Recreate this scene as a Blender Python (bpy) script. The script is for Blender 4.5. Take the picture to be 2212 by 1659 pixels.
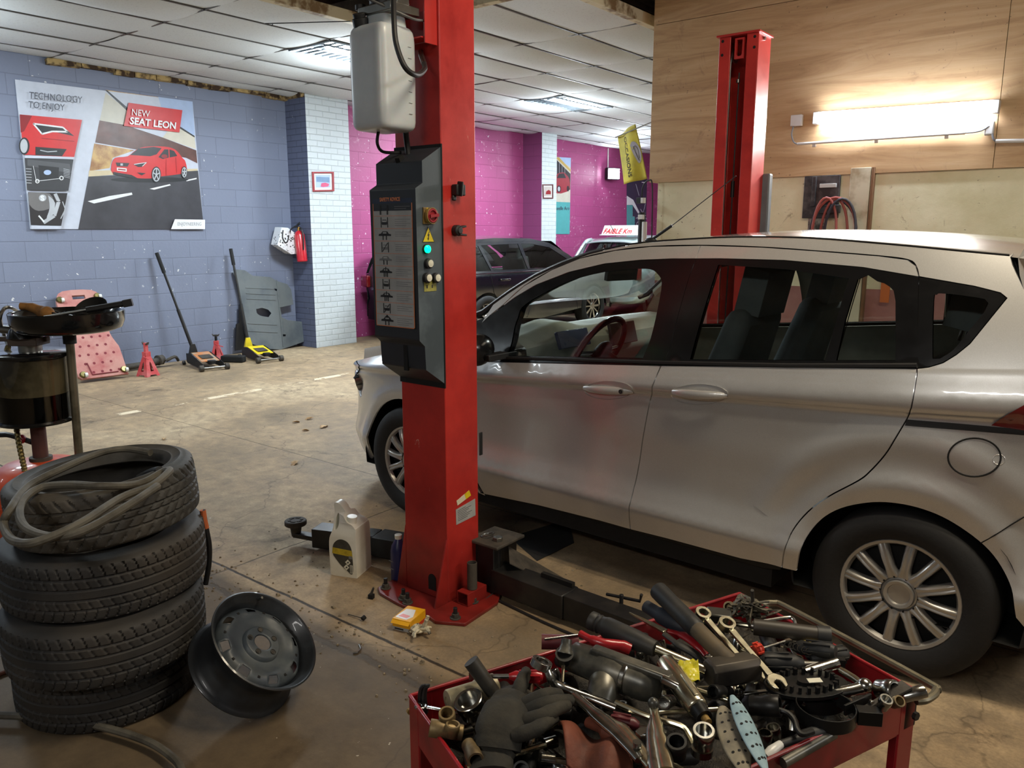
import bpy, bmesh, math, random
from mathutils import Vector, Matrix, noise
from mathutils.geometry import delaunay_2d_cdt, tessellate_polygon
for o in list(bpy.data.objects): bpy.data.objects.remove(o)
S = bpy.context.scene
COL = S.collection
PI = math.pi
R = math.radians
# ---------------------------------------------------------------- camera
FPX, HORZ, YAW, CAMH = 1706.0, 502.0, 38.16, 1.53
TILT = math.atan((829.5 - HORZ) / FPX)
cd = bpy.data.cameras.new('camera'); cam = bpy.data.objects.new('camera', cd); COL.objects.link(cam)
cd.sensor_fit = 'HORIZONTAL'; cd.sensor_width = 36; cd.lens = 36 * FPX / 2212; cd.clip_start = .05
cam.location = (0, 0, CAMH); cam.rotation_euler = (PI / 2 - TILT, 0, R(YAW)); S.camera = cam
# ---------------------------------------------------------------- exposure, world
vs = S.view_settings
vs.view_transform = 'Standard'; vs.look = 'None'; vs.gamma = 1; vs.use_curve_mapping = False; vs.exposure = 1.06
w = bpy.data.worlds.new('world'); S.world = w; w.use_nodes = True
w.node_tree.nodes['Background'].inputs[0].default_value = (.62, .66, .7, 1)
w.node_tree.nodes['Background'].inputs[1].default_value = .25
def area(name, loc, rot, sx, sy, power, color):
    l = bpy.data.lights.new(name, 'AREA'); l.shape = 'RECTANGLE'; l.size = sx; l.size_y = sy
    l.energy = power; l.color = color
    o = bpy.data.objects.new(name, l); COL.objects.link(o); o.location = loc; o.rotation_euler = rot
    return o
COOL = (.83, .94, 1.0); WARM = (1.0, .86, .64); NEUT = (1, .97, .92)
# workshop lamps: two ceiling louvre fittings, further ones out of view, the wall tube, the warm tubes over the near bay, plus an added fill
area('lamp_louvre', (-6.41, 5.67, 3.235), (0, 0, 0), .05, 1.15, 46, COOL)
area('lamp_louvre', (-6.41, 9.43, 3.235), (0, 0, 0), .05, 1.15, 60, COOL)
area('lamp_louvre', (-8.0, 9.43, 3.235), (0, 0, 0), .05, 1.15, 40, COOL)
area('lamp_louvre', (-6.41, 13.2, 3.235), (0, 0, 0), .05, 1.15, 60, COOL)
area('lamp_louvre', (-7.7, 1.9, 3.235), (0, 0, 0), .05, 1.15, 45, COOL)
area('lamp_louvre', (-7.0, -1.5, 3.235), (0, 0, 0), .05, 1.15, 12, COOL)
area('lamp_wall_tube', (-1.42, 6.03, 2.34), (R(-80), 0, 0), 1.15, .10, 24, NEUT)
area('lamp_bay_and_fill', (.1, 2.35, 3.7), (0, 0, R(90)), .12, 1.5, 21, WARM)
area('lamp_bay_and_fill', (.1, 2.05, 3.7), (0, 0, R(90)), .12, 1.5, 21, WARM)
area('lamp_bay_and_fill', (3.6, 2.9, 3.0), (0, R(55), 0), .3, 1.5, 20, NEUT)
area('lamp_bay_and_fill', (-.5, -2.4, 3.1), (R(25), 0, 0), 1.5, .2, 20, NEUT)  # added fill behind the camera, no fitting there; lifts faces turned that way
# added point lights for louvre spill on tiles and walls, some without a fitting
def glow(loc, power, color, r=.2):
    l = bpy.data.lights.new('fill_spill', 'POINT'); l.energy = power; l.color = color; l.shadow_soft_size = r
    o = bpy.data.objects.new('fill_spill', l); COL.objects.link(o); o.location = loc
for p_, e_ in (((-6.41, 5.67, 2.95), 32), ((-6.41, 9.43, 2.95), 34), ((-7.4, 12.9, 2.9), 24), ((-4.6, 11.0, 2.9), 34), ((-7.6, 1.9, 2.9), 34)): glow(p_, e_, COOL)

# ---------------------------------------------------------------- pixel -> point on a real plane (the photo's own 2212x1659 frame)
_f = Vector((-math.sin(R(YAW)) * math.cos(TILT), math.cos(R(YAW)) * math.cos(TILT), -math.sin(TILT)))
_r = Vector((math.cos(R(YAW)), math.sin(R(YAW)), 0)); _u = _r.cross(_f); O = Vector((0, 0, CAMH))
def ray(u, v): return _f + _r * ((u - 1106) / FPX) + _u * ((829.5 - v) / FPX)
def atx(u, v, x): d = ray(u, v); return O + d * (x / d.x)
def aty(u, v, y): d = ray(u, v); return O + d * (y / d.y)
def atz(u, v, z=0.): d = ray(u, v); return O + d * ((z - CAMH) / d.z)

# ---------------------------------------------------------------- materials
def lin(c):
    r = []
    for x in c[:3]:
        x = x / 255.0
        r.append(x / 12.92 if x <= .04045 else ((x + .055) / 1.055) ** 2.4)
    return (*r, 1)
class NT:
    def __init__(s, name):
        s.m = bpy.data.materials.new(name); s.m.use_nodes = True; s.t = s.m.node_tree; s.n = s.t.nodes
        s.b = s.n['Principled BSDF']; s.out = s.n['Material Output']
        s.co = s.n.new('ShaderNodeTexCoord').outputs['Object']
    def link(s, a, b): s.t.links.new(a, b)
    def noise(s, scale, detail=4, rough=.6, vec=None, dist=0.):
        n = s.n.new('ShaderNodeTexNoise'); n.inputs['Scale'].default_value = scale; n.inputs['Detail'].default_value = detail
        n.inputs['Roughness'].default_value = rough; n.inputs['Distortion'].default_value = dist
        s.link(vec or s.co, n.inputs['Vector']); return n.outputs['Fac']
    def vor(s, scale, vec=None, feature='F1'):
        n = s.n.new('ShaderNodeTexVoronoi'); n.feature = feature; n.inputs['Scale'].default_value = scale
        s.link(vec or s.co, n.inputs['Vector']); return n.outputs['Distance']
    def mapping(s, sc, rot=(0, 0, 0), loc=(0, 0, 0), vec=None):
        n = s.n.new('ShaderNodeMapping'); n.inputs['Scale'].default_value = sc; n.inputs['Rotation'].default_value = rot
        n.inputs['Location'].default_value = loc; s.link(vec or s.co, n.inputs['Vector']); return n.outputs['Vector']
    def ramp(s, fac, stops):
        n = s.n.new('ShaderNodeValToRGB'); e = n.color_ramp.elements
        while len(e) < len(stops): e.new(.5)
        for i, (p, c) in enumerate(stops):
            e[i].position = p; e[i].color = c if len(c) == 4 else (*c, 1)
        s.link(fac, n.inputs[0]); return n.outputs[0]
    def mix(s, fac, a, b, mode='MIX'):
        n = s.n.new('ShaderNodeMix'); n.data_type = 'RGBA'; n.blend_type = mode
        for k, v in ((0, fac), (6, a), (7, b)):
            if isinstance(v, (int, float)): n.inputs[k].default_value = v
            elif isinstance(v, tuple): n.inputs[k].default_value = v
            else: s.link(v, n.inputs[k])
        return n.outputs[2]
    def math(s, op, a, b=None, c=None):
        n = s.n.new('ShaderNodeMath'); n.operation = op
        for k, v in enumerate((a, b, c)):
            if v is None: continue
            if isinstance(v, (int, float)): n.inputs[k].default_value = v
            else: s.link(v, n.inputs[k])
        return n.outputs[0]
    def sep(s, vec=None):
        n = s.n.new('ShaderNodeSeparateXYZ'); s.link(vec or s.co, n.inputs[0]); return n.outputs
    def comb(s, x, y, z=0.):
        n = s.n.new('ShaderNodeCombineXYZ')
        for k, v in enumerate((x, y, z)):
            if isinstance(v, (int, float)): n.inputs[k].default_value = v
            else: s.link(v, n.inputs[k])
        return n.outputs[0]
    def bump(s, h, strength=.3, dist=.01):
        n = s.n.new('ShaderNodeBump'); n.inputs['Strength'].default_value = strength; n.inputs['Distance'].default_value = dist
        s.link(h, n.inputs['Height']); s.link(n.outputs[0], s.b.inputs['Normal'])
    def set(s, **k):
        for a, v in k.items():
            i = s.b.inputs[a.replace('_', ' ')]
            if isinstance(v, (int, float, tuple)): i.default_value = v
            else: s.link(v, i)
MC = {}
def M(name, c=None, rough=.5, metal=0., var=.12, scale=9., bump=0., coat=0., c2=None, thr=(.45, .65), emit=None, es=0., bscale=None):
    """plain procedural material: base colour with a noise variation (or patches of a second colour)"""
    if name in MC: return MC[name]
    t = NT(name); a = lin(c)
    n = t.noise(scale)
    if c2: col = t.ramp(n, [(thr[0], a), (thr[1], lin(c2))])
    else:
        lo = tuple(x * (1 - var) for x in a[:3]) + (1,); hi = tuple(min(1, x * (1 + var)) for x in a[:3]) + (1,)
        col = t.ramp(n, [(.3, lo), (.7, hi)])
    t.set(Base_Color=col, Metallic=metal)
    t.set(Roughness=t.math('MULTIPLY_ADD', t.noise(scale * 2.3), .16, max(.02, rough - .08)))
    if coat: t.set(Coat_Weight=coat, Coat_Roughness=.06)
    if bump: t.bump(t.noise(bscale or scale * 6, 3), bump, .004)
    if emit: t.set(Emission_Color=lin(emit), Emission_Strength=es)
    MC[name] = t.m; return t.m

# ---------------------------------------------------------------- mesh builder
def smooth_path(pts, n=6, closed=False):
    P = [Vector(p) for p in pts]; out = []
    m = len(P); rng = range(m if closed else m - 1)
    for i in rng:
        p0 = P[(i - 1) % m] if (closed or i > 0) else P[0]; p1 = P[i]; p2 = P[(i + 1) % m]
        p3 = P[(i + 2) % m] if (closed or i + 2 < m) else P[-1]
        for k in range(n):
            t = k / n
            out.append(.5 * ((2 * p1) + (p2 - p0) * t + (2 * p0 - 5 * p1 + 4 * p2 - p3) * t * t + (3 * p1 - p0 - 3 * p2 + p3) * t ** 3))
    if not closed: out.append(P[-1])
    return out
def rotm(ax, ay, az): return Matrix.Rotation(R(az), 4, 'Z') @ Matrix.Rotation(R(ay), 4, 'Y') @ Matrix.Rotation(R(ax), 4, 'X')
def frame(p0, p1, up=(0, 0, 1)):
    """matrix with x along p0->p1, z close to up, origin p0"""
    p0 = Vector(p0); x = (Vector(p1) - p0).normalized(); u = Vector(up)
    if abs(x.dot(u)) > .98: u = Vector((0, 1, 0))
    y = u.cross(x).normalized(); z = x.cross(y)
    return Matrix(((x.x, y.x, z.x, p0.x), (x.y, y.y, z.y, p0.y), (x.z, y.z, z.z, p0.z), (0, 0, 0, 1)))
class MB:
    def __init__(s): s.v = []; s.f = []; s.mi = []; s.mats = []; s.T = Matrix.Identity(4)
    def _m(s, m):
        if m is None: m = s.mats[0] if s.mats else None
        if m not in s.mats: s.mats.append(m)
        return s.mats.index(m)
    def add(s, vs, fs, m=None):
        k = len(s.v); i = s._m(m)
        s.v += [tuple(s.T @ Vector(p)) for p in vs]; s.f += [tuple(a + k for a in f) for f in fs]; s.mi += [i] * len(fs)
        return s
    def box(s, c, d, m=None, rot=(0, 0, 0), top=None):
        """box centred at c with full sizes d; top=(sx,sy) scales the upper face"""
        x, y, z = (a / 2 for a in d); tx, ty = top or (1, 1)
        q = [(-x, -y, -z), (x, -y, -z), (x, y, -z), (-x, y, -z), (-x * tx, -y * ty, z), (x * tx, -y * ty, z), (x * tx, y * ty, z), (-x * tx, y * ty, z)]
        r = rotm(*rot)
        return s.add([Vector(c) + r @ Vector(p) for p in q], [(0, 3, 2, 1), (4, 5, 6, 7), (0, 1, 5, 4), (1, 2, 6, 5), (2, 3, 7, 6), (3, 0, 4, 7)], m)
    def cyl(s, p0, p1, r0, r1=None, m=None, n=16, cap=True):
        r1 = r0 if r1 is None else r1; F = frame(p0, p1); L = (Vector(p1) - Vector(p0)).length; vs = []
        for k in range(n):
            a = 2 * PI * k / n
            vs += [F @ Vector((0, r0 * math.cos(a), r0 * math.sin(a))), F @ Vector((L, r1 * math.cos(a), r1 * math.sin(a)))]
        fs = [(2 * k, 2 * ((k + 1) % n), 2 * ((k + 1) % n) + 1, 2 * k + 1) for k in range(n)]
        if cap: fs += [tuple(2 * k for k in range(n))[::-1], tuple(2 * k + 1 for k in range(n))]
        return s.add(vs, fs, m)
    def tube(s, pts, r, m=None, n=8, closed=False, sm=0, flat=1.):
        if sm: pts = smooth_path(pts, sm, closed)
        P = [Vector(p) for p in pts]; c = len(P); vs = []; fs = []
        prev = None
        for i, p in enumerate(P):
            a = P[(i - 1) % c] if (closed or i) else P[0]; b = P[(i + 1) % c] if (closed or i < c - 1) else P[-1]
            t = (b - a)
            t = t.normalized() if t.length > 1e-9 else Vector((0, 0, 1))
            if prev is None:
                u = Vector((0, 0, 1)) if abs(t.z) < .9 else Vector((1, 0, 0)); nrm = (u - t * u.dot(t)).normalized()
            else:
                nrm = prev - t * prev.dot(t); nrm = nrm.normalized() if nrm.length > 1e-6 else prev
            prev = nrm; bi = t.cross(nrm); rr = r[min(len(r) - 1, int(i * len(r) / c))] if isinstance(r, (list, tuple)) else r
            for k in range(n):
                g = 2 * PI * k / n; vs.append(p + nrm * (rr * math.cos(g) * flat) + bi * (rr * math.sin(g)))
        for i in range(c if closed else c - 1):
            j = (i + 1) % c
            for k in range(n): fs.append((i * n + k, i * n + (k + 1) % n, j * n + (k + 1) % n, j * n + k))
        if not closed: fs += [tuple(range(n))[::-1], tuple((c - 1) * n + k for k in range(n))]
        return s.add(vs, fs, m)
    def lathe(s, prof, m=None, n=32, o=(0, 0, 0), axis=(0, 0, 1), a0=0, a1=360):
        """prof: (r, h) along axis; open profile; r=0 points make poles"""
        ax = Vector(axis).normalized(); F = frame(o, Vector(o) + ax)
        full = abs(a1 - a0) >= 360; vs = []; c = n if full else n + 1
        for k in range(c):
            g = R(a0 + (a1 - a0) * k / n)
            for r, h in prof: vs.append(F @ Vector((h, r * math.cos(g), r * math.sin(g))))
        L = len(prof); fs = []
        for k in range(n):
            j = (k + 1) % c
            for i in range(L - 1):
                q = [k * L + i, j * L + i, j * L + i + 1, k * L + i + 1]
                if prof[i][0] < 1e-7: q = [k * L + i, j * L + i + 1, k * L + i + 1]
                elif prof[i + 1][0] < 1e-7: q = [k * L + i, j * L + i, k * L + i + 1]
                fs.append(tuple(q))
        return s.add(vs, fs, m)
    def prism(s, pts, h, m=None, F=None, holes=(), off=0.):
        """2-D outline (with holes) in the xy plane of F, from z=off to z=off+h"""
        F = F or Matrix.Identity(4); loops = [list(pts)] + [list(a) for a in holes]; vs = []; fs = []; flat = [p for l in loops for p in l]; N = len(flat)
        vs = [F @ Vector((p[0], p[1], off)) for p in flat] + [F @ Vector((p[0], p[1], off + h)) for p in flat]
        tris = tessellate_polygon([[Vector((p[0], p[1], 0)) for p in l] for l in loops])
        for t in tris:
            a, b, c = (Vector((*flat[i], 0)) for i in t)
            t = tuple(t) if (b - a).cross(c - a).z > 0 else tuple(t)[::-1]
            fs.append(tuple(i + N for i in t)); fs.append(t[::-1])
        k = 0
        for li, l in enumerate(loops):
            ar = sum(l[i][0] * l[(i + 1) % len(l)][1] - l[(i + 1) % len(l)][0] * l[i][1] for i in range(len(l)))
            ccw = (ar > 0) == (li == 0)
            for i in range(len(l)):
                j = (i + 1) % len(l); q = (k + i, k + j, k + j + N, k + i + N); fs.append(q if ccw else q[::-1])
            k += len(l)
        return s.add(vs, fs, m)
    def grid(s, fn, nu, nv, m=None, closeu=False, closev=False):
        vs = [fn(i / nu, j / nv) for i in range(nu + (0 if closeu else 1)) for j in range(nv + (0 if closev else 1))]
        cu = nu + (0 if closeu else 1); cv = nv + (0 if closev else 1); fs = []
        for i in range(nu):
            for j in range(nv):
                a, b = (i + 1) % cu, (j + 1) % cv
                fs.append((i * cv + j, a * cv + j, a * cv + b, i * cv + b))
        return s.add(vs, fs, m)
    def ball(s, c, r, m=None, n=12):
        r = r if isinstance(r, (tuple, list)) else (r, r, r)
        prof = [(math.sin(PI * k / (n // 2 + 2)), -math.cos(PI * k / (n // 2 + 2))) for k in range(n // 2 + 3)]
        prof[0] = (0, -1); prof[-1] = (0, 1)
        T = s.T.copy(); s.T = T @ Matrix.Translation(Vector(c)) @ Matrix.Diagonal((*r, 1)); s.lathe(prof, m, n); s.T = T; return s
    def build(s, name, parent=None, sharp=35, bevel=0., seg=2, subsurf=0, solid=0., fix=True):
        me = bpy.data.meshes.new(name); me.from_pydata(s.v, [], s.f)
        for m in s.mats:
            if m: me.materials.append(m)
        if len(s.mats) > 1:
            for p, i in zip(me.polygons, s.mi): p.material_index = i
        if fix:
            bm = bmesh.new(); bm.from_mesh(me); bmesh.ops.recalc_face_normals(bm, faces=bm.faces); bm.to_mesh(me); bm.free()
        me.shade_smooth(); me.set_sharp_from_angle(angle=R(sharp))
        o = bpy.data.objects.new(name, me); COL.objects.link(o)
        if parent: o.parent = parent
        if solid:
            q = o.modifiers.new('s', 'SOLIDIFY'); q.thickness = solid; q.offset = 0
        if bevel:
            b = o.modifiers.new('b', 'BEVEL'); b.width = bevel; b.segments = seg; b.limit_method = 'ANGLE'; b.angle_limit = R(40)
        if subsurf:
            b = o.modifiers.new('u', 'SUBSURF'); b.levels = b.render_levels = subsurf
        return o
def thing(name, label, cat, loc=(0, 0, 0), rotz=0., group=None, rot=None, kind=None):
    o = bpy.data.objects.new(name, None); COL.objects.link(o); o.empty_display_size = .1
    o.location = loc; o.rotation_euler = rot if rot else (0, 0, rotz)
    return tag(o, label, cat, group, kind)
def tag(o, label=None, cat=None, group=None, kind=None):
    if label: o['label'] = label
    if cat: o['category'] = cat
    if group: o['group'] = group
    if kind: o['kind'] = kind
    return o
def copy_tree(o, parent=None):
    c = o.copy(); COL.objects.link(c); c.parent = parent
    for ch in [x for x in bpy.data.objects if x.parent == o and x is not c]: copy_tree(ch, c)
    return c
def text(s, size, m, F, name='lettering', parent=None, depth=.0006, shear=0., bold=0., sx=1., align='LEFT', spacing=1.):
    cu = bpy.data.curves.new(name, 'FONT'); cu.body = s; cu.size = size; cu.extrude = depth; cu.shear = shear; cu.offset = bold; cu.align_x = align
    cu.space_character = spacing; cu.resolution_u = 3
    t = bpy.data.objects.new(name, cu); COL.objects.link(t)
    bpy.context.view_layer.update()
    me = bpy.data.meshes.new_from_object(t.evaluated_get(bpy.context.evaluated_depsgraph_get()))
    bpy.data.objects.remove(t)
    me.transform(F @ Matrix.Diagonal((sx, 1, 1, 1))); me.materials.clear(); me.materials.append(m); me.name = name
    o = bpy.data.objects.new(name, me); COL.objects.link(o)
    if parent: o.parent = parent
    return o
def face_frame(o, xdir, zdir=(0, 0, 1)):
    """2-D frame on a surface: x along xdir, y along zdir (up), z = outward normal"""
    x = Vector(xdir).normalized(); y = Vector(zdir); y = (y - x * y.dot(x)).normalized(); z = x.cross(y)
    return Matrix(((x.x, y.x, z.x, o[0]), (x.y, y.y, z.y, o[1]), (x.z, y.z, z.z, o[2]), (0, 0, 0, 1)))
random.seed(5)
# ================================================================ ROOM
def mat_block(name, c, bw, bh, mort, chips=.0, cc=(225, 225, 225), vary=.1, axis='y', rough=.55, patch=None, bstr=.5, moff=.02):
    t = NT(name); x, y, z = t.sep()
    vec = t.comb(y if axis == 'y' else x, z)
    b = t.n.new('ShaderNodeTexBrick'); t.link(vec, b.inputs['Vector']); b.inputs['Scale'].default_value = 1
    b.inputs['Brick Width'].default_value = bw; b.inputs['Row Height'].default_value = bh
    b.inputs['Mortar Size'].default_value = .006; b.inputs['Mortar Smooth'].default_value = .6; b.offset = .5
    a = lin(c); b.inputs['Color1'].default_value = a; b.inputs['Color2'].default_value = tuple(k * .94 for k in a[:3]) + (1,)
    b.inputs['Mortar'].default_value = tuple(k * (1 - mort) for k in a[:3]) + (1,)
    n = t.noise(2.2, 6, .65); col = t.mix(t.math('MULTIPLY', n, vary * 2), b.outputs['Color'], tuple(k * .6 for k in a[:3]) + (1,))
    if patch: col = t.mix(t.ramp(t.noise(patch[1], 8, .7, dist=1.5), [(patch[2], (0, 0, 0)), (patch[2] + .06, (1, 1, 1))]), col, lin(patch[0]))
    if chips:
        m1 = t.ramp(t.noise(17, 3, .6), [(1 - chips, (0, 0, 0)), (1.012 - chips, (1, 1, 1))])
        m2 = t.ramp(t.noise(1.3, 2, .5), [(.5, (0, 0, 0)), (.56, (1, 1, 1))])
        col = t.mix(t.math('MULTIPLY', m1, m2), col, lin(cc))
    t.set(Base_Color=col, Roughness=rough)
    h = t.math('ADD', t.math('MULTIPLY', b.outputs['Fac'], -.8), t.math('MULTIPLY', t.noise(30, 4), .5)); t.bump(h, bstr, .006)
    return t.m
m_blue = mat_block('blue_paint', (126, 134, 156), .45, .205, .22, .33)
m_pink = mat_block('pink_paint', (168, 72, 124), .45, .205, .2, .34, cc=(230, 215, 225), patch=((184, 116, 148), 3.0, .6))
m_blued = mat_block('blue_brick', (92, 99, 124), .22, .075, .35, .26, axis='x', bstr=.8)
m_white = mat_block('white_brick', (204, 212, 216), .22, .075, .14, 0, bstr=.9)
m_purp = mat_block('purple_block', (120, 56, 98), .45, .205, .2, 0, axis='x')
def mat_floor():
    t = NT('concrete'); x, y, z = t.sep()
    big = t.noise(.7, 6, .62, dist=.4); fine = t.noise(9, 8, .7); grain = t.noise(90, 3, .6)
    col = t.ramp(big, [(.34, lin((124, 108, 84))), (.5, lin((176, 151, 117))), (.66, lin((200, 178, 144)))])
    col = t.mix(t.ramp(fine, [(.35, (0, 0, 0)), (.75, (1, 1, 1))]), col, lin((120, 106, 88)))
    col = t.mix(t.ramp(t.noise(2.6, 6, .7, dist=.8), [(.6, (0, 0, 0)), (.72, (.75, .75, .75))]), col, lin((66, 56, 46)))   # oil stains
    # south of the slab joint rough brown dirt, with the lamps' falloff painted in as darkening
    jn = t.math('ADD', y, t.math('MULTIPLY', t.math('SUBTRACT', t.noise(1.7, 4), .5), .10))
    south = t.ramp(t.math('MULTIPLY_ADD', jn, -3.0, 1.83 * 3 + .5), [(.4, (0, 0, 0)), (.62, (.8, .8, .8))])
    col = t.mix(south, col, t.ramp(t.noise(3.5, 8, .75), [(.3, lin((42, 33, 23))), (.75, lin((88, 71, 50)))]))
    # joints
    def joint(coord, at, wd, wob=.02, sc=4.):
        d = t.math('ABSOLUTE', t.math('ADD', t.math('SUBTRACT', coord, at), t.math('MULTIPLY', t.math('SUBTRACT', t.noise(sc, 5, .7), .5), wob)))
        return t.ramp(t.math('DIVIDE', d, wd), [(.5, (1, 1, 1)), (1.0, (0, 0, 0))])
    jo = joint(y, 1.885, .009); j2 = joint(y, 1.74, .02, .12, 3); j3 = joint(x, -3.15, .006); j4 = joint(y, 3.28, .006)
    j5 = joint(x, -6.62, .008, .08, 2)
    dark = t.math('MAXIMUM', t.math('MAXIMUM', jo, t.math('MULTIPLY', j2, .55)), t.math('MAXIMUM', t.math('MULTIPLY', j3, .7), t.math('MULTIPLY', j4, .6)))
    dark = t.math('MAXIMUM', dark, t.math('MULTIPLY', j5, .4))
    col = t.mix(dark, col, lin((40, 32, 24)))
    # wandering cracks
    v = t.vor(.55, vec=t.mapping((1, 1, 0), vec=None), feature='DISTANCE_TO_EDGE')
    v2 = t.n.new('ShaderNodeTexVoronoi'); v2.feature = 'DISTANCE_TO_EDGE'; v2.inputs['Scale'].default_value = .8
    wv = t.n.new('ShaderNodeVectorMath'); wv.operation = 'ADD'; t.link(t.co, wv.inputs[0])
    nn = t.n.new('ShaderNodeTexNoise'); nn.inputs['Scale'].default_value = 1.6; nn.inputs['Detail'].default_value = 5; t.link(t.co, nn.inputs['Vector'])
    t.link(nn.outputs['Color'], wv.inputs[1]); t.link(wv.outputs[0], v2.inputs['Vector'])
    col = t.mix(t.math('MULTIPLY', t.ramp(v2.outputs['Distance'], [(.0, (1, 1, 1)), (.006, (0, 0, 0))]), .5), col, lin((62, 52, 42)))
    # worn painted bay line
    ln = t.ramp(t.math('DIVIDE', t.math('ABSOLUTE', t.math('ADD', x, 6.72)), .05), [(.75, (1, 1, 1)), (1., (0, 0, 0))])
    keep = t.ramp(t.noise(3.2, 8, .72), [(.5, (0, 0, 0)), (.53, (1, 1, 1))])
    span = t.math('MULTIPLY', t.math('GREATER_THAN', y, 3.0), t.math('LESS_THAN', y, 7.5))
    col = t.mix(t.math('MULTIPLY', t.math('MULTIPLY', ln, keep), span), col, lin((222, 205, 175)))
    col = t.mix(t.ramp(grain, [(.3, (0, 0, 0)), (.9, (.5, .5, .5))]), col, lin((90, 78, 62)))
    # paint and plaster specks
    sp = t.math('MULTIPLY', t.ramp(t.noise(42, 2), [(.735, (0, 0, 0)), (.75, (1, 1, 1))]), t.ramp(t.noise(1.1, 2), [(.5, (0, 0, 0)), (.6, (1, 1, 1))]))
    col = t.mix(sp, col, lin((205, 195, 175)))
    t.set(Base_Color=col); t.set(Roughness=t.ramp(big, [(.3, (.5, .5, .5)), (.7, (.8, .8, .8))]), Specular_IOR_Level=.35)
    h = t.math('ADD', t.math('MULTIPLY', fine, .7), t.math('MULTIPLY', dark, -1.2)); t.bump(h, .35, .012)
    return t.m
m_floor = mat_floor()
def struct(mb, name, label, parent=None, **k):
    o = mb.build(name, parent, **k)
    if not parent: tag(o, label, 'structure', None, 'structure')
    return o
mb = MB(); mb.add([(-9.2, -4, 0), (5, -4, 0), (5, 17, 0), (-9.2, 17, 0)], [(0, 1, 2, 3)], m_floor)
struct(mb, 'floor', 'stained brown concrete workshop floor with cracks and a worn painted line')
mb = MB(); mb.box((-9.1, 1.45, 2.15), (.2, 10.9, 4.3), m_blue); struct(mb, 'wall_left', 'blue grey painted block wall with chipped paint')
mb = MB(); mb.box((-9.1, 11.95, 2.15), (.2, 10.1, 4.3), m_pink); struct(mb, 'wall_left_rear', 'magenta painted block wall beyond the white pillar')
mb = MB(); mb.box((-1.9, 17.05, 2.15), (14.6, .2, 4.3), m_pink); struct(mb, 'wall_back', 'magenta end wall far behind the parked cars')
m_dim = M('grey_render', (150, 146, 138), .8)
mb = MB(); mb.box((5.1, 6.5, 2.15), (.2, 21, 4.3), m_dim); struct(mb, 'wall_right', 'plain grey rendered side wall of the workshop')
mb = MB(); mb.box((-2, -4.1, 2.15), (14.4, .2, 4.3), m_dim); struct(mb, 'wall_front', 'plain grey rendered wall behind the camera')
def pillar(y0, y1, side, name, label):
    mb = MB(); q = [(-9.0, y0), (-8.58, y0), (-8.58, y1), (-9.0, y1)]
    vs = [(a, b, 0) for a, b in q] + [(a, b, 3.3) for a, b in q]
    mb.add(vs, [(0, 1, 5, 4), (2, 3, 7, 6)], side); mb.add(vs, [(1, 2, 6, 5)], m_white)
    return struct(mb, name, label)
pillar(6.66, 7.36, m_blued, 'trim_1', 'brick pillar with a white front and a blue near side')
pillar(11.78, 12.24, m_purp, 'trim_2', 'far brick pillar with a white front against the magenta wall')
# ---- suspended ceiling: sagging mineral tiles in a metal grid
def mat_tile():
    t = NT('mineral_tile'); n = t.noise(60, 5, .75); col = t.ramp(n, [(.3, lin((178, 184, 188))), (.45, lin((212, 219, 223)))])
    col = t.mix(t.math('MULTIPLY', t.noise(.9, 3), .35), col, lin((185, 178, 160)))
    t.set(Base_Color=col, Roughness=.85); t.bump(n, .3, .003); return t.m
m_tile = mat_tile(); m_bar = M('grid_bar', (70, 66, 60), .5)
ZC = 3.28; XG = [-3.555 - .635 * k for k in range(9)] + [-9.0]; YG = [1.28 - 1.255 * 4 + 1.255 * k for k in range(17)]; YG = [y for y in YG if -4 <= y < 17] + [17.0]
mb = MB(); gb = MB(); random.seed(3)
for i in range(len(XG) - 1):
    for j in range(len(YG) - 1):
        x1, x0 = XG[i], XG[i + 1]; y0, y1 = YG[j], YG[j + 1]
        if y1 < 5.1 and x1 > -5.6 + .3: continue
        fit = abs(x0 + 6.73) < .02 and (abs(y0 - 5.045) < .02 or abs(y0 - 8.81) < .02)
        if fit: continue
        sag = random.uniform(.02, .055); tilt = random.uniform(-.004, .004); w_ = x1 - x0
        def fn(a, b, x0=x0, y0=y0, w_=w_, l=y1 - y0, sag=sag, tilt=tilt):
            return (x0 + w_ * a, y0 + l * b, ZC - sag * (math.sin(PI * a) ** .8 if 0 < a < 1 else 0) * (.35 + .65 * math.sin(PI * b)) + tilt * (a - .5))
        mb.grid(fn, 8, 6, m_tile)
for x in XG[:-1]:
    y0 = 5.045 if x > -5.4 else YG[0]
    gb.box((x, (y0 + 17) / 2, ZC - .004), (.018, 17 - y0, .012), m_bar)
for y in YG[:-1]:
    x1 = XG[0] if y > 5.0 else -5.46
    gb.box(((x1 - 9) / 2, y, ZC - .004), (x1 + 9, .018, .012), m_bar)
ceil = struct(mb, 'ceiling', 'suspended ceiling of sagging white mineral tiles', sharp=25); gb.build('ceiling_grid', ceil)
m_edge = M('edge_wood', (196, 184, 150), .7, c2=(120, 95, 60), thr=(.5, .62), scale=5)
mb = MB()
mb.box((-5.44, .5, ZC + .02), (.07, 9.1, .09)); mb.mats = [m_edge]
mb.box((-4.5, 5.02, ZC + .02), (1.9, .07, .09), m_edge); mb.box((-3.53, 11, ZC + .02), (.07, 12, .09), m_edge)
struct(mb, 'trim_3', 'pale timber edging round the opening in the tiled ceiling', bevel=.004)
m_rot = M('rotten_edge', (176, 150, 100), .9, c2=(60, 42, 26), thr=(.42, .55), scale=7, bump=.8)
mb = MB(); random.seed(9); y = 3.75
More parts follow.
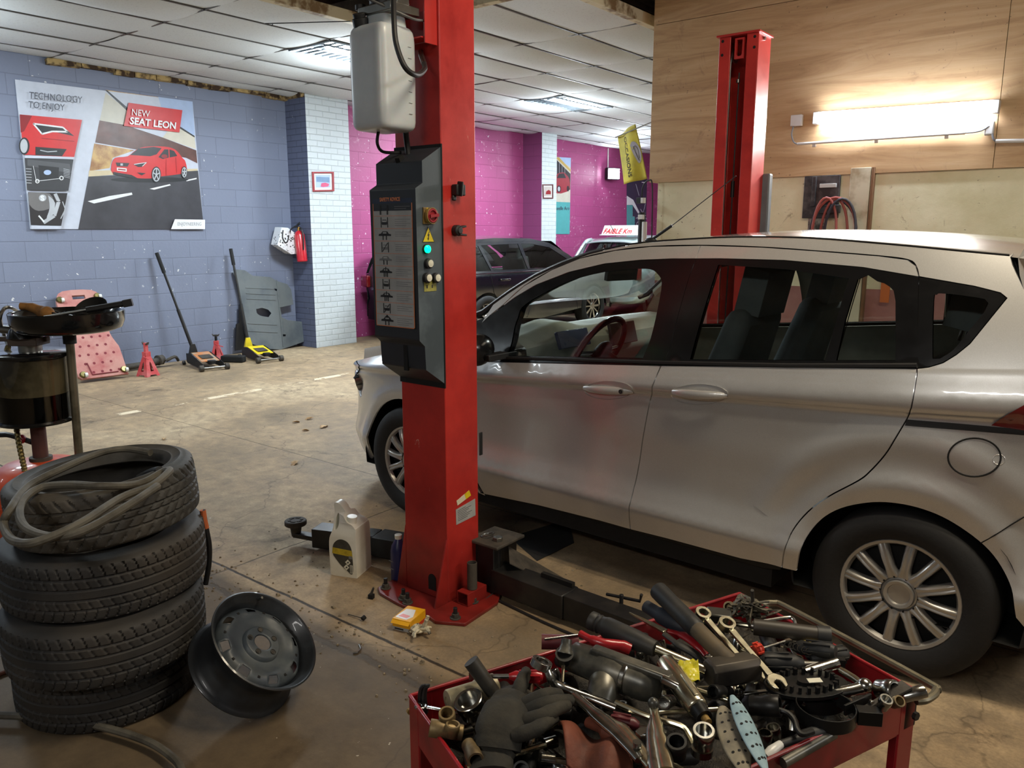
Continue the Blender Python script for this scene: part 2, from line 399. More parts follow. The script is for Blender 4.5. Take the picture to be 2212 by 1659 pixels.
while y < 6.62:
    l = random.uniform(.2, .5); mb.box((-8.965, y + l / 2, 3.245 + random.uniform(-.01, .01)), (.06, l - .01, random.uniform(.05, .08)), m_rot, (random.uniform(-3, 3), random.uniform(-8, 8), 0)); y += l
mb.box((-8.78, 6.64, 3.25), (.38, .05, .06), m_rot)
struct(mb, 'trim_4', 'brown crumbling edge strip where the blue wall meets the ceiling')
m_roof = M('roof_sheet', (150, 130, 106), .8, c2=(110, 92, 74), scale=1.5)
mb = MB(); mb.grid(lambda a, b: (-9.1 + 14.2 * a, -4 + 21 * b, 4.55 + .03 * math.cos(a * 14.2 * 2 * PI / .15) - .0 * b), 760, 2, m_roof)
for y in (1.0, 2.6, 4.2, 5.8, 7.4): mb.box((-2, y, 4.42), (14, .09, .16), m_roof)
for x in (-6.5, -4.8, -2.2): mb.box((x, 4, 4.27), (.08, 16, .14), m_roof)
struct(mb, 'ceiling_roof', 'dark corrugated roof sheets seen through the ceiling opening')
# ---- plywood partition on a painted masonry wall
def mat_ply():
    t = NT('plywood'); g = t.noise(1, 6, .65, vec=t.mapping((.7, 1, 7)), dist=2.2); f = t.noise(1, 4, .6, vec=t.mapping((8, 1, 120)))
    col = t.ramp(g, [(.3, lin((172, 138, 98))), (.5, lin((200, 166, 122))), (.7, lin((212, 182, 140)))])
    col = t.mix(t.math('MULTIPLY', f, .18), col, lin((120, 88, 56)))
    col = t.mix(t.ramp(t.noise(2.1, 6, .75, dist=1.2), [(.60, (0, 0, 0)), (.72, (.6, .6, .6))]), col, lin((128, 96, 74)))
    col = t.mix(t.math('MULTIPLY', t.ramp(t.noise(40, 3), [(.68, (0, 0, 0)), (.72, (1, 1, 1))]), t.ramp(t.noise(1.7, 2), [(.5, (0, 0, 0)), (.62, (.7, .7, .7))])), col, lin((70, 50, 40)))
    t.set(Base_Color=col, Roughness=.5); t.bump(f, .12, .003); return t.m
m_ply = mat_ply()
def mat_cream():
    t = NT('cream_render'); x, y, z = t.sep()
    col = t.ramp(t.noise(1.8, 6, .65), [(.3, lin((212, 206, 164))), (.6, lin((234, 230, 196)))])
    col = t.mix(t.math('MULTIPLY', t.ramp(t.noise(34, 3, .7), [(.66, (0, 0, 0)), (.7, (1, 1, 1))]), t.ramp(t.noise(2.5, 3), [(.45, (0, 0, 0)), (.6, (1, 1, 1))])), col, lin((104, 84, 56)))
    col = t.mix(t.ramp(t.noise(6, 8, .8, dist=1.), [(.6, (0, 0, 0)), (.68, (.8, .8, .8))]), col, lin((160, 146, 108)))
    col = t.mix(t.math('LESS_THAN', z, 1.12), col, t.ramp(t.noise(3, 5), [(.3, lin((150, 96, 92))), (.7, lin((176, 124, 116)))]))
    t.set(Base_Color=col, Roughness=.7); t.bump(t.noise(25, 5), .3, .006); return t.m
m_cream = mat_cream()
PY = 6.2
mb = MB(); mb.box((.84, PY + .13, 2.15), (8.3, .2, 4.3), m_cream); part = struct(mb, 'wall_partition', 'cream and pink painted lower wall of the partition')
mb = MB(); m_strip = M('cream_pier', (206, 200, 172), .6, c2=(150, 130, 96), scale=4)
mb.box((-1.66, PY + .015, 1.0), (.14, .05, 1.98), m_strip); mb.box((-1.575, PY + .012, 1.0), (.02, .055, 1.98), M('rust_brown', (120, 86, 56), .8)); mb.build('pier', part, bevel=.004)
mb = MB(); g = .004
for x0, x1, z0, z1 in ((-3.37, -.835, 1.945, 3.21), (-.835, 1.6, 1.945, 3.21), (-3.37, -1.7, 3.21, 4.3), (-1.7, 1.0, 3.21, 4.3), (1.6, 5, 1.945, 3.21), (1.0, 5, 3.21, 4.3)):
    mb.box(((x0 + x1) / 2, PY + .016, (z0 + z1) / 2), (x1 - x0 - g, .018, z1 - z0 - g), m_ply)
mb.box((-3.375, PY + .13, 3.1), (.02, .24, 2.3), m_ply)
struct(mb, 'plywood_cladding', '', part, bevel=.001)
# dark recess board behind the hose coil
mb = MB(); mdk = M('grimy_steel', (44, 44, 46), .5, c2=(80, 78, 76), scale=14)
mb.box((-1.93, PY + .005, 1.79), (.26, .03, .31), mdk); mb.box((-1.98, PY - .01, 1.83), (.03, .04, .22), mdk); mb.box((-1.88, PY - .012, 1.87), (.12, .03, .03), M('scuffed_white', (190, 190, 184), .5))
mb.box((-1.86, PY - .015, 1.70), (.15, .05, .06), mdk); mb.box((-1.95, PY + .012, 1.58), (.13, .02, .14), M('patched_plaster', (150, 142, 134), .8, c2=(70, 66, 62), thr=(.4, .6), scale=20))
tag(mb.build('wall_bracket', bevel=.004), 'grimy dark steel bracket plate on the cream wall holding the hose coil', 'bracket')
# ================================================================ SILVER CAR
CY = -.0389; FH = Vector((-0.5216 - 2.489 * math.cos(CY), 2.8032 - 2.489 * math.sin(CY), 0))
CD = Vector((math.cos(CY), math.sin(CY), 0)); CN = Vector((-math.sin(CY), math.cos(CY), 0)); CW = 1.75
def zbelt(x): return .885 + .085 * x
def zcrs(x): return .800 + .062 * x
def hermite(pts, x):
    if x <= pts[0][0]: return pts[0][1] + (x - pts[0][0]) * (pts[1][1] - pts[0][1]) / (pts[1][0] - pts[0][0])
    n = len(pts)
    if x >= pts[-1][0]: return pts[-1][1] + (x - pts[-1][0]) * (pts[-1][1] - pts[-2][1]) / (pts[-1][0] - pts[-2][0])
    for i in range(n - 1):
        if x <= pts[i + 1][0]: break
    x0, y0 = pts[i]; x1, y1 = pts[i + 1]; h = x1 - x0
    s = (y1 - y0) / h
    m0 = s if i == 0 else .5 * (s + (y0 - pts[i - 1][1]) / (x0 - pts[i - 1][0]))
    m1 = s if i == n - 2 else .5 * (s + (pts[i + 2][1] - y1) / (pts[i + 2][0] - x1))
    t = (x - x0) / h
    return (2 * t ** 3 - 3 * t * t + 1) * y0 + (t ** 3 - 2 * t * t + t) * h * m0 + (-2 * t ** 3 + 3 * t * t) * y1 + (t ** 3 - t * t) * h * m1
def Wf(x, z):
    """how far the body side lies inboard of the wheel-cover plane"""
    zc = zcrs(x); zb = zbelt(x); dz = zc - .89
    pts = [(.20, .05), (.27, .016), (.33, -.006), (.38, -.021), (.43, -.009), (.50, .004), (.60, .004), (.72, -.006), (zc - .05, -.010), (zc - .012, -.011), (zc + .006, -.029), (zb - .02, -.012), (zb + .01, .0)]
    if z <= zb: v = hermite(pts, z)
    else:
        t = z - zb; v = -.002 + .33 * t + .28 * t * t + (3.2 * max(0, t - .43) ** 2)
    if x < .25: v += .318 * (.25 - x) ** 4.4
    if x > 2.35: v += .15 * (x - 2.35) ** 2 * (1 if z < 1.2 else 1.2)
    if 1:
        for xh in (0, 2.489):
            r = math.hypot(x - xh, z - .305); v -= .014 * math.exp(-((r - .385) / .045) ** 2)
        r = math.hypot(x - 2.489, (z - .305) * .95); v -= .010 * math.exp(-((r - .52) / .05) ** 2) * (1 if z > .5 else 0)
    if x < .42:   # wing top rolls over into the bonnet
        zt = .98 + .14 * min(x, .42) - .12 * max(0, -.1 - x); q = max(0, z - (zt - .14))
        v += 3.2 * q * q * min(1, (.42 - x) / .25)
    return v
def cs(u, v):
    d = ray(u, v); w = 0.
    for _ in range(14):
        s = ((FH - O).dot(CN) + w) / d.dot(CN); p = O + d * s; x = (p - FH).dot(CD); z = p.z; w = .5 * w + .5 * Wf(x, z)
    return (x, z)
def cw(u, v, w):
    d = ray(u, v); s = ((FH - O).dot(CN) + w) / d.dot(CN); p = O + d * s; return ((p - FH).dot(CD), w, p.z)
def px(s): return [cs(*p) for p in s]
def resample(pts, d=.03, closed=True):
    out = []; n = len(pts)
    for i in range(n if closed else n - 1):
        a = Vector(pts[i]); b = Vector(pts[(i + 1) % n]); k = max(1, int((b - a).length / d))
        out += [tuple(a.lerp(b, j / k)) for j in range(k)]
    if not closed: out.append(tuple(pts[-1]))
    return out
def csm(pts, n=5): return [tuple(p)[:2] for p in smooth_path([(a, b, 0) for a, b in pts], n)]
def inside(p, poly):
    c = False; x, y = p; n = len(poly)
    for i in range(n):
        x0, y0 = poly[i]; x1, y1 = poly[(i + 1) % n]
        if (y0 > y) != (y1 > y) and x < (x1 - x0) * (y - y0) / (y1 - y0) + x0: c = not c
    return c
def shrink(poly, d):
    n = len(poly); ar = sum(poly[i][0] * poly[(i + 1) % n][1] - poly[(i + 1) % n][0] * poly[i][1] for i in range(n)); sg = 1 if ar > 0 else -1; out = []
    for i in range(n):
        a = Vector(poly[i - 1]); b = Vector(poly[i]); c = Vector(poly[(i + 1) % n]); e = (b - a); f = (c - b)
        n1 = Vector((-e.y, e.x)).normalized() if e.length > 1e-9 else Vector((0, 0)); n2 = Vector((-f.y, f.x)).normalized() if f.length > 1e-9 else Vector((0, 0))
        m = (n1 + n2); m = m.normalized() if m.length > 1e-6 else n1; k = max(.5, m.dot(n1)) ; out.append(tuple(b + m * (sg * d / k)))
    return out
class Skin:
    """curved sheet-metal panels cut from a surface y = W(x, z)"""
    def __init__(s, Wfun, width): s.W = Wfun; s.wd = width
    def pt(s, x, z, side, off):
        y = s.W(x, z) + off; return Vector((x, y if side == 0 else s.wd - y, z))
    def nrm(s, x, z, side):
        e = .003; a = (s.W(x + e, z) - s.W(x - e, z)) / (2 * e); b = (s.W(x, z + e) - s.W(x, z - e)) / (2 * e)
        v = Vector((a, -1, b)).normalized()
        if side: v.y *= -1
        return v
    def panel(s, name, mat, poly, parent, side=0, holes=(), off=0., gap=.0025, step=.035, flange=.012, crease=False):
        poly = resample(shrink(poly, gap) if gap else poly, step); holes = [resample(h, step) for h in holes]
        loops = [poly] + list(holes); pts = []; edges = []
        for l in loops:
            k = len(pts); pts += l; edges += [(k + i, k + (i + 1) % len(l)) for i in range(len(l))]
        xs = [p[0] for p in poly]; zs = [p[1] for p in poly]; nb = len(pts); x = min(xs) + step * .5; r = 0
        while x < max(xs):
            z = min(zs) + (step * .5 if r % 2 else step)
            while z < max(zs):
                q = (x, z)
                if inside(q, poly) and not (crease and (-.06 < z - zcrs(x) < .048 or abs(z - zbelt(x)) < .032)) and not any(inside(q, h) for h in holes) and min((q[0] - a) ** 2 + (q[1] - b) ** 2 for a, b in pts[:nb]) > (step * .45) ** 2: pts.append(q)
                z += step
            x += step; r += 1
        if crease:
            for fz, dz in [(zcrs, d) for d in (-.05, -.026, -.012, -.003, .006, .02, .036)] + [(zbelt, d) for d in (-.022, -.012, -.004, .004, .012, .022)]:
                x = min(xs) + .01
                while x < max(xs):
                    q = (x, fz(x) + dz)
                    if inside(q, poly) and not any(inside(q, h) for h in holes) and min((q[0] - a) ** 2 + (q[1] - b) ** 2 for a, b in pts[:nb]) > .008 ** 2: pts.append(q)
                    x += .022
        V, E, Fc, _, _, _ = delaunay_2d_cdt([Vector(p) for p in pts], edges, [], 0, 1e-6)
        V = [tuple(v) for v in V]; fs = []
        for f in Fc:
            c = (sum(V[i][0] for i in f) / 3, sum(V[i][1] for i in f) / 3)
            if inside(c, poly) and not any(inside(c, h) for h in holes):
                a, b, cc = (V[i] for i in f); ar = (b[0] - a[0]) * (cc[1] - a[1]) - (cc[0] - a[0]) * (b[1] - a[1])
                if (ar > 0) == (side == 0): fs.append(tuple(f))
                else: fs.append(tuple(f)[::-1])
        vs = [s.pt(p[0], p[1], side, off) for p in V]; ns = [s.nrm(p[0], p[1], side) for p in V]
        if flange:
            for l in loops:
                k = len(vs); n = len(l)
                for i in range(n):
                    a = Vector(l[i - 1]); b = Vector(l[(i + 1) % n]); t = (b - a); o2 = Vector((t.y, 0, -t.x)); o2 = o2.normalized() if o2.length > 1e-9 else Vector((0, 0, 1))
                    for dd in (0, flange): vs.append(s.pt(l[i][0], l[i][1], side, off + dd)); ns.append((o2 + s.nrm(l[i][0], l[i][1], side)).normalized())
                for i in range(n):
                    j = (i + 1) % n; fs.append((k + 2 * i, k + 2 * j, k + 2 * j + 1, k + 2 * i + 1))
        me = bpy.data.meshes.new(name); me.from_pydata([tuple(v) for v in vs], [], fs); me.materials.append(mat); me.shade_smooth()
        me.normals_split_custom_set_from_vertices([tuple(n) for n in ns])
        o = bpy.data.objects.new(name, me); COL.objects.link(o); o.parent = parent; return o
def mat_paint(name, c, metal=.55, rough=.36, coat=1.):
    t = NT(name); a = lin(c); fl = t.noise(900, 1, .5)
    col = t.ramp(fl, [(.3, tuple(k * .88 for k in a[:3])), (.7, tuple(min(1, k * 1.12) for k in a[:3]))])
    d = t.noise(1.6, 5, .6); col = t.mix(t.math('MULTIPLY', t.ramp(d, [(.5, (0, 0, 0)), (.8, (1, 1, 1))]), .25), col, lin((120, 108, 92)))
    t.set(Base_Color=col, Metallic=metal, Roughness=t.math('MULTIPLY_ADD', d, .14, rough - .07), Coat_Weight=coat, Coat_Roughness=.05); return t.m
def mat_glass(name, tint=(.8, .87, .84), refl=1.):
    t = NT(name); n = t.n; n.remove(t.b); tr = n.new('ShaderNodeBsdfTransparent'); gl = n.new('ShaderNodeBsdfGlossy'); mx = n.new('ShaderNodeMixShader'); fr = n.new('ShaderNodeFresnel')
    fr.inputs[0].default_value = 1.5; gl.inputs['Roughness'].default_value = .02
    sm = n.new('ShaderNodeTexNoise'); sm.inputs['Scale'].default_value = 5; t.link(t.co, sm.inputs['Vector'])
    rp = t.ramp(sm.outputs['Fac'], [(.3, tuple(tint)), (.8, tuple(k * .93 for k in tint))]); t.link(rp, tr.inputs[0])
    t.link(t.math('MULTIPLY_ADD', fr.outputs[0], 1.05 * refl, .02), mx.inputs[0]); t.link(tr.outputs[0], mx.inputs[1]); t.link(gl.outputs[0], mx.inputs[2]); t.link(mx.outputs[0], t.out.inputs[0])
    t.m.use_screen_refraction = False if hasattr(t.m, 'use_screen_refraction') else None
    return t.m
def _g(*a, **k):
    try: return mat_glass(*a, **k)
    except Exception as e: raise
m_paint = mat_paint('silver_paint', (200, 200, 199), .5, .33); m_glass = _g('clear_glass'); m_tint = _g('tinted_glass', (.80, .86, .85))
m_blk = M('black_gloss_trim', (16, 17, 19), .22); m_blkm = M('black_plastic', (24, 24, 26), .55); m_gap = M('seam_black', (8, 8, 8), .8)
m_rub = M('tyre_rubber', (17, 17, 18), .75, bump=.2, scale=12); m_cover = M('wheel_silver', (168, 166, 162), .32, .6, coat=.3)
m_int = M('cabin_beige', (150, 144, 128), .7); m_dash = M('dash_grey', (188, 192, 178), .5); m_seat = M('seat_cloth', (112, 118, 118), .85); m_chr = M('chrome', (210, 210, 210), .12, 1.)  # seat colour lightened to stand in for the windows' reflection veil
m_red = M('lamp_red', (110, 8, 16), .15, coat=1.)
car = thing('silver_car', 'silver metallic hatchback parked side-on in front of the plywood wall', 'car', FH, CY)
skin = Skin(Wf, CW)
lineA = px([(1028, 683), (1068, 653), (1111, 622), (1162, 592), (1218, 567), (1280, 545), (1367, 527), (1452, 519), (1589, 512.5), (1747, 514.5), (1933, 529), (2081, 543), (2180, 552)])
lineB = px([(1088.6, 657), (1131.6, 618), (1192, 583), (1253, 558), (1329, 541), (1405, 532.6), (1514, 530), (1644, 534), (1761, 542), (1899, 553), (1960, 561), (1978, 574), (1984.6, 598)])
trimU = px([(1087, 661), (1111, 643), (1157, 615.5), (1228, 588), (1304, 570), (1380, 562), (1451, 559), (1502.5, 559), (1555, 558.7), (1692.5, 562.3), (1864, 577.6), (1984.6, 598)])
qwin = px([(1984.6, 598), (2105, 619), (2160, 633), (2174, 644), (2166, 654), (2094.5, 742), (2065, 766), (2036, 783.6), (2005, 793), (1981, 795.6)])
gapF = px([(1514, 530), (1502.5, 559), (1488.6, 597), (1445.6, 756), (1430, 789), (1415, 820), (1404, 867), (1387.6, 955), (1369.7, 1053), (1362, 1144)])
gapR = px([(1984.6, 598), (1984, 680.5), (1983, 795.6), (1971, 866), (1964, 893.5), (1933, 948.5), (1911, 983), (1878.5, 1019), (1853, 1039), (1788, 1073.6), (1744.7, 1106), (1712, 1146), (1694, 1189), (1689, 1227)])
archR = px([(1721, 1234.5), (1725, 1207), (1741, 1164), (1773.6, 1124), (1817, 1099), (1875, 1087), (1925.5, 1087), (1980, 1097), (2034, 1117), (2088, 1149.5), (2135, 1189), (2168, 1236), (2186, 1283), (2193, 1334)])
sillF = px([(1362, 1144), (1293, 1124.5), (1163, 1092), (1033, 1064)]); sillR = px([(1689, 1227), (1600, 1207), (1440, 1163.5), (1362, 1144)])
beltL = px([(1050, 781), (1428, 789.6)]); beltR = px([(1428, 789.6), (1981, 796)])
XD = .44  # front edge of the front door
zs = sillF[-1][1]
fd_low = [(XD + .01, .905), beltL[0], beltL[1]] + gapF[5:] + sillF[1:] + [(XD + .10, zs - .005), (XD + .05, .4), (XD + .02, .7)]
fd_band = lineB[:7] + [gapF[1]] + trimU[:7][::-1]
rd_band = [gapF[0]] + lineB[7:] + trimU[8:11][::-1] + [gapF[1]]
rd_low = [beltR[0], beltR[1]] + csm(gapR[2:], 4)[1:] + sillR[1:] + gapF[5:-1][::-1]
arcF = [(.345 * math.cos(R(a)), .305 + .345 * math.sin(R(a))) for a in range(-8, 189, 7)]
fend = [(XD, .69), (XD + .03, .4), (XD + .08, zs)] + [(.345, .235)] + arcF + [(-.36, .24), (-.52, .25), (-.78, .30), (-.83, .45), (-.82, .60), (-.74, .70), (-.5, .80), (-.2, .875), (.1, .93), (.36, .985), (XD + .01, .93)]
tail_x = [(2.745, 1.40), (2.79, 1.32), (2.87, 1.2), (3.0, 1.12), (3.16, .95)]
quart = lineA[1:] + px([(2191, 545), (2184, 556), (2188, 571), (2212, 622)]) + [(2.84, 1.25), (2.98, 1.14), (3.12, .97), (3.18, .72), (3.2, .5), (3.12, .28), (2.9, .25)] + csm(archR, 4)[::-1] + csm(gapR[2:], 4)[::-1][:-1] + qwin[::-1][:-1] + csm(lineB, 3)[::-1] + px([(1060, 680), (1040, 698)]) 
pane_q0 = px([(1034, 742), (1045, 705), (1075, 678), (1068, 700), (1055, 735), (1047, 764), (1036, 764)])
pane_f = csm(px([(1094, 769), (1104, 741), (1111, 706), (1118, 686), (1127, 664), (1162, 640), (1228, 607.5), (1304, 587.5), (1375, 581), (1405, 582), (1420, 592), (1429, 612), (1420, 668), (1405, 731), (1388, 774)]), 3) 
pane_r = px([(1551, 572), (1700, 582), (1833, 601.5), (1782, 779), (1490, 777)]); pane_rf = csm(px([(1806, 779), (1852, 604), (1895, 608), (1922, 620), (1934, 650), (1934, 779)]), 2)
pane_q = csm(px([(2014, 775), (2016, 650), (2022, 637), (2034, 634), (2090, 640), (2135, 655), (2090, 718), (2060, 755), (2030, 775)]), 3)
blackF = [(XD + .02, 1.10)] + px([(1060, 680)]) + trimU[:8] + gapF[2:5] + [beltL[1], beltL[0], (XD + .02, .915)]
blackR = [gapF[1]] + trimU[8:] + [gapR[2]] + [beltR[0]] + gapF[1:4][::-1][:-1]
shell = [(.50, .25), (.42, .5), (.42, .95)] + px([(1045, 700)]) + lineA[2:] + [(2.80, 1.2), (3.0, 1.0), (3.05, .5)] + [(2.489 + .42 * math.cos(R(a)), .305 + .42 * math.sin(R(a))) for a in range(-5, 186, 10)] + [(2.0, .25)]
panes = [pane_f, pane_r, pane_rf, pane_q]
fuel = []
for side in (0, 1):
    skin.panel('front_door', m_paint, fd_low, car, side, crease=True, step=.028)
    skin.panel('door_frame', m_paint, fd_band, car, side, gap=.0015)
    skin.panel('rear_door', m_paint, rd_low, car, side, crease=True, step=.028)
    skin.panel('door_frame', m_paint, rd_band, car, side, gap=.0015)
    skin.panel('rear_wing', m_paint, quart, car, side, crease=True, step=.028)
    skin.panel('front_wing', m_paint, fend, car, side, crease=True, step=.03)
    skin.panel('window_trim', m_blk, blackF, car, side, holes=[pane_f], off=.002, gap=.001)
    skin.panel('window_trim', m_blk, blackR, car, side, holes=[pane_r, pane_rf], off=.002, gap=.001)
    skin.panel('window_trim', m_blk, qwin, car, side, holes=[pane_q], off=.002, gap=.001)
    for q, mm in ((pane_f, m_glass), (pane_r, m_tint), (pane_rf, m_tint), (pane_q, m_tint)):
        skin.panel('window_glass', mm, q, car, side, off=.006, gap=-.004, flange=0, step=.06)
    skin.panel('body_shell', m_gap, shell, car, side, holes=[shrink(p, -.004) for p in panes], off=.018, gap=0, step=.06)
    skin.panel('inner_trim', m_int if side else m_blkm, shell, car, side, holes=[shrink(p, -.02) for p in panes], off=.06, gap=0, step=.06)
# window rubber strip, dark sill, dark side strip and tail lamp, fuel flap, handles
mb = MB(); pa = [skin.pt(x, z, 0, -.003) for x, z in resample(px([(1036, 772), (1100, 773), (1432, 783), (1700, 789), (1981, 789)]), .1, False)]
mb.tube(pa, .008, m_blkm, 6); mb.build('waist_seal', car)
def ring2(c, rx, rz, n=40): return [cs(c[0] + rx * math.cos(2 * PI * k / n), c[1] + rz * math.sin(2 * PI * k / n)) for k in range(n)]
fl = ring2((2105, 988), 57, 41.5)
mb = MB(); mb.tube([skin.pt(x, z, 0, -.0008) for x, z in fl], .0028, m_gap, 6, closed=True); mb.build('fuel_flap_seam', car)
c = cs(2158, 993); mb = MB(); mb.tube([skin.pt(c[0] + .016 * math.cos(a), c[1] + .016 * math.sin(a), 0, 0) for a in [k * PI / 8 for k in range(16)]], .0015, m_paint, 5, closed=True); mb.build('fuel_flap_thumb', car)
strip = px([(1959, 906), (2060, 914), (2150, 922), (2212, 928)]) + [(3.14, .92), (3.14, .885)] + px([(2212, 940), (2080, 929), (1955, 919)])
skin.panel('side_strip', m_blkm, strip, car, 0, off=-.003, gap=0)
lamp = px([(2142, 918), (2180, 893), (2212, 875)]) + [(2.95, 1.10), (3.12, 1.02), (3.15, .925)] + px([(2212, 929)])
skin.panel('tail_lamp', m_red, lamp, car, 0, off=-.006, gap=0, step=.02)
mb = MB(); mb.tube([skin.pt(x, z, 0, -.0005) for x, z in resample(px([(2119, 1173), (2212, 1117)]) + [(3.1, .64)], .05, False)], .0022, m_gap, 5); mb.build('bumper_seam', car)
def handle(cx, cy, rx, rz, lock, nm):
    r = ring2((cx, cy), rx, rz); c0 = cs(cx, cy); c1 = cs(cx + 10, cy); dx = 10 / (c1[0] - c0[0]); 
    mb = MB(); n = len(r)
    rings = []
    for k, d in ((1., -.0015), (.9, .010), (.55, .022), (.2, .026)):
        rings.append([skin.pt(c0[0] + (x - c0[0]) * k, c0[1] + (z - c0[1]) * k, 0, d) for x, z in r])
    vs = sum(rings, []); fs = [(a * n + i, a * n + (i + 1) % n, (a + 1) * n + (i + 1) % n, (a + 1) * n + i) for a in range(3) for i in range(n)] + [tuple(3 * n + i for i in range(n))]
    vs = [Vector((v.x, v.y - .0022, v.z)) for v in vs]
    mb.add(vs, fs, m_paint)
    cup = mb.build('handle_recess', car, sharp=80)
    L = abs(r[0][0] - c0[0]) * .97; sl = .06
    mb = MB()
    def bar(a, b):
        t = -1 + 2 * a; x = c0[0] + t * L; hh = .0175 * (1 - abs(t) ** 3.2 * .5); th = 2 * PI * b; z = c0[1] + t * L * sl + hh * math.sin(th) + .002; y = Wf(x, c0[1]) - .012 + (.016 * t * t) + .009 * math.cos(th) * (1 - .5 * abs(t) ** 3)
        return (x, y - .008, z)
    mb.grid(bar, 20, 14, m_paint, closev=True)
    h = mb.build(nm, car, sharp=60)
    if lock:
        lx = c0[0] + L * .62; y = Wf(lx, c0[1]) - .029; z = c0[1] + L * .62 * sl + .002
        mb = MB(); mb.cyl((lx, y + .006, z), (lx, y - .002, z), .010, m=m_chr, n=20); mb.cyl((lx, y - .002, z), (lx, y - .0028, z), .0075, m=m_gap, n=16); mb.box((lx, y - .003, z), (.002, .001, .009), m_chr); mb.build('lock_barrel', h)
handle(1315, 842.5, 52, 20, True, 'door_handle'); handle(1511, 851.5, 62, 22, False, 'door_handle')
# roof, windscreen, bonnet, nose, tailgate, floor pan
def interp(pts, x):
    if x <= pts[0][0]: return pts[0][1]
    for a, b in zip(pts, pts[1:]):
        if x <= b[0]: return a[1] + (b[1] - a[1]) * (x - a[0]) / (b[0] - a[0])
    return pts[-1][1]
xh = 1.10
zcen = [(1.0, 1.43), (1.2, 1.475), (1.45, 1.513), (1.86, 1.540), (2.2, 1.534), (2.6, 1.505), (2.85, 1.47)]
la = sorted(lineA)
def roof(a, b):
    x = xh + (2.80 - xh) * a; z0 = interp(la, x) if x < la[-1][0] else la[-1][1] - .12 * (x - la[-1][0]); w0 = Wf(x, z0) + .002; t = -1 + 2 * b
    y = CW / 2 + t * (CW / 2 - w0); zc = hermite(zcen, x); e = 1 - abs(t)
    return (x, y, z0 + (zc - z0) * (1 - abs(t) ** 2.6) + .006 * (1 - math.exp(-e * 40)) - .004)
mb = MB(); mb.grid(roof, 40, 48, m_paint); mb.build('roof', car, sharp=70)
mb = MB()
for s_ in (0, 1): mb = MB(); mb.tube([(x, (Wf(x, z) + .002) if not s_ else CW - Wf(x, z) - .002, z + .001) for x, z in csm(lineA, 4)], .0035, m_gap, 5); mb.build('roof_ditch', car)
mb = MB(); mb.grid(lambda a, b: Vector(roof(a, .03 + .94 * b)) - Vector((0, 0, .035)), 16, 16, m_int); mb.build('headliner', car, sharp=70)
wl = [p for p in la if p[0] <= xh + .02]
def screen(a, b):
    x = .42 + (xh - .42) * a; z0 = interp(la, x); w0 = Wf(x, z0) + .01; t = -1 + 2 * b
    return (x - .20 * (1 - .6 * a) * (1 - t * t) , CW / 2 + t * (CW / 2 - w0), z0 - .004 + .0 * t)
mb = MB(); mb.grid(screen, 16, 20, _g('windscreen_glass', (.84, .88, .86), .45)); mb.build('windscreen', car, sharp=70)
mb = MB()
for k in (0, 1):
    mb = MB(); mb.tube([screen(a / 10, b) for a in range(11) for b in [(.0 if k == 0 else 1.)]], .016, m_blkm, 6); mb.build('screen_surround', car)
def bonnet(a, b):
    x = -.80 + 1.12 * a; zt = .93 + .12 * min(x, .42) - .17 * max(0, -.05 - x) ** 1.3 - .0; t = -1 + 2 * b; w0 = Wf(x, zt - .10) + .10
    w0 = min(w0, .8); return (x - .18 * (1 - t * t) * (a), CW / 2 + t * (CW / 2 - w0), zt - .035 + .06 * (1 - t * t))
mb = MB(); mb.grid(bonnet, 20, 20, m_paint); mb.build('bonnet', car, sharp=70)
def nose(a, b):
    t = -1 + 2 * b; y0 = Wf(-.80, .5) ; z = .25 + .56 * a; y = CW / 2 + t * (CW / 2 - y0 + .02); return (-.79 - .10 * (1 - t * t) * (1 - .5 * a) - .03 * math.sin(PI * a), y, z)
mb = MB(); mb.grid(nose, 12, 20, m_paint); mb.build('front_bumper', car, sharp=70)
def gate(a, b):
    t = -1 + 2 * b; z = 1.50 - 1.22 * a; x = interp([(.28, 3.12), (.5, 3.2), (.72, 3.18), (.97, 3.12), (1.14, 2.98), (1.25, 2.84), (1.35, 2.735), (1.44, 2.70), (1.5, 2.72)], z); w0 = Wf(x, z) + .001
    return (x + .09 * (1 - abs(t) ** 2.5), CW / 2 + t * (CW / 2 - w0), z)
mb = MB(); mb.grid(gate, 24, 20, m_paint); mb.build('tailgate', car, sharp=70)
def rglass(a, b): p = Vector(gate(.06 + .3 * a, .12 + .76 * b)); return p + Vector((.008, 0, .003))
mb = MB(); mb.grid(rglass, 6, 12, m_blk); mb.build('rear_window', car)
mb = MB(); mb.box((1.25, CW / 2, .22), (1.55, 1.62, .10), m_gap); mb.box((1.25, CW / 2, .22), (3.4, 1.0, .08), m_gap); mb.box((1.25, CW / 2, .33), (1.7, 1.5, .1), m_blkm)
mb.box((3.0, CW / 2, .35), (.3, 1.3, .18), m_gap); mb.build('floor_pan', car)
# headlamp
hl = px([(826, 768), (812, 771), (805, 776), (792, 794), (784, 819), (802, 822), (816, 800), (826, 780)])
skin.panel('headlamp', M('lamp_lens', (188, 196, 204), .08, .3, coat=1.), [( -.50, .80), (-.62, .74), (-.70, .66), (-.60, .655), (-.50, .70), (-.40, .79)], car, 0, off=-.006, gap=0, step=.02)
